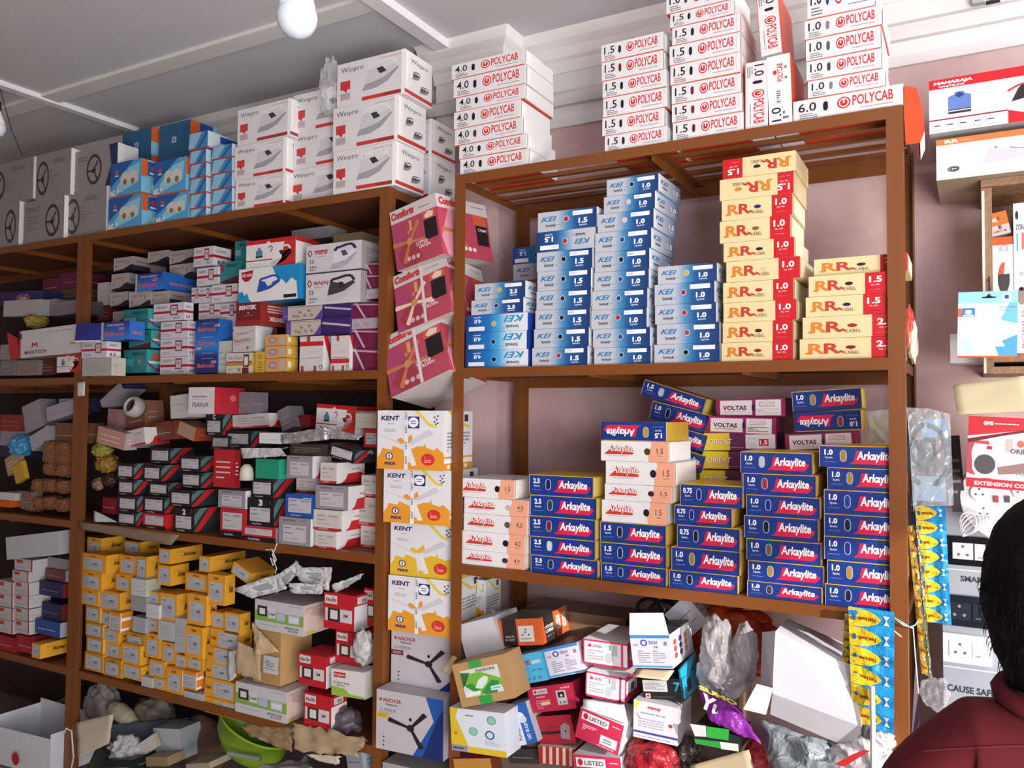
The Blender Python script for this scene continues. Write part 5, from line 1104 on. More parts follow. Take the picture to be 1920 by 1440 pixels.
GW2 = [('grey', '', 36, 870, 240, 1002, .02, .1, 'grey box over the red edged one'), ('red', '', 50, 1008, 232, 1215, .015, .1, 'red edged box left of the box marked 3'), ('black', '3', 254, 930, 452, 1135, .02, .12, 'black box marked 3'), ('black', '', 284, 788, 447, 928, .03, .13, 'black box on the box marked 3'),
       ('redlow', '', 212, 1138, 466, 1275, .006, .1, 'low red and black box under the one marked 3'), ('grey', '', 550, 615, 742, 780, .03, .1, 'grey box right of the green box'), ('blue', '', 540, 902, 755, 1070, .015, .1, 'royal blue box on a grey one'), ('grey', '', 490, 1072, 728, 1300, .004, .1, 'tall grey box at the shelf edge'),
       ('cream', '', 802, 668, 925, 822, .02, .15, 'white and red box, highest at the right'), ('grey', '', 765, 835, 1010, 1010, .012, .12, 'wide grey box right of the blue one'), ('cream', '', 750, 1018, 962, 1168, .008, .13, 'white and red box under the wide grey one'), ('cream', '', 762, 1176, 922, 1322, .006, .15, 'white and red box at the shelf edge'),
       ('cream', '', 1110, 762, 1260, 920, .1, .12, 'pale box beside the post, upper'), ('cream', '', 1055, 925, 1260, 1135, .1, .12, 'pale box beside the post, middle'), ('cream', '', 1104, 1140, 1260, 1316, .1, .12, 'pale box beside the post, lowest'), ('redlow', '', 1128, 420, 1260, 610, .1, .1, 'red box beside the post'), ('cream', '', 622, 778, 765, 885, .08, .08, 'cream box behind the blue one')]
for v, num, x0, yt, x1, yb, Y, d, l in GW2:
    F(gw(v, num), x0, yt, x1, yb, l, Y=Y, d=d, group=SB, **kw)
F(plainbox('#1f8a6c', '#2aa080', '#1a6a54', n=0), 316, 640, 490, 785, 'green box with white label and thread', Y=.03, d=.1, group=SB, **kw)
Q(gw('black'), (860, 618), (1050, 680), (872, 520), 'black box tilted over the white and red ones', Y=.03, d=.12, group=SB, **kw)
F(plainbox('#3a3230', n=4, lines='#8a7a60'), 575, 528, 858, 612, 'dark brown box under the foil roll', Y=.05, d=.1, group=SB, **kw)
Q(redwhiteiron(), (765, 440), (1060, 470), (800, 230), 'white and red iron carton at the back of the second shelf', Y=.15, d=.12, group=SB, name='iron_carton')
Q(gw('cream'), (145, 415), (420, 400), (140, 315), 'cream and red box under the shelf, left of the grey one', Y=.15, d=.1, group=SB, **kw)
Q(plainbox('#77747a', n=2), (520, 440), (600, 400), (430, 330), 'grey box tilted on its corner at the back', Y=.16, d=.08, group=SB, **kw)
Q(plainbox('#7a1a20', n=0), (600, 410), (730, 400), (600, 320), 'plain dark red box at the back', Y=.2, d=.08, group=SB, **kw)
F(gw('black'), 90, 430, 280, 550, 'black box at the back over the red bag', Y=.13, d=.1, group=SB, **kw)
F(plainbox('#77707a', n=1), 190, 140, 265, 300, 'grey box standing behind the red ended one', Y=.1, d=.1, group=SB, **kw)
F(plainbox('#b9aea0', '#a89a8c', n=1), 1066, 300, 1260, 410, 'cream box beside the post at the top', Y=.1, d=.1, group=SB, **kw)
# ================================================================ left rack, shelf 3
ctx(130, 980, 4.234)
RD = [(0,0,140,112,250,250,.10,.12),(0,0,90,235,290,375,.03,.09),(0,0,90,377,255,520,.03,.11),(0,0,90,522,230,642,.03,.06),(1,0,235,532,400,685,.035,.07),(1,1,128,655,240,780,.03,.1),(1,1,128,785,265,895,.025,.1),(1,1,135,900,265,1018,.02,.1),(1,1,120,1022,265,1160,.012,.1),(1,0,265,830,385,945,.03,.05),(1,0,281,948,405,1062,.03,.09),(0,1,270,1066,410,1206,.014,.09),
      (1,0,412,952,560,1112,.02,.04),(1,0,420,1115,570,1225,.012,.05),(1,1,245,692,330,822,.04,.08),(0,1,450,860,590,985,.04,.09),(0,0,602,872,715,1060,.03,.09),(0,0,396,252,530,400,.06,.09),(0,0,366,400,480,532,.05,.09),(1,1,530,262,610,450,.05,.1),(1,0,700,332,800,490,.05,.09),(1,0,710,202,797,320,.05,.16),
      (1,0,610,540,712,660,.04,.08),(1,0,608,752,700,852,.04,.08),(0,0,920,392,1092,530,.05,.09),(1,0,1030,262,1112,385,.04,.18),(1,0,715,552,850,770,.03,.09),(0,0,1095,402,1232,640,.03,.05),(0,0,934,560,1086,797,.02,.05),(0,0,916,810,1056,1055,.02,.05),(0,0,732,940,840,1102,.03,.09),(1,0,840,1042,930,1142,.03,.08),(0,0,930,1052,1062,1152,.03,.09),(1,0,630,1082,755,1212,.02,.08),(0,0,765,1142,893,1360,.01,.08),
      (1,0,665,1222,755,1318,.012,.08),(1,0,1130,702,1222,830,.04,.08),(1,0,1230,706,1355,872,.03,.05),(2,0,1116,832,1340,985,.03,.07),(2,0,1090,962,1300,1108,.03,.08),(2,0,1080,1092,1262,1238,.03,.08),(2,0,1072,1222,1310,1372,.02,.08),(2,0,1072,1376,1330,1500,.012,.08),(1,1,432,140,560,242,.14,.1)]
items = [(0, 0, a[2], a[3], a[4], a[5]) for a in RD]; rowlabel.h = 62
lab = rowlabel(items, '%s from left in the %s row of yellow boxes')
for i, (v, dk, x0, yt, x1, yb, Y, d) in enumerate(RD):
    F(rider(v, bool(dk)), x0, yt, x1, yb, 'yellow box with grey label, '+lab[i], Y=Y, d=d, group='yellow boxes on the third shelf', name='switch_box')
for x0, yt, x1, yb, l, ds in [(490, 440, 606, 575, 'white box among the yellow ones, near the top', plainbox('#b9bcb8', '#aab4a0', n=2)), (486, 578, 608, 692, 'grey box directly under the white one', plainbox('#8d8f92', n=3)), (610, 642, 712, 750, 'white labelled box in the middle of the yellow ones', plainbox('#c0c4c6', n=3)), (703, 772, 830, 922, 'grey white box left of the narrow tall one', plainbox('#aab0b4', n=4)),
      (836, 752, 910, 1020, 'narrow tall grey box with dark top stripe', plainbox('#a4a8aa', n=5)), (908, 1330, 1062, 1428, 'white ended box at the shelf edge under the wrapped one', plainbox('#a8aca8', n=4)), (572, 1218, 660, 1298, 'small white box at the shelf edge', plainbox('#b4b8b8', n=3)), (500, 742, 602, 862, 'clear wrapped grey box', plainbox('#9c9ea4', n=3))]:
    F(ds, x0, yt, x1, yb, l, Y=.02 if yb < 1200 else .008, d=.07, group='pale boxes among the yellow ones', name='switch_box')
F(riderwrap(), 320, 705, 400, 858, 'orange and white wrapped box at the left', Y=.01, d=.06, group='wrapped boxes', name='switch_box')
F(riderwrap(), 896, 1168, 1002, 1312, 'orange and white wrapped box at the lower right', Y=.006, d=.04, group='wrapped boxes', name='switch_box')
ctx(400, 1020, 3.4286)
Q(rider(1), (112, 180), (225, 262), (142, 118), 'yellow box tilted at the top of the heap under the shelf', Y=.03, d=.12, yaw=0, group='yellow boxes on the third shelf', name='switch_box')
nb = dict(name='switch_box', group='red boxes on the third shelf')
F(noble(), 708, 308, 905, 535, 'red box standing highest beside the post', Y=.03, d=.1, **nb)
F(noble(), 785, 552, 960, 755, 'red box in the middle beside the post', Y=.04, d=.1, **nb)
F(noble(), 545, 695, 724, 895, 'red box with a white lid sticker', Y=.004, d=.12, **nb)
F(noble(), 580, 948, 757, 1165, 'red box at the shelf edge, lowest', Y=.002, d=.08, **nb)
Q(krypton(), (760, 968), (975, 1002), (770, 802), 'white and green box tilted beside the post', Y=-.01, d=.08, name='switch_box')
F(noble(), 965, 280, 1100, 520, 'red box cut off by the post at the right', Y=.1, d=.08, **nb)
F(roma(), 265, 350, 578, 540, 'white and green module plate box, upper', Y=.012, d=.16, name='switch_box')
F(roma(), 140, 880, 470, 1110, 'white and green module plate box, lower at the shelf edge', Y=-.004, d=.11, name='switch_box')
# ================================================================ fan cartons between the racks
ctx(690, 330, 3.2); FC = 'fan cartons between the racks'
Q(comforts(0), (175, 572), (452, 466), (130, 222), 'pink fan carton, top of the leaning three', Y=.0, d=.25, yaw=-9, pitch=2, name='fan_carton', group=FC)
Q(comforts(1), (182, 945), (500, 815), (150, 606), 'pink fan carton with white fan picture, middle of three', Y=.0, d=.2, yaw=-6, pitch=-8, name='fan_carton', group=FC)
Q(comforts(2), (140, 1330), (494, 1160), (112, 966), 'pink fan carton with white tape, lowest of three', Y=-.02, d=.2, yaw=-5, pitch=-10, name='fan_carton', group=FC)
ctx(690, 740, 4)
zf = [un(cx_(75), cy_(v), -.02).z for v in (115, 548, 952, 1360)]
def kstack(ds, x0, x1, zb, zt, label, d=.19, yaw=7, Y=-.03):
    th = YAW-math.atan((x0-960)/FPX); Y0 = 1.694/math.tan(th)-CAM_D; Y1 = Y0+.018
    P0 = Vector((-1.694, Y0, zb)); P1 = Vector((-1.446, Y1, zb))
    put(ds, P0, P1-P0, Vector((0, 0, 1)), (P1-P0).length, zt-zb-.001, d, 'fan_carton', label, 'box', FC)
zz = [un(709, y, -.03).z for y in (769, 877, 978, 1080, 1185, 1288, 1399)]+[.0]
kstack(kent(0), 709, 856, zz[1], zz[0], 'white and orange fan carton, top one')
kstack(kent(0), 722, 856, zz[2], zz[1], 'white and orange fan carton, second one')
kstack(kent(1, False), 736, 856, zz[3], zz[2], 'white and yellow fan carton, third one')
kstack(kent(0), 733, 856, zz[4], zz[3], 'white and orange fan carton, fourth one')
kstack(anchor(0), 740, 856, zz[5], zz[4], 'grey white fan carton with small navy corner')
kstack(anchor(1), 714, 856, zz[6], zz[5], 'grey white fan carton with large blue hexagon')
kstack(plainbox('#9a989c', n=2, lines='#4a5a7a'), 727, 852, .31, zz[6], 'plain pale carton under the fan cartons', Y=-.02)
kstack(plainbox('#8d7152', n=2), 727, 852, .0, .31, 'brown carton on the floor under the fan cartons', Y=-.02)
# ================================================================ soft things
def blob(name, c, r, m, label, cat, amp=.25, fr=3.0, seed=1, sub=4, rot=0, sq=1.0, group=None, kind=None, parent=None):
    bm = bmesh.new(); bmesh.ops.create_icosphere(bm, subdivisions=sub, radius=1)
    R_m = Matrix.Rotation(math.radians(rot), 3, 'Y')
    for v in bm.verts:
        n = noise.noise(v.co*fr+Vector((seed*7.1, seed, 0))); n2 = abs(noise.noise(v.co*fr*2.3+Vector((0, seed*3.3, 5))))
        q = v.co*(1+amp*n-amp*.7*n2)
        if sq != 1: q = Vector([math.copysign(abs(t)**sq, t) for t in q])
        v.co = R_m @ Vector((q.x*r[0], q.y*r[1], q.z*r[2]))
    zmin = min(v.co.z for v in bm.verts)
    me = bpy.data.meshes.new(name); bm.to_mesh(me); bm.free(); me.materials.append(m)
    o = link(name, me, parent, label, cat, group, kind, smooth=True); o.location = c; return o
def sheet(name, P, m, label, cat, n=(14, 14), amp=.01, fr=8, seed=1, thick=.002, edge=0.0, bulge=0.0, group=None, parent=None, m2=None):
    """a thin board or film through four world corners TL, TR, BR, BL"""
    P = [Vector(p) for p in P]; nx, ny = n; nrm = (P[1]-P[0]).cross(P[3]-P[0]).normalized(); vs = []; fs = []
    rnd = random.Random(seed)
    for j in range(ny+1):
        for i in range(nx+1):
            u, v = i/nx, j/ny; q = (P[0]*(1-u)+P[1]*u)*(1-v)+(P[3]*(1-u)+P[2]*u)*v
            if edge and (i in (0, nx) or j in (0, ny)): q = q+(P[1]-P[0]).normalized()*rnd.uniform(-edge, edge)+(P[3]-P[0]).normalized()*rnd.uniform(-edge, edge)
            q = q+nrm*(amp*noise.noise(Vector((u*fr, v*fr, seed)))-bulge*math.sin(math.pi*u)*math.sin(math.pi*v)); vs.append(q)
    k = len(vs); vs += [q+nrm*thick for q in vs]; w_ = nx+1
    for j in range(ny):
        for i in range(nx):
            a = j*w_+i; fs.append((a, a+w_, a+w_+1, a+1)); fs.append((k+a, k+a+1, k+a+w_+1, k+a+w_))
    ed = [(i, i+1) for i in range(nx)]+[(i*w_+nx, (i+1)*w_+nx) for i in range(ny)]+[(ny*w_+i+1, ny*w_+i) for i in range(nx)]+[((j+1)*w_, j*w_) for j in range(ny)]
    fs += [(a, b, b+k, a+k) for a, b in ed]
    b = MB(); b.raw(vs, fs, m); c = sum(P, Vector())/4
    if parent: return build(b, name, parent, smooth=True)
    return build(b, name, org=c, label=label, cat=cat, group=group, smooth=True)
def adopt(o, par, name):
    o.parent = par; o.matrix_parent_inverse = par.matrix_world.inverted(); o.name = name
    for k_ in ('label', 'category', 'group'):
        if k_ in o: del o[k_]
def pp(pts, Y): return [un(cx_(a), cy_(b_), Y if not isinstance(Y, (list, tuple)) else Y[i]) for i, (a, b_) in enumerate(pts)]
CLEAR = film_mat('clear_film', '#f2f4f6', .12); MILKY = film_mat('milky_film', '#e4e4e6', .45, .2); GREYBAG = film_mat('grey_film', '#8a939a', .75, .2)
FOIL = mat('#c9cacc', .25, metal=.7, noise_amt=.1, bump=.8); KRAFT = mat('#a08a6c', .85, noise_amt=.12, scale=12, bump=.2)
# ================================================================ far left rack
ctx(0, 420, 4.235)
FL = 'stock on the far left rack'; kw = dict(name='product_box', group=FL)
F(plainbox('#6a2438', '#5a1c2c', n=2, lines='#a88'), 335, 440, 470, 620, 'dark maroon box at the back, left of two', Y=.22, d=.15, **kw)
F(plainbox('#6a2448', '#5a1c3c', n=1, lines='#a88'), 475, 400, 640, 520, 'dark plum box at the back near the post', Y=.22, d=.15, **kw)
F(plainbox('#5a4a34', n=1), 475, 522, 640, 620, 'dark olive carton at the back near the post', Y=.2, d=.15, **kw)
Q(plainbox('#77737a', '#55525a', n=2, lines='#a34'), (440, 730), (625, 705), (440, 625), 'grey labelled box beside the far left post', Y=.08, d=.12, **kw)
Q(giftbox(), (0, 655), (335, 640), (0, 545), 'navy blue box with a red oval badge', Y=.1, d=.12, **kw)
Q(plainbox('#a6a3a4', '#8f8c8e', n=1), (25, 735), (325, 725), (40, 612), 'pale pack with pointed corners in front of the navy box', Y=.05, d=.04, **kw)
o = Q(plainbox('#9a9694', '#8a8684', n=0), (335, 730), (440, 725), (345, 600), 'plain pale box between navy and grey ones', Y=.12, d=.1, **kw)
Q(maxitech(), (150, 1068), (640, 1018), (125, 862), 'long white box with red end across the shelf', Y=-.03, d=.1, **kw)
b = MB(); p_ = pp([(150, 1068), (135, 905), (55, 860), (80, 1075)], -.032); b.poly([p_[0], p_[1], p_[2], p_[3]], '#b03030'); b.poly([q+Vector((0, .003, 0)) for q in p_][::-1], '#b03030')
build(b, 'box_flap', org=p_[0], label='red end flap of the long white box', cat='cardboard')
Q(redwhiteiron(), (450, 1182), (640, 1170), (440, 1040), 'small red and white box under the long white box', Y=.0, d=.1, **kw)
F(plainbox('#5a2a26', '#4a2220', n=3, lines='#a87'), 300, 1075, 440, 1200, 'dark brown box under the long white box', Y=.05, d=.12, **kw)
F(plainbox('#857a74', '#77706c', n=3, lines='#a55'), 135, 1085, 300, 1205, 'wrapped grey brown box at the shelf front', Y=.03, d=.1, **kw)
F(plainbox('#8d8688', n=2), 0, 960, 60, 1080, 'grey white bundle at the left photo edge, upper', Y=.03, d=.1, **kw)
F(plainbox('#77706f', n=2), 0, 1085, 110, 1205, 'grey white bundle at the left photo edge, lower', Y=.03, d=.1, **kw)
blob('plastic_wrap', un(cx_(290), cy_(775), .06), (.05, .05, .035), mat('#8f7a3c', .5, bump=.5), 'crumpled yellow wrap behind the long white box', 'wrap', .3, 3, 3)
sheet('paper_tag', [un(144, 717, -.012), un(159, 716, -.012), un(158, 742, -.012), un(144, 743, -.012)], mat('#c9ccc6', .6), 'folded white paper tag tied to the far left post', 'tag', (4, 4), .003, 4, 3)
ctx(0, 700, 4)
F(plainbox('#7a2c1c', '#6a2418', n=2, lines='#a66'), 0, 310, 160, 430, 'dark red carton end at the left edge, upper half', Y=.06, d=.15, **kw)
F(plainbox('#8a8890', '#77757c', n=0), 0, 432, 165, 540, 'grey carton end at the left edge', Y=.06, d=.15, **kw)
F(plainbox('#1d2440', n=0), 0, 542, 160, 625, 'navy carton end at the left edge', Y=.06, d=.15, **kw)
Q(plainbox('#8f8b92', '#77737a', n=1), (190, 455), (325, 395), (160, 255), 'grey white box standing tilted with round mark', Y=.07, d=.08, **kw)
Q(plainbox('#a09ca2', '#8a868c', n=2), (240, 585), (375, 500), (205, 490), 'pale box tilted below the one with round mark', Y=.04, d=.08, **kw)
Q(plainbox('#9a97a4', '#262440', n=1, lines='#b44a3a'), (355, 365), (560, 300), (320, 275), 'pale and navy box leaning, round red mark', Y=.06, d=.08, **kw)
Q(plainbox('#8a8898', '#1f1d3c', n=2, lines='#6a3a2a'), (440, 290), (600, 285), (430, 195), 'grey and navy box on top beside the post', Y=.08, d=.1, **kw)
F(plainbox('#6a4a30', n=1, lines='#a98'), 412, 372, 590, 522, 'small brown carton beside the post', Y=.06, d=.12, **kw)
F(plainbox('#c9c4c2', '#b8b4b2', n=1), 0, 890, 112, 945, 'white and orange box at the left edge, upper half', Y=.02, d=.1, **kw)
F(plainbox('#c25a20', n=0), 0, 947, 70, 1000, 'orange box at the left edge of the shelf', Y=.02, d=.1, **kw)
F(plainbox('#6f5a54', n=1), 155, 882, 235, 1015, 'small dusty box in front of the sachets', Y=.01, d=.05, **kw)
blob('plastic_bag', un(cx_(160), cy_(545), .04), (.055, .05, .05), mat('#3b7fa8', .3, bump=.6), 'small bright blue plastic bag on the far left rack', 'bag', .3, 3, 5)
Q(plainbox('#a08468', '#8a6a4c', n=3, lines='#d8d0c8'), (60, 770), (165, 700), (5, 680), 'orange brown packet leaning at the left', Y=.02, d=.02, **kw)
Q(plainbox('#b8902c', n=0), (120, 830), (190, 785), (60, 740), 'yellow packet hanging over the shelf', Y=.01, d=.02, **kw)
SA = mat('#8a5a3c', .25, noise_amt=.45, scale=160, bump=.9)
rr_ = 0
for x, ys in ((405, [560, 625, 715, 840, 970]), (500, [565, 640, 725, 850, 985]), (320, [840, 970]), (265, [985])):
    for y in ys:
        rr_ += 1; c = un(cx_(x), cy_(y), .05)
        o = blob('sachet_bundle', c, (.036, .04, .031), SA, 'x', 'sachets', .28, 3.2, rr_, 4, group='brown sachet bundles', sq=.6)
        o['label'] = 'bundle of shiny brown sachets stacked on the far left rack beside the post'
ctx(0, 980, 3.13)
Q(plainbox('#aeb4b6', '#9a9ea0', n=0), (40, 218), (350, 188), (12, 95), 'plain white open box lying over the small white boxes', Y=-.01, d=.1, name='product_box')
SW = plainbox('#b3b0b0', '#bdbcbe', n=2, lines='#a8443a')
def redtop():
    a = Art('#b3afb0', '#c2c0c2', '#b8b4b4'); a.R('F', .1, .62, .36, .3, '#b0402c'); a.R('F', .92, 0, .08, 1, '#a82a2a'); a.tiny('F', .1, .15, .6, .35, 3, '#8a8688'); a.tiny('R', .1, .2, .3, .6, 3, '#9a9690'); return [a]
RT = design(redtop)()
n_ = 0
for ri, (yt, yb) in enumerate(((335, 408), (410, 482), (487, 556), (560, 635))):
    for ci, (x0, x1) in enumerate(((-20, 74), (84, 170))):
        F(RT, x0, yt+ci*6, x1, yb+ci*6, 'small white box with red corner, %s column, %s row' % (('left', 'right')[ci], ('top', 'second', 'third', 'bottom')[ri]), Y=.012, d=.1, name='switch_box', group='small white boxes on the far left rack')
F(RT, 85, 206, 190, 272, 'small white box with red corner on top of the rows', Y=.02, d=.1, name='switch_box', group='small white boxes on the far left rack')
F(RT, 72, 276, 165, 340, 'small white box with red corner just above the rows', Y=.02, d=.1, name='switch_box', group='small white boxes on the far left rack')
F(plainbox('#1f2650', '#8a2a24', n=1, lines='#b87a4a'), 230, 336, 370, 420, 'dark blue and red box beside the post, upper', Y=.05, d=.1, **kw)
F(plainbox('#20264c', '#7a2a20', n=1, lines='#b06a4a'), 245, 462, 362, 555, 'dark blue and red box beside the post, lower', Y=.05, d=.1, **kw)
F(plainbox('#2a4a86', '#a9b0bc', n=1, lines='#c8d0d8'), 205, 560, 352, 645, 'blue box under the dark blue ones', Y=.03, d=.1, **kw)
F(plainbox('#8a8488', '#a0403a', n=2), 280, 200, 420, 262, 'grey box beside the post near the open white box', Y=.08, d=.1, **kw)
F(plainbox('#6a3a3a', '#b3aeb0', n=1), 265, 265, 385, 330, 'red brown box above the dark blue ones', Y=.07, d=.1, **kw)
F(plainbox('#94202c', '#841a24', n=1, lines='#b9a4a0'), -40, 650, 90, 745, 'red box low at the left photo edge', Y=.01, d=.12, **kw)
F(plainbox('#94202c', '#841a24', n=1, lines='#b9a4a0'), 95, 655, 200, 750, 'red box left of the open orange one', Y=.01, d=.12, **kw)
o = Q(rider(1), (186, 790), (235, 802), (195, 708), 'open orange box sticking out beside the post', Y=-.03, d=.14, name='switch_box')
ctx(0, 1180, 5.54)
# big white open carton at the lower left
b = MB(); WC = mat('#c3c7cc', .6, noise_amt=.06)
P_ = pp([(-60, 980), (640, 1040), (690, 1075), (640, 1190), (0, 980)], 0)
A1 = un(-12, 1356, .1); A2 = un(119, 1372, .1); B1 = un(-12, 1400, -.16); B2 = un(115, 1396, -.10)
def wall4(b, p, q, h, m): 
    z = Vector((0, 0, h)); b.poly([p, q, q+z, p+z], m); n = (q-p).cross(Vector((0, 0, 1))).normalized()*.003; b.poly([p-n, p+z-n, q+z-n, q-n], m); b.poly([p+z, q+z, q+z-n, p+z-n], m)
x0, x1 = un(-60, 1400, -.16).x, -3.402
zt = un(60, 1375, -.07).z
f0, f1, r1, r0_ = Vector((x0, -.09, .01)), Vector((x1, -.055, .01)), Vector((x1, .16, .01)), Vector((x0, .16, .01))
wall4(b, f0, f1, zt-.02, WC); wall4(b, f1, r1, zt+.0, WC); wall4(b, r1, r0_, zt+.02, WC); wall4(b, r0_, f0, zt, WC); b.poly([f0, r0_, r1, f1], WC)
co = build(b, 'open_carton', org=((x0+x1)/2, -.05, .01), label='large open white carton with a red round seal at the lower left corner', cat='carton')
b = MB(); c = un(29, 1423, -.094); b.lathe([(.0, 0), (.026, 0), (.026, .001), (0, .001)], mat('#b02a34'), (0, 0, 0), 24, Matrix.Translation(c) @ Matrix.Rotation(math.radians(90), 4, 'X'))
s_ = build(b, 'round_seal', co)
wire = [un(119, 1378, -.08), un(124, 1366, -.09), un(134, 1370, -.08), un(136, 1395, -.06), un(138, 1420, -.05), un(133, 1445, -.04), Vector((un(133, 1445, -.04).x, -.04, .0))]
b = MB(); b.tube(wire, .003, mat('#d0ccc8')); build(b, 'cord', org=wire[-1], label='white cord looping out of the large white carton', cat='cord')
for i, (p, q, w_, cc, l) in enumerate([((5, 915), (640, 760), .03, '#a8a49a', 'pale plastic trunking lying above the big white carton'), ((250, 990), (700, 710), .02, '#77705c', 'grey brown pipe sloping behind the big white carton'), ((120, 1010), (480, 820), .02, '#8a8476', 'thin grey strip crossing the other pipes')]):
    b = MB(); b.tube([un(cx_(p[0]), cy_(p[1]), .12), un(cx_(q[0]), cy_(q[1]), .26)], .011, mat(cc, .5)); build(b, 'trunking', org=un(cx_(p[0]), cy_(p[1]), .12), label=l, cat='pipe')
# ================================================================ bottom of the middle rack
ctx(120, 1240, 6)
def fl3(pts, Y): return pp(pts, Y)
sheet('hardboard', fl3([(130, 690), (550, 595), (500, 925), (150, 1095)], [-.03, -.03, -.03, -.06]), mat('#b5ab98', .7, noise_amt=.06), 'cream board leaning against the left post at floor level', 'board', (8, 8), .006, 3, 2, .004)
sheet('folded_board', fl3([(420, 720), (1400, 640), (1380, 840), (520, 915)], [.1, .2, .2, .1]), mat('#5c6272', .6), 'long blue grey folded board under the third shelf', 'board', (10, 4), .006, 3, 4, .02)
blob('plastic_bag', un(cx_(430), cy_(500), .2), (.10, .06, .10), mat('#8d8a88', .4, bump=.6), 'grey white bag stuffed beside the left post at the bottom', 'bag', .3, 2.5, 8)
b = MB(); b.tube(fl3([(560, 520), (620, 560), (720, 640), (790, 690)], .16), [.03, .038, .036, .02], mat('#b0aa94', .4), 14); build(b, 'bottle', org=un(cx_(560), cy_(560), .16), label='cream plastic bottle lying on the blue grey board', cat='bottle')
blob('plastic_cover', un(cx_(1020), cy_(590), .24), (.10, .07, .08), mat('#6f685c', .5, bump=.4), 'beige crumpled cover behind the blue grey board', 'cover', .35, 2, 9)
blob('paper_bag', un(cx_(1570), cy_(960), .2), (.14, .08, .13), mat('#4e3a2c', .9, bump=.3), 'dark brown paper bag under the third shelf', 'bag', .16, 2, 10)
sheet('black_lid', fl3([(390, 915), (560, 1100), (400, 1230), (240, 1230)], [.0, .02, -.08, -.08]), mat('#2c302e', .4), 'dark green black plastic lid at the bottom of the photo', 'lid', (6, 6), .01, 3, 5, .004)
Q(plainbox('#202426', '#1a1c1e', n=1, lines='#8aa'), (470, 1260), (800, 1250), (440, 1120), 'dark box at the bottom edge right of the black lid', Y=-.04, d=.1)
blob('plastic_bag', un(cx_(700), cy_(1000), .03), (.09, .05, .06), MILKY, 'clear and white plastic bags in a heap near the floor', 'bag', .4, 3, 12)
Q(plainbox('#a4acb0', '#8a9094', n=0), (1030, 1090), (1330, 1110), (1180, 880), 'white blue box tilted on its corner near the floor', Y=.06, d=.1)
Q(plainbox('#c3c1bc', '#a89a80', n=0), (830, 1110), (1050, 960), (810, 960), 'flat white box lid leaning near the floor', Y=.02, d=.02)
Q(plainbox('#8d7a5c', n=0), (930, 1180), (1170, 1180), (930, 1080), 'small tan box at the bottom edge', Y=-.02, d=.08)
Q(plainbox('#9a8f7c', n=0), (1380, 1230), (1640, 1210), (1370, 1160), 'tan carton top at the bottom edge', Y=-.04, d=.12)
ctx(420, 1300, 6.4)
b = MB(); gm = mat('#7da028', .35, noise_amt=.06); c = un(cx_(330), cy_(520), .12)
mx = Matrix.Translation(c) @ Matrix.Rotation(math.radians(20), 4, 'Y') @ Matrix.Diagonal((1.25, .8, 1, 1))
b.lathe([(.0, -.085), (.06, -.083), (.10, -.06), (.125, -.01), (.13, .05), (.135, .052), (.135, .06), (.122, .058), (.12, 0), (.09, -.05), (0, -.07)], gm, n=36, mx=mx)
build(b, 'tub', org=c, label='lime green plastic tub under the torn cardboard', cat='tub', smooth=True)
b = MB(); b.tube([un(cx_(50), cy_(720), -.02), un(cx_(440), cy_(790), .02)], .008, mat('#8a9490', .3, metal=.3)); build(b, 'metal_tube', org=un(cx_(50), cy_(720), -.02), label='grey tube lying below the green tub', cat='tube')
sheet('torn_cardboard', [un(cx_(800), cy_(345), -.012), un(cx_(1690), cy_(540), -.012), un(cx_(1600), cy_(760), -.03), un(cx_(830), cy_(690), -.035)], KRAFT, 'torn brown corrugated cardboard drooping over the third shelf edge', 'cardboard', (18, 8), .02, 6, 11, .004, .008)
sheet('torn_cardboard', [un(cx_(180), cy_(385), -.004), un(cx_(830), cy_(400), -.004), un(cx_(820), cy_(700), -.03), un(cx_(330), cy_(520), -.02)], mat('#8f7556', .85, noise_amt=.1, bump=.2), 'darker torn cardboard piece above the green tub', 'cardboard', (16, 7), .02, 6, 13, .004, .009)
sheet('torn_cardboard', [un(cx_(980), cy_(720), -.03), un(cx_(1400), cy_(760), -.03), un(cx_(1340), cy_(870), -.035), un(cx_(1080), cy_(790), -.03)], mat('#c2b7a4', .85), 'pale torn strip hanging lowest from the cardboard', 'cardboard', (10, 4), .01, 5, 14, .003, .006)
sheet('printed_bag', [un(cx_(420), cy_(880), -.02), un(cx_(980), cy_(745), .04), un(cx_(1100), cy_(960), -.06), un(cx_(480), cy_(980), -.06)], mat('#8f8c92', .4, bump=.4), 'grey bag with large navy lettering at the bottom edge', 'bag', (12, 10), .02, 4, 15)
o = Q(plainbox('#8d8a8c', '#a9b4bc', n=2, lines='#2a5a8a'), (1500, 990), (1690, 990), (1500, 715), 'grey box with blue print beside the middle post at the bottom', Y=.02, d=.1)
# open brown carton, plastic packets on the third shelf
ctx(400, 1020, 3.4286)
KB = mat('#b08a5e', .8, noise_amt=.08, scale=10)
x0, x1 = un(cx_(430), cy_(880), .015).x, un(cx_(540), cy_(880), .015).x
OC = plainbox('#a98556', '#c29a68', '#8f6f48', n=0)
ocx = F(OC, 255, 530, 430, 880, 'brown carton torn open on the third shelf', Y=.02, d=.16, name='open_carton')
adopt(sheet('carton_flap', pp([(150, 620), (300, 700), (305, 880), (135, 830)], [-.02, .0, -.012, -.03]), KRAFT, 'brown torn flap standing in front of the open carton', 'cardboard', (8, 8), .008, 4, 21, .004, .004), ocx, 'carton_flap')
adopt(sheet('carton_flap', pp([(245, 500), (290, 560), (420, 690), (270, 720)], [.0, -.01, -.004, -.02]), mat('#b9a07c', .8, bump=.2), 'pale torn flap folded into the open carton', 'cardboard', (8, 8), .012, 4, 22, .004, .004), ocx, 'carton_flap')
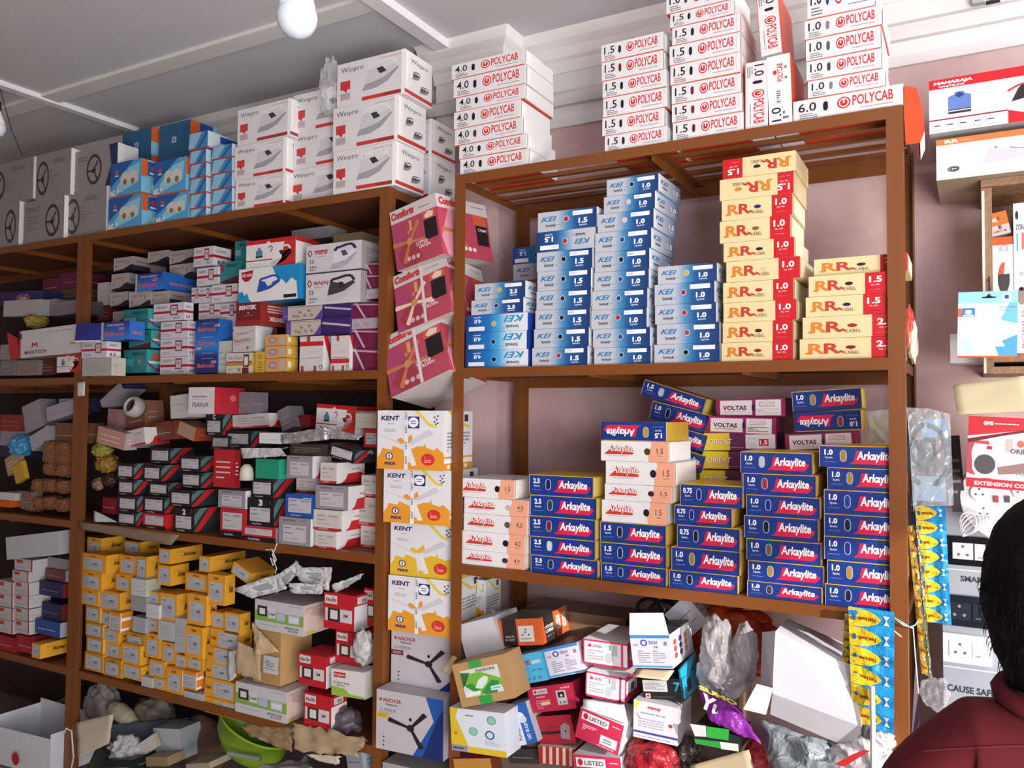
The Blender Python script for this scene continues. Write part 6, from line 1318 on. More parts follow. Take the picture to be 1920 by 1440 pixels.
F(plainbox('#b9bcbc', n=6, lines='#5a5a60'), 320, 712, 412, 825, 'white printed label sheet inside the open carton', Y=.012, d=.004, name='paper_label')
for i, (pts, Y, l) in enumerate([([(350, 250), (530, 110), (580, 160), (400, 320)], .02, 'clear packet with white switch plate, left of the heap'), ([(500, 150), (760, 150), (740, 300), (560, 240)], .03, 'clear packet with white switch plate, top of the heap'), ([(120, 290), (420, 190), (470, 290), (250, 350)], .0, 'clear packet hanging over the yellow boxes'),
        ([(760, 260), (960, 190), (940, 230), (780, 320)], .05, 'clear packet with white frame near the post'), ([(480, 250), (700, 260), (700, 320), (500, 320)], -.005, 'clear packet lying on the upper module plate box')]):
    q = pp(pts, Y)
    ctr = sum(q, Vector())/4
    w0 = sheet('switch_packet', q, MILKY, l, 'packet', (10, 8), .012, 5, 30+i, .003, .002, -.012, group='clear packets of switch plates')
    b = MB(); inn = [ctr+(p-ctr)*.72+Vector((0, .008, 0)) for p in q]; b.poly(inn, '#d8dadc'); b.poly([p+Vector((0, .004, 0)) for p in inn][::-1], '#c4c6c8'); in2 = [ctr+(p-ctr)*.42+Vector((0, .0075, 0)) for p in q]; b.poly(in2, '#9aa0a0')
    build(b, 'switch_plate', w0)
sheet('paper_roll', pp([(95, 690), (150, 680), (140, 860), (90, 890)], [.0, -.01, -.01, .0]), mat('#c9cccc', .5), 'white crumpled paper hanging beside the yellow boxes', 'paper', (5, 10), .008, 4, 41, .003, .002)
blob('plastic_bag', un(cx_(960), cy_(660), .0), (.035, .03, .06), mat('#a9a6a4', .3, bump=.6), 'white foil pack squeezed against the post', 'bag', .3, 2.2, 44)
blob('plastic_bag', un(cx_(850), cy_(1140), .06), (.06, .05, .05), mat('#5a5058', .4, bump=.5), 'dark crumpled bag behind the lowest red box', 'bag', .3, 2.2, 45)
# cardboard edge protector on shelf 3, twine
sheet('cardboard_strip', [un(146, 978, -.006), un(336, 1003, -.006), un(320, 1022, -.008), un(146, 992, -.006)], mat('#7c6a55', .85, bump=.2), 'brown cardboard strip folded over the second shelf edge at left', 'cardboard', (14, 3), .003, 5, 51, .003, .002)
tw = [un(520, 1018, -.006), un(511, 1040, -.012), un(515, 1052, -.014), un(507, 1046, -.012), un(512, 1060, -.012), un(518, 1050, -.01), un(510, 1030, -.01), un(498, 1031, -.006)]
b = MB(); b.tube(tw, .0022, mat('#c9c5c0')); b.tube([un(512, 1050, -.012), un(519, 1066, -.01), un(516, 1075, -.01)], .0016, mat('#c9c5c0')); build(b, 'twine', org=un(511, 1040, -.01), label='white twine knotted round the edge of the second shelf', cat='string')
# loose things on the second shelf
ctx(400, 700, 4)
sheet('foil_pack', pp([(505, 460), (840, 400), (850, 500), (515, 530)], .015), FOIL, 'crumpled silver foil pack lying across the switch boxes', 'foil pack', (18, 8), .016, 9, 61, .012)
sheet('foil_pack', pp([(800, 395), (1110, 470), (1080, 500), (850, 490)], .03), FOIL, 'dark silver foil tail right of the foil pack', 'foil pack', (12, 6), .014, 8, 62, .008)
F(plainbox('#cfcdd0', n=1), 345, 445, 505, 525, 'white carton end wrapped in clear film left of the foil', Y=.02, d=.1, **dict(name='switch_box'))
w0 = F(plainbox('#a8222a', '#8f1c24', n=4, lines='#d8b8b8'), 0, 570, 155, 850, 'red blister pack hanging over the black boxes', Y=.0, d=.03, name='blister_pack')
b = MB(); c = un(cx_(250), cy_(740), .02); b.lathe([(0, .03), (.012, .028), (.022, .015), (.026, -.005), (.026, -.03), (0, -.03)], mat('#c3bdb2', .4), c, 20); build(b, 'bell_push', org=c-Vector((0, 0, .03)), label='cream domed switch beside the green box', cat='switch', smooth=True)
sheet('plastic_bag', pp([(200, 560), (500, 560), (540, 620), (220, 640)], .0), MILKY, 'white plastic bag over the red blister pack and green box', 'bag', (12, 6), .02, 6, 64, .006)
b = MB(); b.tube(pp([(385, 640), (400, 590), (560, 555)], .015), .0022, mat('#4a9a7c')); build(b, 'twine', org=un(cx_(385), cy_(640), .01), label='green thread tied round the green box', cat='string')
ctx(150, 700, 4.237)
c = un(cx_(440), cy_(270), .1)
b = MB(); mx = Matrix.Translation(c) @ Matrix.Rotation(math.radians(70), 4, 'X'); b.lathe([(0, -.03), (.03, -.03), (.045, -.01), (.045, .02), (.035, .032), (.03, .032), (.03, .022), (0, .022)], mat('#a9a7a4', .4), n=24, mx=mx); b.lathe([(0, .024), (.026, .024), (.026, .023), (0, .023)], mat('#2a1c18', .2), n=20, mx=mx)
build(b, 'lamp_holder', org=c, label='white round lamp holder with dark centre under the first shelf', cat='lamp holder', smooth=True)
for i, (x, y, r, cc, l, am) in enumerate([(180, 610, .05, '#8f8a3c', 'yellow green plastic bag beside the left post', .3), (220, 720, .055, '#8a6a2c', 'golden brown bag under the yellow green one', .3), (150, 880, .035, '#8a6a5c', 'pinkish foil packet low beside the left post', .35), (240, 850, .04, '#3a2426', 'dark wrapped packet left of the black boxes', .3)]):
    blob('plastic_bag', un(cx_(x), cy_(y), .1), (r, r*.8, r*.75), mat(cc, .35, noise_amt=.2, bump=.8), l, 'bag', am, 2.6, 70+i)
F(plainbox('#7a1a24', n=1, lines='#c9a26a'), 175, 985, 290, 1110, 'dark red box beside the left post at shelf level', Y=.06, d=.08, **dict(name='switch_box'))
sheet('paper_roll', pp([(110, 1090), (240, 1150), (290, 1180), (110, 1180)], [.0, .01, .0, -.01]), mat('#b9c0c0', .4), 'white folded plastic sheet at the left end of the second shelf', 'plastic sheet', (8, 5), .01, 5, 75, .006)
# clear bag beside the iron cartons
blob('clear_bag', un(621, 165, .02), (.035, .04, .11), CLEAR, 'clear plastic bag tucked left of the tall iron carton stack', 'bag', .35, 2.5, 80)
# back stock that carries the heaps
def backstock(x0, x1, z0, z1, Y, d, label, c='#3a2c28'):
    put(plainbox(c, n=0), Vector((x0, Y, z0+.002)), Vector((1, 0, 0)), Vector((0, 0, 1)), x1-x0, z1-z0-.004, d, 'carton', label, 'box', 'dark cartons at the back of the racks')
# ================================================================ right rack, lower shelf
backstock(-1.38, -.2, Z4, Z4+.13, .05, .3, 'dark carton base hidden under the heap on the lowest right shelf', '#6a5a50')
backstock(-1.30, -.95, Z4+.13, .92, .24, .15, 'brown carton hidden at the back of the heap, left', '#7a6450')
backstock(-.93, -.60, Z4+.13, .93, .24, .15, 'brown carton hidden at the back of the heap, middle', '#7a6450')
ctx(830, 1090, 4.113)
hp = dict(name='product_box', group='product boxes heaped on the lowest right shelf')
PW = plainbox('#c3c2c6', '#a9a8ad', n=0)
Q(PW, (180, 590), (455, 528), (176, 335), 'grey white carton tilted in the left corner of the heap', Y=.012, d=.15, yaw=0, **hp)
Q(socketbox(), (452, 500), (775, 490), (412, 300), 'orange and black socket carton at the top of the heap', Y=.03, d=.2, yaw=2, **hp)
pbx = Q(pandora(), (150, 975), (560, 900), (55, 650), 'brown carton with green leaf label and green tape', Y=-.105, d=.095, **hp)
Q(lebox(), (592, 802), (818, 760), (535, 582), 'light blue bulb box right of the green taped carton', Y=.005, d=.1, **hp)
Q(techbox(0), (828, 750), (1098, 698), (758, 528), 'lilac white box with blue edge behind the white ones', Y=.02, d=.16, **hp)
Q(listed(0), (1085, 632), (1425, 684), (1075, 438), 'white box with pink frame, upper of two', Y=.015, d=.19, **hp)
Q(listed(0), (1100, 880), (1402, 945), (1100, 688), 'white box with pink frame, lower of two', Y=.0, d=.12, **hp)
Q(listedred(), (692, 1018), (1035, 980), (630, 828), 'crimson socket box under the light blue box', Y=.01, d=.12, **hp)
lbx = Q(listed(1), (1020, 1195), (1352, 1345), (1080, 978), 'big crimson and white box with its lid ajar', Y=-.05, d=.15, **hp)
Q(listed(1), (1030, 1600), (1400, 1640), (1060, 1345), 'crimson and white box at the bottom edge', Y=-.04, d=.15, **hp)
Q(bulbbox(), (582, 1272), (735, 1238), (490, 965), 'blue and white bulb box leaning left of the dark red boxes', Y=-.01, d=.07, **hp)
Q(tubebox(), (72, 1300), (495, 1362), (66, 972), 'yellow and white box with round pictures under the brown carton', Y=-.09, d=.085, **hp)
Q(redwhite(), (752, 1262), (1030, 1250), (698, 1045), 'dark red box with a socket picture', Y=.02, d=.12, **hp)
Q(stripedred(), (745, 1400), (1030, 1430), (745, 1270), 'red and cream striped packet low in the heap', Y=.0, d=.1, **hp)
Q(plainbox('#b9823c', '#7a2a24', '#9a2420', n=2, lines='#3a5a3a'), (110, 1560), (400, 1560), (95, 1370), 'red and orange box at the bottom left of the heap', Y=-.01, d=.1, **hp)
Q(plainbox('#3a3234', n=1), (520, 1400), (745, 1410), (520, 1290), 'dark box under the blue and white bulb box', Y=.03, d=.1, **hp)
F(kent(0), 140, -30, 330, 330, 'white fan carton seen through the rack behind the heap', Y=.18, d=.1, **hp)
adopt(sheet('carton_flap', pp([(0, 690), (80, 570), (110, 600), (60, 720)], [-.06, -.04, -.03, -.05]), KRAFT, 'torn corner of the green taped carton', 'cardboard', (5, 5), .006, 4, 91, .003, .004), pbx, 'torn_corner')
adopt(sheet('carton_flap', pp([(1085, 905), (1400, 950), (1430, 1100), (1080, 975)], [-.02, -.02, -.05, -.05]), mat('#d9d8da', .6), 'white lid of the big crimson box', 'cardboard', (8, 4), .004, 3, 92, .002), lbx, 'open_lid')
ctx(1060, 1110, 4.365)
tbx = Q(techbox(1), (557, 620), (882, 628), (500, 352), 'lilac white open box with its flap standing up', Y=-.02, d=.19, **hp)
sbx = Q(sevenbox(), (642, 872), (975, 885), (620, 705), 'black box with a blue number 7 and teal side', Y=.0, d=.12, yaw=0, **hp)
Q(stanup(), (556, 1182), (918, 1262), (570, 882), 'white open box with a navy band', Y=-.03, d=.12, **hp)
adopt(sheet('carton_flap', pp([(595, 628), (890, 640), (835, 720), (550, 690)], [-.02, -.02, -.05, -.05]), mat('#c2b08e', .8), 'tan flap hanging under the lilac white box', 'cardboard', (6, 4), .003, 3, 93, .002), tbx, 'carton_flap')
b = MB(); TL_ = mat('#2592b8', .4)
p_ = pp([(935, 640), (1075, 480), (1020, 790), (970, 880)], [-.002, .12, .12, .0]); b.poly(p_, TL_); b.poly([q+Vector((-.003, .0, 0)) for q in p_][::-1], TL_); adopt(build(b, 'carton_flap', org=p_[0]), sbx, 'carton_flap')
b = MB(); BK = mat('#17161a', .35)
for (cx0, cy0, r_, Y) in ((700, 150, .035, .22), (820, 190, .04, .24), (880, 150, .034, .26)):
    c = un(cx_(cx0), cy_(cy0), Y); pts = [c+Vector((math.cos(a)*r_*1.3, 0, math.sin(a)*r_)) for a in [i*math.pi/8 for i in range(17)]]; b.tube(pts, .006, BK)
build(b, 'cable_coil', org=un(cx_(800), cy_(180), .24), label='loops of black cable at the back of the heap', cat='cable')
Q(plainbox('#c9cdd6', '#a9b0bc', n=2, lines='#b8746a'), (990, 400), (1170, 240), (985, 130), 'white printed box standing tilted at the back', Y=.2, d=.06, **hp)
RB = mat('#b8401f', .3, noise_amt=.25, scale=40, bump=.7)
blob('plastic_bag', un(cx_(1380), cy_(400), .26), (.15, .05, .10), RB, 'shiny orange red bag at the back behind the clear bags', 'bag', .2, 2.5, 101)
for i, (x, y, r, l) in enumerate([(1240, 480, (.045, .045, .10), 'tall clear bag of pale parts, left one'), (1470, 500, (.035, .04, .08), 'tall clear bag of pale parts, right one'), (1290, 680, (.07, .05, .07), 'round clear bag of grey parts below the tall ones')]):
    w0 = blob('clear_bag', un(cx_(x), cy_(y), .06), r, film_mat('bag_film', '#b8b4b8', .42, .15), l, 'bag', .22, 2.2, 110+i, group='clear bags of parts')
    blob('bag_contents', (0, .02, -.01), tuple(q*.72 for q in r), mat(['#b3b1b6', '#a9a7ad', '#5a4a4c'][i], .5, bump=.5), None, None, .2, 3, 120+i, 3, parent=w0)
PU = mat('#7a2a8a', .25, noise_amt=.3, scale=30, bump=.6)
w0 = sheet('snack_bag', pp([(1080, 760), (1420, 940), (1600, 1240), (1180, 1050)], [-.0, .02, -.06, -.05]), PU, 'shiny purple bag with white and yellow lettering', 'bag', (16, 12), .014, 5, 131, .004, .003, .03)
b = MB()
def lettering(b, txt, TL, TR, BL, c, bold=.03, off=-.004):
    TL, TR, BL = Vector(TL), Vector(TR), Vector(BL); n = (TR-TL).cross(TL-BL).normalized()
    vs, fs = text_mesh(txt, bold, 0); b.raw([BL+(TR-TL)*x+(TL-BL)*y+n*abs(off) for x, y in vs], fs, c)
lettering(b, 'Yuz', *pp([(1130, 820), (1370, 960), (1090, 930)], [-.035, -.03, -.045]), '#d8c8dc', .04); lettering(b, 'SUMO', *pp([(1090, 760), (1400, 900), (1100, 800)], [-.03, -.02, -.035]), '#c8b83a', .05)
build(b, 'print', w0)
GB = plainbox('#22262a', '#1f2326', '#22262a', n=0)
o = Q(GB, (1055, 1210), (1420, 1310), (1000, 1090), 'black and green open box under the purple bag', Y=-.05, d=.12, **hp)
b = MB(); gq = pp([(1155, 1100), (1340, 1125), (1335, 1215), (1160, 1190)], -.056); b.poly(gq, '#2f9a3c'); gq = pp([(1265, 1225), (1415, 1245), (1420, 1305), (1275, 1285)], -.055); b.poly(gq, '#c9ccc9'); gq = pp([(1055, 1200), (1265, 1225), (1275, 1282), (1065, 1240)], -.055); b.poly(gq, '#2f8a38'); gq = pp([(1020, 1080), (1150, 1095), (1155, 1185), (1060, 1180)], -.056); b.poly(gq, '#c2c6c4')
s_ = build(b, 'print_panel'); s_.parent = o; s_.matrix_parent_inverse = o.matrix_world.inverted()
RBG = mat('#8a1c26', .3, noise_amt=.2, bump=.7)
blob('plastic_bag', un(cx_(720), cy_(1400), -.01), (.085, .05, .06), RBG, 'crumpled crimson bag at the bottom under the white box', 'bag', .25, 2.4, 140)
blob('plastic_bag', un(cx_(1000), cy_(1330), .02), (.035, .04, .05), film_mat('smoke_film', '#3a3234', .7), 'smoky dark clear bag left of the green and black box', 'bag', .25, 2.2, 141)
sheet('carton_flap', pp([(1020, 1420), (1500, 1290), (1560, 1500), (1040, 1560)], [-.06, -.05, -.06, -.07]), mat('#a9997c', .8), 'tan carton side at the bottom edge under the green box', 'cardboard', (8, 5), .004, 3, 142, .004)
blob('plastic_bag', un(cx_(1560), cy_(1390), .0), (.03, .04, .06), RBG, 'narrow red shiny bag right of the tan carton side', 'bag', .2, 2.2, 143)
ctx(1350, 1110, 4.365)
WB = mat('#c6c4cc', .55, noise_amt=.04)
b = MB(); Cq = pp([(450, 325), (1075, 605), (1160, 1105), (430, 830)], [-.02, -.02, -.05, -.05])
Dq = pp([(430, 830), (1160, 1105), (1090, 1290), (410, 1000)], [-.05, -.05, -.03, -.03])
bk = Vector((0, .16, 0)); th = Vector((0, .003, .0))
for quad in (Cq, Dq): b.poly([quad[0], quad[3], quad[2], quad[1]], WB); b.poly([p+th for p in quad], WB)
b.poly([Cq[0], Cq[0]+bk, Cq[3]+bk, Cq[3]], WB); b.poly([Cq[0], Cq[1], Cq[1]+bk, Cq[0]+bk], WB); b.poly([Cq[1], Cq[2], Cq[2]+bk, Cq[1]+bk], WB); b.poly([Dq[3], Dq[3]+bk, Dq[2]+bk, Dq[2]], WB); b.poly([Cq[0]+bk, Cq[1]+bk, Cq[2]+bk, Dq[2]+bk, Dq[3]+bk], WB)
wc = build(b, 'white_carton', org=Cq[3], label='large plain white carton lying open in the right half of the heap', cat='carton')
b = MB(); q = pp([(300, 755), (432, 790), (375, 1005), (190, 960)], [-.07, -.052, -.06, -.09]); b.poly([q[0], q[3], q[2], q[1]], WB); b.poly([p+th for p in q], WB); build(b, 'end_flap', wc)
b = MB(); q = pp([(345, 330), (455, 318), (425, 765), (330, 775)], [.03, -.02, -.05, .02]); b.poly([q[0], q[3], q[2], q[1]], WB); b.poly([p+th for p in q], WB); build(b, 'side_flap', wc)
sheet('grey_bag', pp([(330, 1030), (900, 1240), (1050, 1500), (430, 1500)], [.0, -.02, -.09, -.09]), GREYBAG, 'dark grey plastic sheet under the large white carton', 'plastic sheet', (16, 12), .03, 4, 151, .003, .003, .03)
blob('plastic_bag', un(cx_(1150), cy_(1400), -.02), (.09, .05, .06), film_mat('pale_film', '#d0d0d4', .6), 'clear grey bag with red edge beside the white stick', 'bag', .25, 2.4, 152)
b = MB(); q = pp([(880, 1440), (1080, 1330), (1180, 1290), (1230, 1300), (1000, 1440)], -.085); b.poly(q, '#b82a2a'); build(b, 'red_ribbon', org=q[0], label='red printed ribbon lying across the grey sheet', cat='ribbon')
b = MB(); b.tube([un(cx_(1245), cy_(770), -.05), un(cx_(1250), cy_(1100), -.06), un(cx_(1252), cy_(1470), -.07), Vector((un(cx_(1252), cy_(1470), -.07).x, -.02, Z4+.01))], .006, mat('#d4d2d0', .5), 10); build(b, 'paper_stick', org=un(cx_(1252), cy_(1470), -.07), label='thin white stick standing in front of the glue sachets', cat='stick')
blob('clear_bag', un(cx_(1330), cy_(1210), -.015), (.028, .02, .035), film_mat('bag_film2', '#d8e4e8', .6), 'crumpled clear bag below the front strip of glue sachets', 'bag', .35, 3, 153)
b = MB(); b.lathe([(0, 0), (.011, 0), (.011, .045), (.006, .05), (.006, .056), (0, .056)], mat('#9a968c', .3, metal=.4), un(cx_(1195), cy_(1190), .0), 14); build(b, 'metal_cylinder', org=un(cx_(1195), cy_(1190), .0), label='small grey metal cylinder left of the clear crumpled bag', cat='cylinder')
# ---- strips of glue sachets
def gluestrip(name, TL, TR, BR, BL, n, label, seed, brown=False):
    TL, TR, BR, BL = map(Vector, (TL, TR, BR, BL)); r = root(name, TL, label, 'glue strip', 'strips of glue sachets')
    nrm = (TR-TL).cross(TL-BL).normalized(); blue = mat('#1f7fb8', .22, bump=.4); yel = mat('#d8b82a' if not brown else '#a8842c', .25, noise_amt=.1, bump=.4)
    if brown: blue = mat('#5a5a40', .3)
    def pt(u, v, o=0.0):
        q = (TL*(1-u)+TR*u)*(1-v)+(BL*(1-u)+BR*u)*v
        return q+nrm*(o+.006*math.sin(v*n*math.pi*2)*.5+.006*noise.noise(Vector((u*3, v*6, seed))))
    for k_ in range(n):
        b = MB(); v0, v1 = k_/n, (k_+1)/n; m_ = 5
        for j in range(m_):
            for i in range(6):
                a, c = i/6, (i+1)/6; e, f = v0+(v1-v0)*j/m_, v0+(v1-v0)*(j+1)/m_
                b.poly([pt(a, e), pt(a, f), pt(c, f), pt(c, e)], blue)
        ms = b
        vm = (v0+v1)/2; hv = (v1-v0)*.49
        prof = [(0, -1), (.25, -.97), (.45, -.8), (.64, -.42), (.72, 0), (.64, .42), (.45, .8), (.25, .97), (0, 1)]
        ctr = pt(.3, vm, .0045)
        for (u_, s_), (u2, s2) in zip(prof[:-1], prof[1:]):
            b.poly([ctr, pt(u_, vm+hv*s_, .0035), pt(u2, vm+hv*s2, .0035)], yel)
        b.poly([ctr, pt(0, vm+hv*.95, .0035), pt(0, vm-hv*.95, .0035)], yel)
        for a0 in range(0, 360, 40):
            a1 = a0+40; g = lambda a: pt(.12+.05*math.cos(math.radians(a)), vm+hv*.36*math.sin(math.radians(a)), .0055)
            b.poly([pt(.12, vm, .0055), g(a0), g(a1)], '#1f5f98')
        vs, fs = text_mesh('Fevi kwik', .03, 0)
        b.raw([pt(.6-.4*x, vm+hv*(.25-.0)-hv*.5*(1-y)+hv*.1, .0062) for x, y in vs], [f for f in fs], '#8a2a1c')
        b.poly([pt(.76, vm-hv*.5, .002), pt(.9, vm-hv*.5, .002), pt(.83, vm, .002)], '#c9d0d8'); b.poly([pt(.83, vm, .002), pt(.76, vm+hv*.5, .002), pt(.9, vm+hv*.5, .002)], '#c9d0d8')
        build(b, 'sachet', r, smooth=False)
    return r
gluestrip('glue_sachet_strip', un(1591, 1136, -.03), un(1677, 1148, -.03), un(1676, 1378, -.036), un(1598, 1352, -.036), 6, 'front strip of yellow and blue glue sachets hanging from the middle shelf', 3)
gluestrip('glue_sachet_strip', un(1584, 1150, -.012), un(1610, 1150, -.012), un(1600, 1245, -.014), un(1578, 1245, -.014), 3, 'blue strip just behind the front glue strip', 4)
gluestrip('glue_sachet_strip', un(1716, 948, .05), un(1772, 948, .05), un(1784, 1172, .05), un(1730, 1165, .05), 8, 'long strip of yellow glue sachets right of the rack post', 5)
gluestrip('glue_sachet_strip', un(1702, 985, .03), un(1722, 985, .03), un(1748, 1272, .03), un(1728, 1262, .03), 9, 'faded strip of glue sachets close to the rack post', 6, True)
b = MB(); tw = mat('#7ab8a8'); b.tube([un(1676, 1158, -.008), un(1690, 1166, -.01), un(1706, 1176, -.006), un(1716, 1172, .02), un(1724, 1160, .03)], .0016, tw); b.tube([un(1678, 1160, -.008), un(1694, 1172, -.01), un(1712, 1178, .0)], .0014, mat('#d8d8d4')); b.tube([un(1712, 1176, 0), un(1716, 1230, .005), un(1722, 1300, .01)], .0013, mat('#d8d8d4')); b.tube([un(1676, 1183, -.03), un(1690, 1194, -.03)], .0018, mat('#e0b8a0'))
build(b, 'twine', org=un(1700, 1172, -.01), label='teal and white twine knotted round the right rack post', cat='string')
b = MB(); q = [un(1718, 1215, .06), un(1722, 1300, .06), un(1726, 1345, .05), un(1716, 1400, .05), un(1708, 1400, .05)]; b.poly([q[0], q[4], q[3], q[2], q[1]], mat('#4a3a4a', .2)); b.poly([p+Vector((0, .002, 0)) for p in q], mat('#4a3a4a', .2)); build(b, 'dark_strip', org=q[0], label='dark shiny plastic strip hanging beside the right post', cat='plastic strip')
blob('clear_bag', un(1752, 1300, .262), (.035, .03, .045), CLEAR, 'clear crumpled bag between the post and the person', 'bag', .3, 1.8, 161)
for i, (x, y0, y1, c, l) in enumerate([(1706, 562, 672, '#c04a44', 'red and white packet squeezed behind the right post'), (1712, 580, 700, '#c9c2b4', 'pale bag end hanging behind the right post')]):
    blob('plastic_bag', un(x, (y0+y1)/2, .15), (.012, .03, .06), mat(c, .3, bump=.5), l, 'bag', .25, 2, 165+i)
EB = plainbox('#24509c', '#c8ccd4', n=1, lines='#e8dce4')
for i, (x0, yt, x1, yb) in enumerate(((1704, 922, 1712, 960), (1704, 962, 1718, 1006))):
    q0, q1 = un(x0, yb, .1), un(x1, yt, .1)
    put(EB, Vector((-.138, .1, q0.z)), Vector((1, 0, 0)), Vector((0, 0, 1)), q1.x+.138, q1.z-q0.z, .12, 'product_box', 'blue box end peeping out right of the rack post, %s' % ('upper', 'lower')[i], 'box', 'blue box ends behind the rack post')
# ---- clamshell packs hanging right of the rack
b = MB(); CL = film_mat('clamshell', '#dfe6ea', .3, .1); pts = [(1700, 764), (1742, 766), (1781, 776), (1788, 948), (1712, 950), (1706, 840)]
f_ = [un(x, y, .04) for x, y in pts]; g_ = [p+Vector((0, .03, 0)) for p in f_]; b.poly(f_[::-1], CL)
for a, c in zip(range(6), [1, 2, 3, 4, 5, 0]): b.poly([f_[a], f_[c], g_[c], g_[a]], CL)
cl = build(b, 'clamshell_pack', org=f_[0], label='clear clamshell pack hanging just right of the rack', cat='pack')
b = MB(); c = un(1738, 862, .06); b.tube([c+Vector((.045*math.cos(a), 0, .075*math.sin(a)+.01)) for a in [math.radians(i) for i in range(-70, 251, 20)]], .007, mat('#4a5458', .3)); b.box((c.x-.03, c.y-.004, c.z-.03), (c.x+.02, c.y+.006, c.z+.05), mat('#2f3437', .3)); b.box((c.x-.03, c.y-.003, c.z-.10), (c.x+.04, c.y+.004, c.z-.04), mat('#8aa8c4', .4)); b.box((c.x-.01, c.y-.003, c.z+.055), (c.x+.045, c.y+.003, c.z+.1), mat('#7fa4cc', .4)); build(b, 'tool', cl)
b = MB(); f_ = [un(x, y, .25) for x, y in ((1622, 772), (1674, 766), (1674, 833), (1630, 833))]; b.poly(f_[::-1], CL); b.poly([p+Vector((0, .03, 0)) for p in f_], CL); cl = build(b, 'clamshell_pack', org=f_[3], label='clear pack with cream parts standing behind the rightmost blue stack', cat='pack')
b = MB(); c = un(1645, 808, .265); b.box((c.x-.02, c.y, c.z-.03), (c.x+.03, c.y+.01, c.z+.03), mat('#c3b89c', .5)); build(b, 'pack_contents', cl)
# ================================================================ right side of the photo
YR = .24
wd = mat('#8a6a50', .6, noise_amt=.3, scale=40, bump=.3); px0, px1 = un(1840, 400, YR).x, un(1860, 400, YR).x
r = root('wall_shelf', (px0, YR, 1.7), 'old brown wall shelf with a peeling corner post at the right', 'shelf')
zt_, zb_ = un(1850, 336, YR).z, un(1850, 700, YR).z
b = MB(); b.box((px0, YR, zb_), (px1, YR+.03, zt_-.022), wd); build(b, 'post', r)
b = MB(); b.box((px0+.001, YR-.0016, zb_), (px0+.007, YR-.0002, zt_-.03), mat('#d9cfc0', .7, noise_amt=.3, scale=60)); build(b, 'peeling_paint', r)
b = MB(); b.box((px0, YR, zt_-.02), (1.1, YW-.002, zt_), wd); build(b, 'top_board', r)
b = MB(); b.box((px0+.001, YR+.03, un(1900, 662, YR).z-.02), (1.1, YW-.002, un(1900, 662, YR).z), wd); build(b, 'shelf_board', r)
b = MB(); b.box((px0+.001, YR+.03, zb_), (1.1, YW-.002, zb_+.018), wd); build(b, 'lower_board', r)
b = MB(); b.box((px1, YW-.02, zb_+.018), (1.1, YW-.003, zt_-.021), mat('#6a5240', .8)); build(b, 'back_or_shade_panel', r)
pos = dict(name='iron_carton', group='iron cartons on the wall shelf')
ctx(1640, 0, 3.4286)
P0 = un(cx_(398), cy_(1190), .2); P0.z = zt_+.001; hh = un(cx_(390), cy_(858), .2).z-P0.z
put(rriron(), P0, Vector((1, 0, 0)), Vector((0, 0, 1)), .33, hh-.001, .28, 'iron_carton', 'white iron carton with orange band, lilac iron, under the red one', 'box', pos['group'])
P1 = un(cx_(352), cy_(858), .2); P1.z = P0.z+hh; h2 = un(cx_(344), cy_(525), .2).z-P1.z
put(maharaja(), P1, Vector((1, 0, 0)), Vector((0, 0, 1)), .37, h2, .27, 'iron_carton', 'red and white iron carton on top at the right edge', 'box', pos['group'])
ctx(1740, 380, 6)
zs = un(1900, 662, YR).z; Yl = .27
F(lampbox(1), 705, 560, 1002, 985+300, 'tall orange and white lamp box inside the wall shelf', Y=Yl, d=.1, name='lamp_box', group='lamp boxes', z0=zs+.001, h=un(cx_(705), cy_(400), Yl).z-zs)
Q(lampbox(0), (700, 388), (935, 330), (692, 135), 'small orange and grey lamp box lying on the tall one', Y=Yl, d=.12, name='lamp_box', group='lamp boxes')
F(hvbox(), 972, 20, 1250, 1020, 'tall white lamp box cut off by the right edge', Y=Yl-.005, d=.12, name='lamp_box', group='lamp boxes', z0=zs+.001, h=un(cx_(972), cy_(20), Yl).z-zs)
F(plainbox('#dcdde0', n=3, lines='#8a8aa0'), 260*.1+230, 1880, 1300, 2200, 'white box partly hidden behind the tan carton at right', Y=.3, d=.1, name='lamp_box', z0=zb_+.02, h=.09)
Q(bellpack(), (328, 1735), (1002, 1735), (330, 1010), 'blue and white hanging pack with a white bell shape', Y=.13, d=.03, name='hang_pack')
ctx(1600, 680, 3.79)
xc = Q(extcord(), (800, 878), (1300, 920), (740, 378), 'red and white extension cord carton with its top open', Y=.02, d=.16, name='product_box')
fl = sheet('open_flap', pp([(706, 160), (1220, 92), (1300, 340), (738, 372)], [.06, .06, .03, .03]), mat('#bdb08f', .8, noise_amt=.06), None, None, (8, 8), .004, 3, 171, .003)
fl.parent = xc; fl.matrix_parent_inverse = xc.matrix_world.inverted()
bp_ = un(1855, 553, .145); b = MB(); b.tube([Vector((bp_.x, YR-.001, bp_.z+.05)), Vector((bp_.x, .15, bp_.z+.045)), Vector((bp_.x, .127, bp_.z+.012)), Vector((bp_.x, .14, bp_.z-.004))], .0018, mat('#3a3a3e', .3, metal=.6)); build(b, 'display_hook', org=Vector((bp_.x, YR-.001, bp_.z+.05)), label='dark wire hook holding the blue pack with a white bell shape', cat='hook')
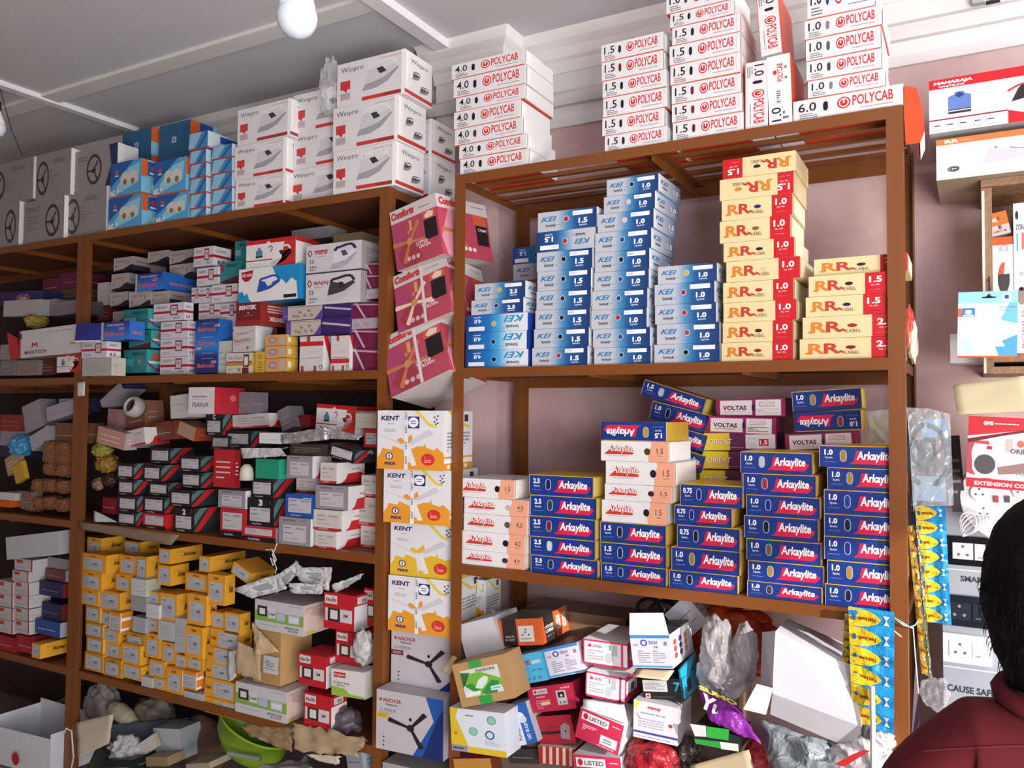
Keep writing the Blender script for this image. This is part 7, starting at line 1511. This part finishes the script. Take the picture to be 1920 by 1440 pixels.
# round white extension board
c = un(1893, 935, .21); r_ = .108
mx = Matrix.Translation(c) @ Matrix.Rotation(math.radians(82), 4, 'X')
dk = mat('#dddbe0', .35); b = MB(); b.lathe([(0, -.012), (r_, -.012), (r_+.004, 0), (r_, .012), (0, .014)], dk, n=40, mx=mx)
ex = build(b, 'extension_board', org=c, label='round white extension board hanging under the extension cord carton', cat='extension board', smooth=False)
for (px_, py_) in ((895, 925), (925, 1062), (1078, 1132), (1205, 1020), (1195, 910)):
    p = un(cx_(px_), cy_(py_), .197); b = MB(); mm = Matrix.Translation(Vector((p.x, .1965, p.z))) @ Matrix.Rotation(math.radians(78), 4, 'X'); b.lathe([(.019, .0), (.021, .003), (.019, .005), (0, .005)], mat('#ececee', .3), n=24, mx=mm)
    for a in (90, 210, 330): q = mm @ Vector((.009*math.cos(math.radians(a)), .009*math.sin(math.radians(a)), .0052)); b.lathe([(0, 0), (.0026, 0), (.0026, .0006), (0, .0006)], '#55535a', n=10, mx=Matrix.Translation(q) @ Matrix.Rotation(math.radians(78), 4, 'X'))
    build(b, 'socket', ex)
for px_, cc in ((1015, '#b03a48'), (1095, '#4a4a50')):
    p = un(cx_(px_), cy_(970), .195); b = MB(); b.box((p.x-.005, .189, p.z-.008), (p.x+.005, .2, p.z+.008), mat(cc, .3)); build(b, 'switch', ex)
b = MB(); wm = mat('#d6d4dc', .3)
for k_ in range(5):
    c0 = un(cx_(815+14*k_), cy_(1135+8*k_), .15+.004*k_); b.tube([c0+Vector(((.018+.003*k_)*math.cos(a), .008*math.sin(2*a), .026*math.sin(a+.3*k_))) for a in [i*math.pi/7 for i in range(15)]], .0018, wm, 6)
build(b, 'cord_coil', ex)
# switch display board
Yd = .30
bx0, bx1, bz1 = un(1768, 1200, Yd).x, 1.05, un(1775, 905, Yd).z
r = root('switch_display', (bx0, Yd, .5), 'grey display board with black and white switch plates, lettered SMART', 'display board')
b = MB(); b.box((bx0, Yd, .35), (bx1, Yd+.02, bz1), mat('#a9adb4', .3, noise_amt=.03)); build(b, 'board', r)
b = MB()
def flatxt(b, t, px_, py_, h, Y, c, bold=.05, w=None):
    p = un(px_, py_, Y); vs, fs = text_mesh(t, bold, 0); w = w or h*.8*len(t); b.raw([(p.x+x*w, Y, p.z+y*h) for x, y in vs], fs, c)
flatxt(b, 'SMART', 1801, 1090, un(1801, 1079, Yd).z-un(1801, 1090, Yd).z, Yd-.001, '#3a3c44', .03, un(1852, 1085, Yd).x-un(1801, 1085, Yd).x)
flatxt(b, 'BECAUSE SAFETY MATTERS', 1759, 1292, .0175, Yd-.001, '#2c3440', .03, (un(1920, 1305, Yd).x-un(1759, 1292, Yd).x)*1.28)
build(b, 'lettering', r)
b = MB(); zl = un(1800, 1252, Yd).z; b.box((bx0, Yd-.002, zl-.0015), (bx1, Yd-.0001, zl+.0015), mat('#e4eaee', .3)); zl = un(1800, 1068, Yd).z; b.box((bx0, Yd-.002, zl-.0015), (bx1, Yd-.0001, zl+.0015), mat('#e4eaee', .3)); build(b, 'groove_line', r)
for (x0, yt, x1, yb, pc_, mc) in ((1775, 1003, 1862, 1064, '#17171c', '#d9d9dc'), (1765, 1112, 1862, 1180, '#20242e', '#262a34'), (1768, 1184, 1860, 1250, '#e8e8ea', '#efeff1'), (1896, 1003, 1990, 1066, '#e2e4e6', '#e8e8ea')):
    a0, a1 = un(x0, yt, Yd), un(x1, yb, Yd); cx0, w_, h_ = a0.x, a1.x-a0.x, a0.z-a1.z
    b = MB(); b.box((cx0, Yd-.009, a1.z), (cx0+w_, Yd-.0001, a0.z), mat(pc_, .2, noise_amt=.02)); pl = build(b, 'switch_plate', r)
    b = MB(); b.box((cx0+w_*.13, Yd-.012, a1.z+h_*.22), (cx0+w_*.58, Yd-.0091, a0.z-h_*.22), mat(mc, .3, noise_amt=.02))
    for ux, uz in ((.355, .66), (.26, .38), (.45, .38)): b.lathe([(0, 0), (w_*.035, 0), (w_*.035, .0006), (0, .0006)], '#6a6a70' if mc != '#262a34' else '#8a8a90', (0, 0, 0), 12, Matrix.Translation((cx0+w_*ux, Yd-.0121, a1.z+h_*uz)) @ Matrix.Rotation(math.radians(90), 4, 'X'))
    build(b, 'socket_module', r)
    b = MB(); b.box((cx0+w_*.61, Yd-.013, a1.z+h_*.22), (cx0+w_*.84, Yd-.0091, a0.z-h_*.22), mat(mc, .25, noise_amt=.02)); b.box((cx0+w_*.67, Yd-.0134, a1.z+h_*.3), (cx0+w_*.78, Yd-.0129, a1.z+h_*.33), '#77777c'); build(b, 'switch_module', r)
# dark pack between clamshell and display
Q(plainbox('#3a3034', n=4, lines='#8a8486'), (705, 1060), (800, 1060), (690, 520), 'dark lettered pack behind the clamshell pack at right', Y=.2, d=.03, name='hang_pack')
# ================================================================ bulbs and wire on the ceiling
def bulb(px_, py_, dist, label):
    c = und(px_, py_, dist); b = MB(); k = .033
    b.lathe([(0, -1), (.35, -.94), (.7, -.72), (.93, -.36), (1, 0), (.97, .25), (.86, .5)], mat('#c9d2da', .18, noise_amt=.01), (0, 0, 0), 28, Matrix.Translation(c) @ Matrix.Scale(k, 4))
    r = root('light_bulb', c, label, 'light bulb', 'bulbs hanging from the ceiling'); build(b, 'globe', r, smooth=True)
    b = MB(); b.lathe([(.86, .5), (.9, .52), (.8, .9), (.55, 1.5), (.42, 2.0)], mat('#dcded8', .4), (0, 0, 0), 28, Matrix.Translation(c) @ Matrix.Scale(k, 4)); build(b, 'base', r, smooth=True)
    b = MB(); b.lathe([(0, 2.9), (.5, 2.9), (.5, 1.9), (.42, 1.9)], mat('#2a2a2c', .4), (0, 0, 0), 20, Matrix.Translation(c) @ Matrix.Scale(k, 4)); build(b, 'holder', r)
    b = MB(); b.tube([c+Vector((0, 0, 2.9*k)), Vector((c.x, c.y, ZC))], .0025, mat('#3a3a3c')); build(b, 'flex', r)
bulb(557, 34, 1.35, 'unlit white bulb hanging at the top of the photo')
bulb(-8, 240, 3.0, 'unlit white bulb cut off by the left photo edge')
b = MB(); q0 = unz(0, 165, ZC-.002); q1 = un(42, 292, .0)
b.tube([q0, q0*.5+q1*.5+Vector((0, 0, -.03)), Vector((q1.x, q1.y, q1.z))], .002, mat('#4a3438')); build(b, 'wire', org=q0, label='thin dark wire hanging from the ceiling at the left edge', cat='wire')
# lintel fittings at the upper right
b = MB(); p = un(1845, 8, YW-.01); b.box((p.x-.03, YW-.03, p.z-.0), (p.x, YW-.008, p.z+.08), mat('#a4a4a6', .4)); b.box((p.x+.005, YW-.02, p.z-.002), (p.x+.04, YW-.0065, p.z+.004), mat('#2c2c30')); build(b, 'conduit_fitting', org=p, label='small grey fitting on the lintel at the top right edge', cat='fitting')
# ================================================================ the person
def person():
    D_ = 1.17; hc = und(1984, 1120, D_)
    r = root('person', (hc.x, hc.y, 0), 'person with short black hair and a dark red shirt, seen from behind', 'person')
    H_ = hc.z
    f = Vector((-.25, .97, 0)).normalized(); s = Vector((f.y, -f.x, 0))     # facing the shelves
    O = Vector((hc.x, hc.y, 0)); P = lambda a, b_, z: O+s*a+f*b_+Vector((0, 0, z))
    neck = H_-.150; sh = neck-.050
    skin = mat('#6b4632', .5, noise_amt=.05)
    def skinned(name, vs, es, rad, m, parent, lvl=2):
        me = bpy.data.meshes.new(name); me.from_pydata([v-r.location for v in vs], es, []); o = bpy.data.objects.new(name, me); COL.objects.link(o)
        o.modifiers.new('s', 'SKIN'); 
        for v, q in zip(me.skin_vertices[0].data, rad): v.radius = q if isinstance(q, tuple) else (q, q)
        me.skin_vertices[0].data[0].use_root = True
        sb = o.modifiers.new('b', 'SUBSURF'); sb.levels = lvl; sb.render_levels = lvl
        bpy.context.view_layer.update(); dg = bpy.context.evaluated_depsgraph_get(); m2 = bpy.data.meshes.new_from_object(o.evaluated_get(dg)); bpy.data.objects.remove(o)
        m2.materials.clear(); m2.materials.append(m)
        return link(name, m2, parent, smooth=True)
    hip = H_*.50
    V = [P(0, 0, hip), P(0, 0, hip+.14), P(0, -.01, sh-.12), P(0, 0, sh), P(0, .0, neck+.03), P(0, .01, H_-.02)]
    R_ = [(.13, .10), (.12, .095), (.13, .085), (.07, .055), (.048, .05), (.048, .055)]
    E_ = [(i, i+1) for i in range(5)]
    def add(chain, rad, start):
        k_ = start
        for p, q in zip(chain, rad): V.append(p); R_.append(q); E_.append((k_, len(V)-1)); k_ = len(V)-1
        return k_
    for sd in (-1, 1):
        add([P(sd*.13, 0, sh-.03), P(sd*.175, -.0, sh-.12), P(sd*.20, .01, sh-.27), P(sd*.19, .16, sh-.36), P(sd*.16, .24, sh-.38)], [.038, .045, .040, .034, .028], 3)
        add([P(sd*.09, 0, hip-.06), P(sd*.10, .02, hip*.55), P(sd*.10, .0, .09), P(sd*.10, .12, .03)], [.085, .06, .042, .034], 0)
    body = skinned('body', V, E_, R_, skin, r)
    for sd in (-1, 1):       # fingers
        for i in range(5):
            a = P(sd*(.16+.012*(i-2)), .26, sh-.385); d_ = Vector((0, 0, 0))
            L = (.05, .06, .065, .06, .045)[i]
            b = MB(); b.tube([a-r.location*0, a+f*L*.5+Vector((0, 0, -.005)), a+f*L+Vector((0, 0, -.02))], [.009, .008, .006], skin, 8); build(b, 'finger', r, smooth=True)
    # head with face
    bm = bmesh.new(); bmesh.ops.create_icosphere(bm, subdivisions=4, radius=1)
    for v in bm.verts:
        x, y, z = v.co; k_ = 1-.22*max(0, -z)**1.5
        q = Vector((x*.076*k_, y*.096*(1-.08*max(0, -z)), z*.118))
        if y > .6: q.y += .016*math.exp(-((x/.16)**2+((z+.1)/.22)**2)); q.y -= .008*(math.exp(-(((x-.38)/.16)**2+((z-.05)/.12)**2))+math.exp(-(((x+.38)/.16)**2+((z-.05)/.12)**2))); q.y += .005*math.exp(-((x/.3)**2+((z+.5)/.07)**2))
        v.co = s*q.x+f*q.y+Vector((0, 0, q.z))
    me = bpy.data.meshes.new('head'); bm.to_mesh(me); bm.free(); me.materials.append(skin); hd = link('head', me, r, smooth=True); hd.location = hc-r.location
    for sd in (-1, 1):
        b = MB(); c = hc+s*sd*.077+Vector((0, 0, -.005)); b.lathe([(0, -.006), (.018, -.006), (.022, 0), (.016, .006), (0, .004)], skin, n=16, mx=Matrix.Translation(c) @ s.to_track_quat('Z', 'Y').to_matrix().to_4x4() @ Matrix.Diagonal((1, 1.5, 1, 1))); build(b, 'ear', r, smooth=True)
        b = MB(); c = hc+s*sd*.03+f*.082+Vector((0, 0, .008)); b.lathe([(0, -.011), (.008, -.008), (.011, 0), (.008, .008), (0, .011)], mat('#e8e4e0', .2), c, 12); build(b, 'eye', r, smooth=True)
    # hair: thick cap with strands
    HM = mat('#080607', .75, noise_amt=.2, scale=300, spec=.12, bump=.4)
    bm = bmesh.new(); bmesh.ops.create_icosphere(bm, subdivisions=5, radius=1); rn = random.Random(4)
    for v in bm.verts:
        x, y, z = v.co; k_ = 1-.12*max(0, -z); lum = 1+.03*noise.noise(v.co*4)+.015*noise.noise(v.co*14)
        cut = 0 if (y < .35 or z > .42) else 1
        sc = (1.16 if not cut else .93)*lum
        q = Vector((x*.082*k_, y*.098, z*.130 if z > 0 else max(z, -.93)*.152))*sc
        v.co = s*q.x+f*q.y+Vector((0, 0, q.z))
    me = bpy.data.meshes.new('hair'); bm.to_mesh(me); bm.free(); me.materials.append(HM); hr = link('hair', me, r, smooth=True); hr.location = hc-r.location
    b = MB()
    for i in range(900):
        a = rn.uniform(0, 2*math.pi); z = rn.uniform(-.95, .95); 
        d_ = (s*math.cos(a)+f*math.sin(a))
        if d_.dot(f) > .35 and z < .4: continue
        q = hc+s*math.cos(a)*.092*math.sqrt(1-z*z)+f*math.sin(a)*.108*math.sqrt(1-z*z)+Vector((0, 0, z*.138 if z > 0 else z*.15))
        out = (d_*math.sqrt(1-z*z)+Vector((0, 0, z-.5))).normalized()
        b.tube([q-out*.008, q+out*.006+Vector((0, 0, -.004)), q+out*rn.uniform(.004, .010)+Vector((0, 0, -.016))], [.0009, .0007, .0002], HM, 4, False)
    build(b, 'hair_strands', r, kind='stuff')
    # shirt
    SM = mat('#560d17', .9, noise_amt=.08, scale=20, bump=.06)
    V2 = [P(0, 0, hip+.02), P(0, 0, hip+.18), P(0, -.015, sh-.14), P(0, -.005, sh-.03), P(0, .0, neck+.010)]; R2 = [(.165, .125), (.16, .12), (.185, .135), (.14, .108), (.080, .085)]; E2 = [(0, 1), (1, 2), (2, 3), (3, 4)]
    for sd in (-1, 1):
        k_ = 3
        for p, q in (((sd*.12, -.0, sh-.028), .085), ((sd*.172, -.0, sh-.085), .080), ((sd*.20, .01, sh-.19), .074)):
            V2.append(P(*p)); R2.append(q); E2.append((k_, len(V2)-1)); k_ = len(V2)-1
    so = skinned('shirt', V2, E2, R2, SM, r, 3)
    from mathutils.bvhtree import BVHTree
    bv = BVHTree.FromPolygons([v.co+r.location for v in so.data.vertices], [tuple(p.vertices) for p in so.data.polygons]); sp = []
    for px_ in range(1730, 2240, 12):
        hit = bv.ray_cast(CAMP, ray(px_, 1398+(.00016*(px_-1985)**2)).normalized())
        if hit[0]: sp.append(hit[0]+hit[1]*.0006)
    if len(sp) > 3:
        b = MB(); b.tube(sp, .0013, mat('#5c1a24', .9), 6); build(b, 'yoke_seam', r)
    b = MB(); col = [P(.073*math.cos(a), (.070)*math.sin(a)-.0, neck+.010+.010*math.sin(a)) for a in [i*math.pi/10 for i in range(21)]]; b.tube(col, .013, SM, 8); build(b, 'collar', r, smooth=True)
    # trousers and shoes
    V3 = [P(0, 0, hip+.03), P(0, 0, hip-.02)]; R3 = [(.15, .12), (.14, .115)]; E3 = [(0, 1)]
    for sd in (-1, 1):
        k_ = 1
        for p, q in (((sd*.085, 0, hip-.08), .1), ((sd*.10, .02, hip*.55), .075), ((sd*.10, .0, .1), .06)): V3.append(P(*p)); R3.append(q); E3.append((k_, len(V3)-1)); k_ = len(V3)-1
    skinned('trousers', V3, E3, R3, mat('#23262e', .8), r, 2)
    for sd in (-1, 1):
        b = MB(); b.tube([P(sd*.1, -.06, .04), P(sd*.1, .0, .045), P(sd*.1, .09, .035), P(sd*.1, .17, .025)], [.034, .04, .038, .024], mat('#2a201c', .5), 14); build(b, 'shoe', r, smooth=True)
person()
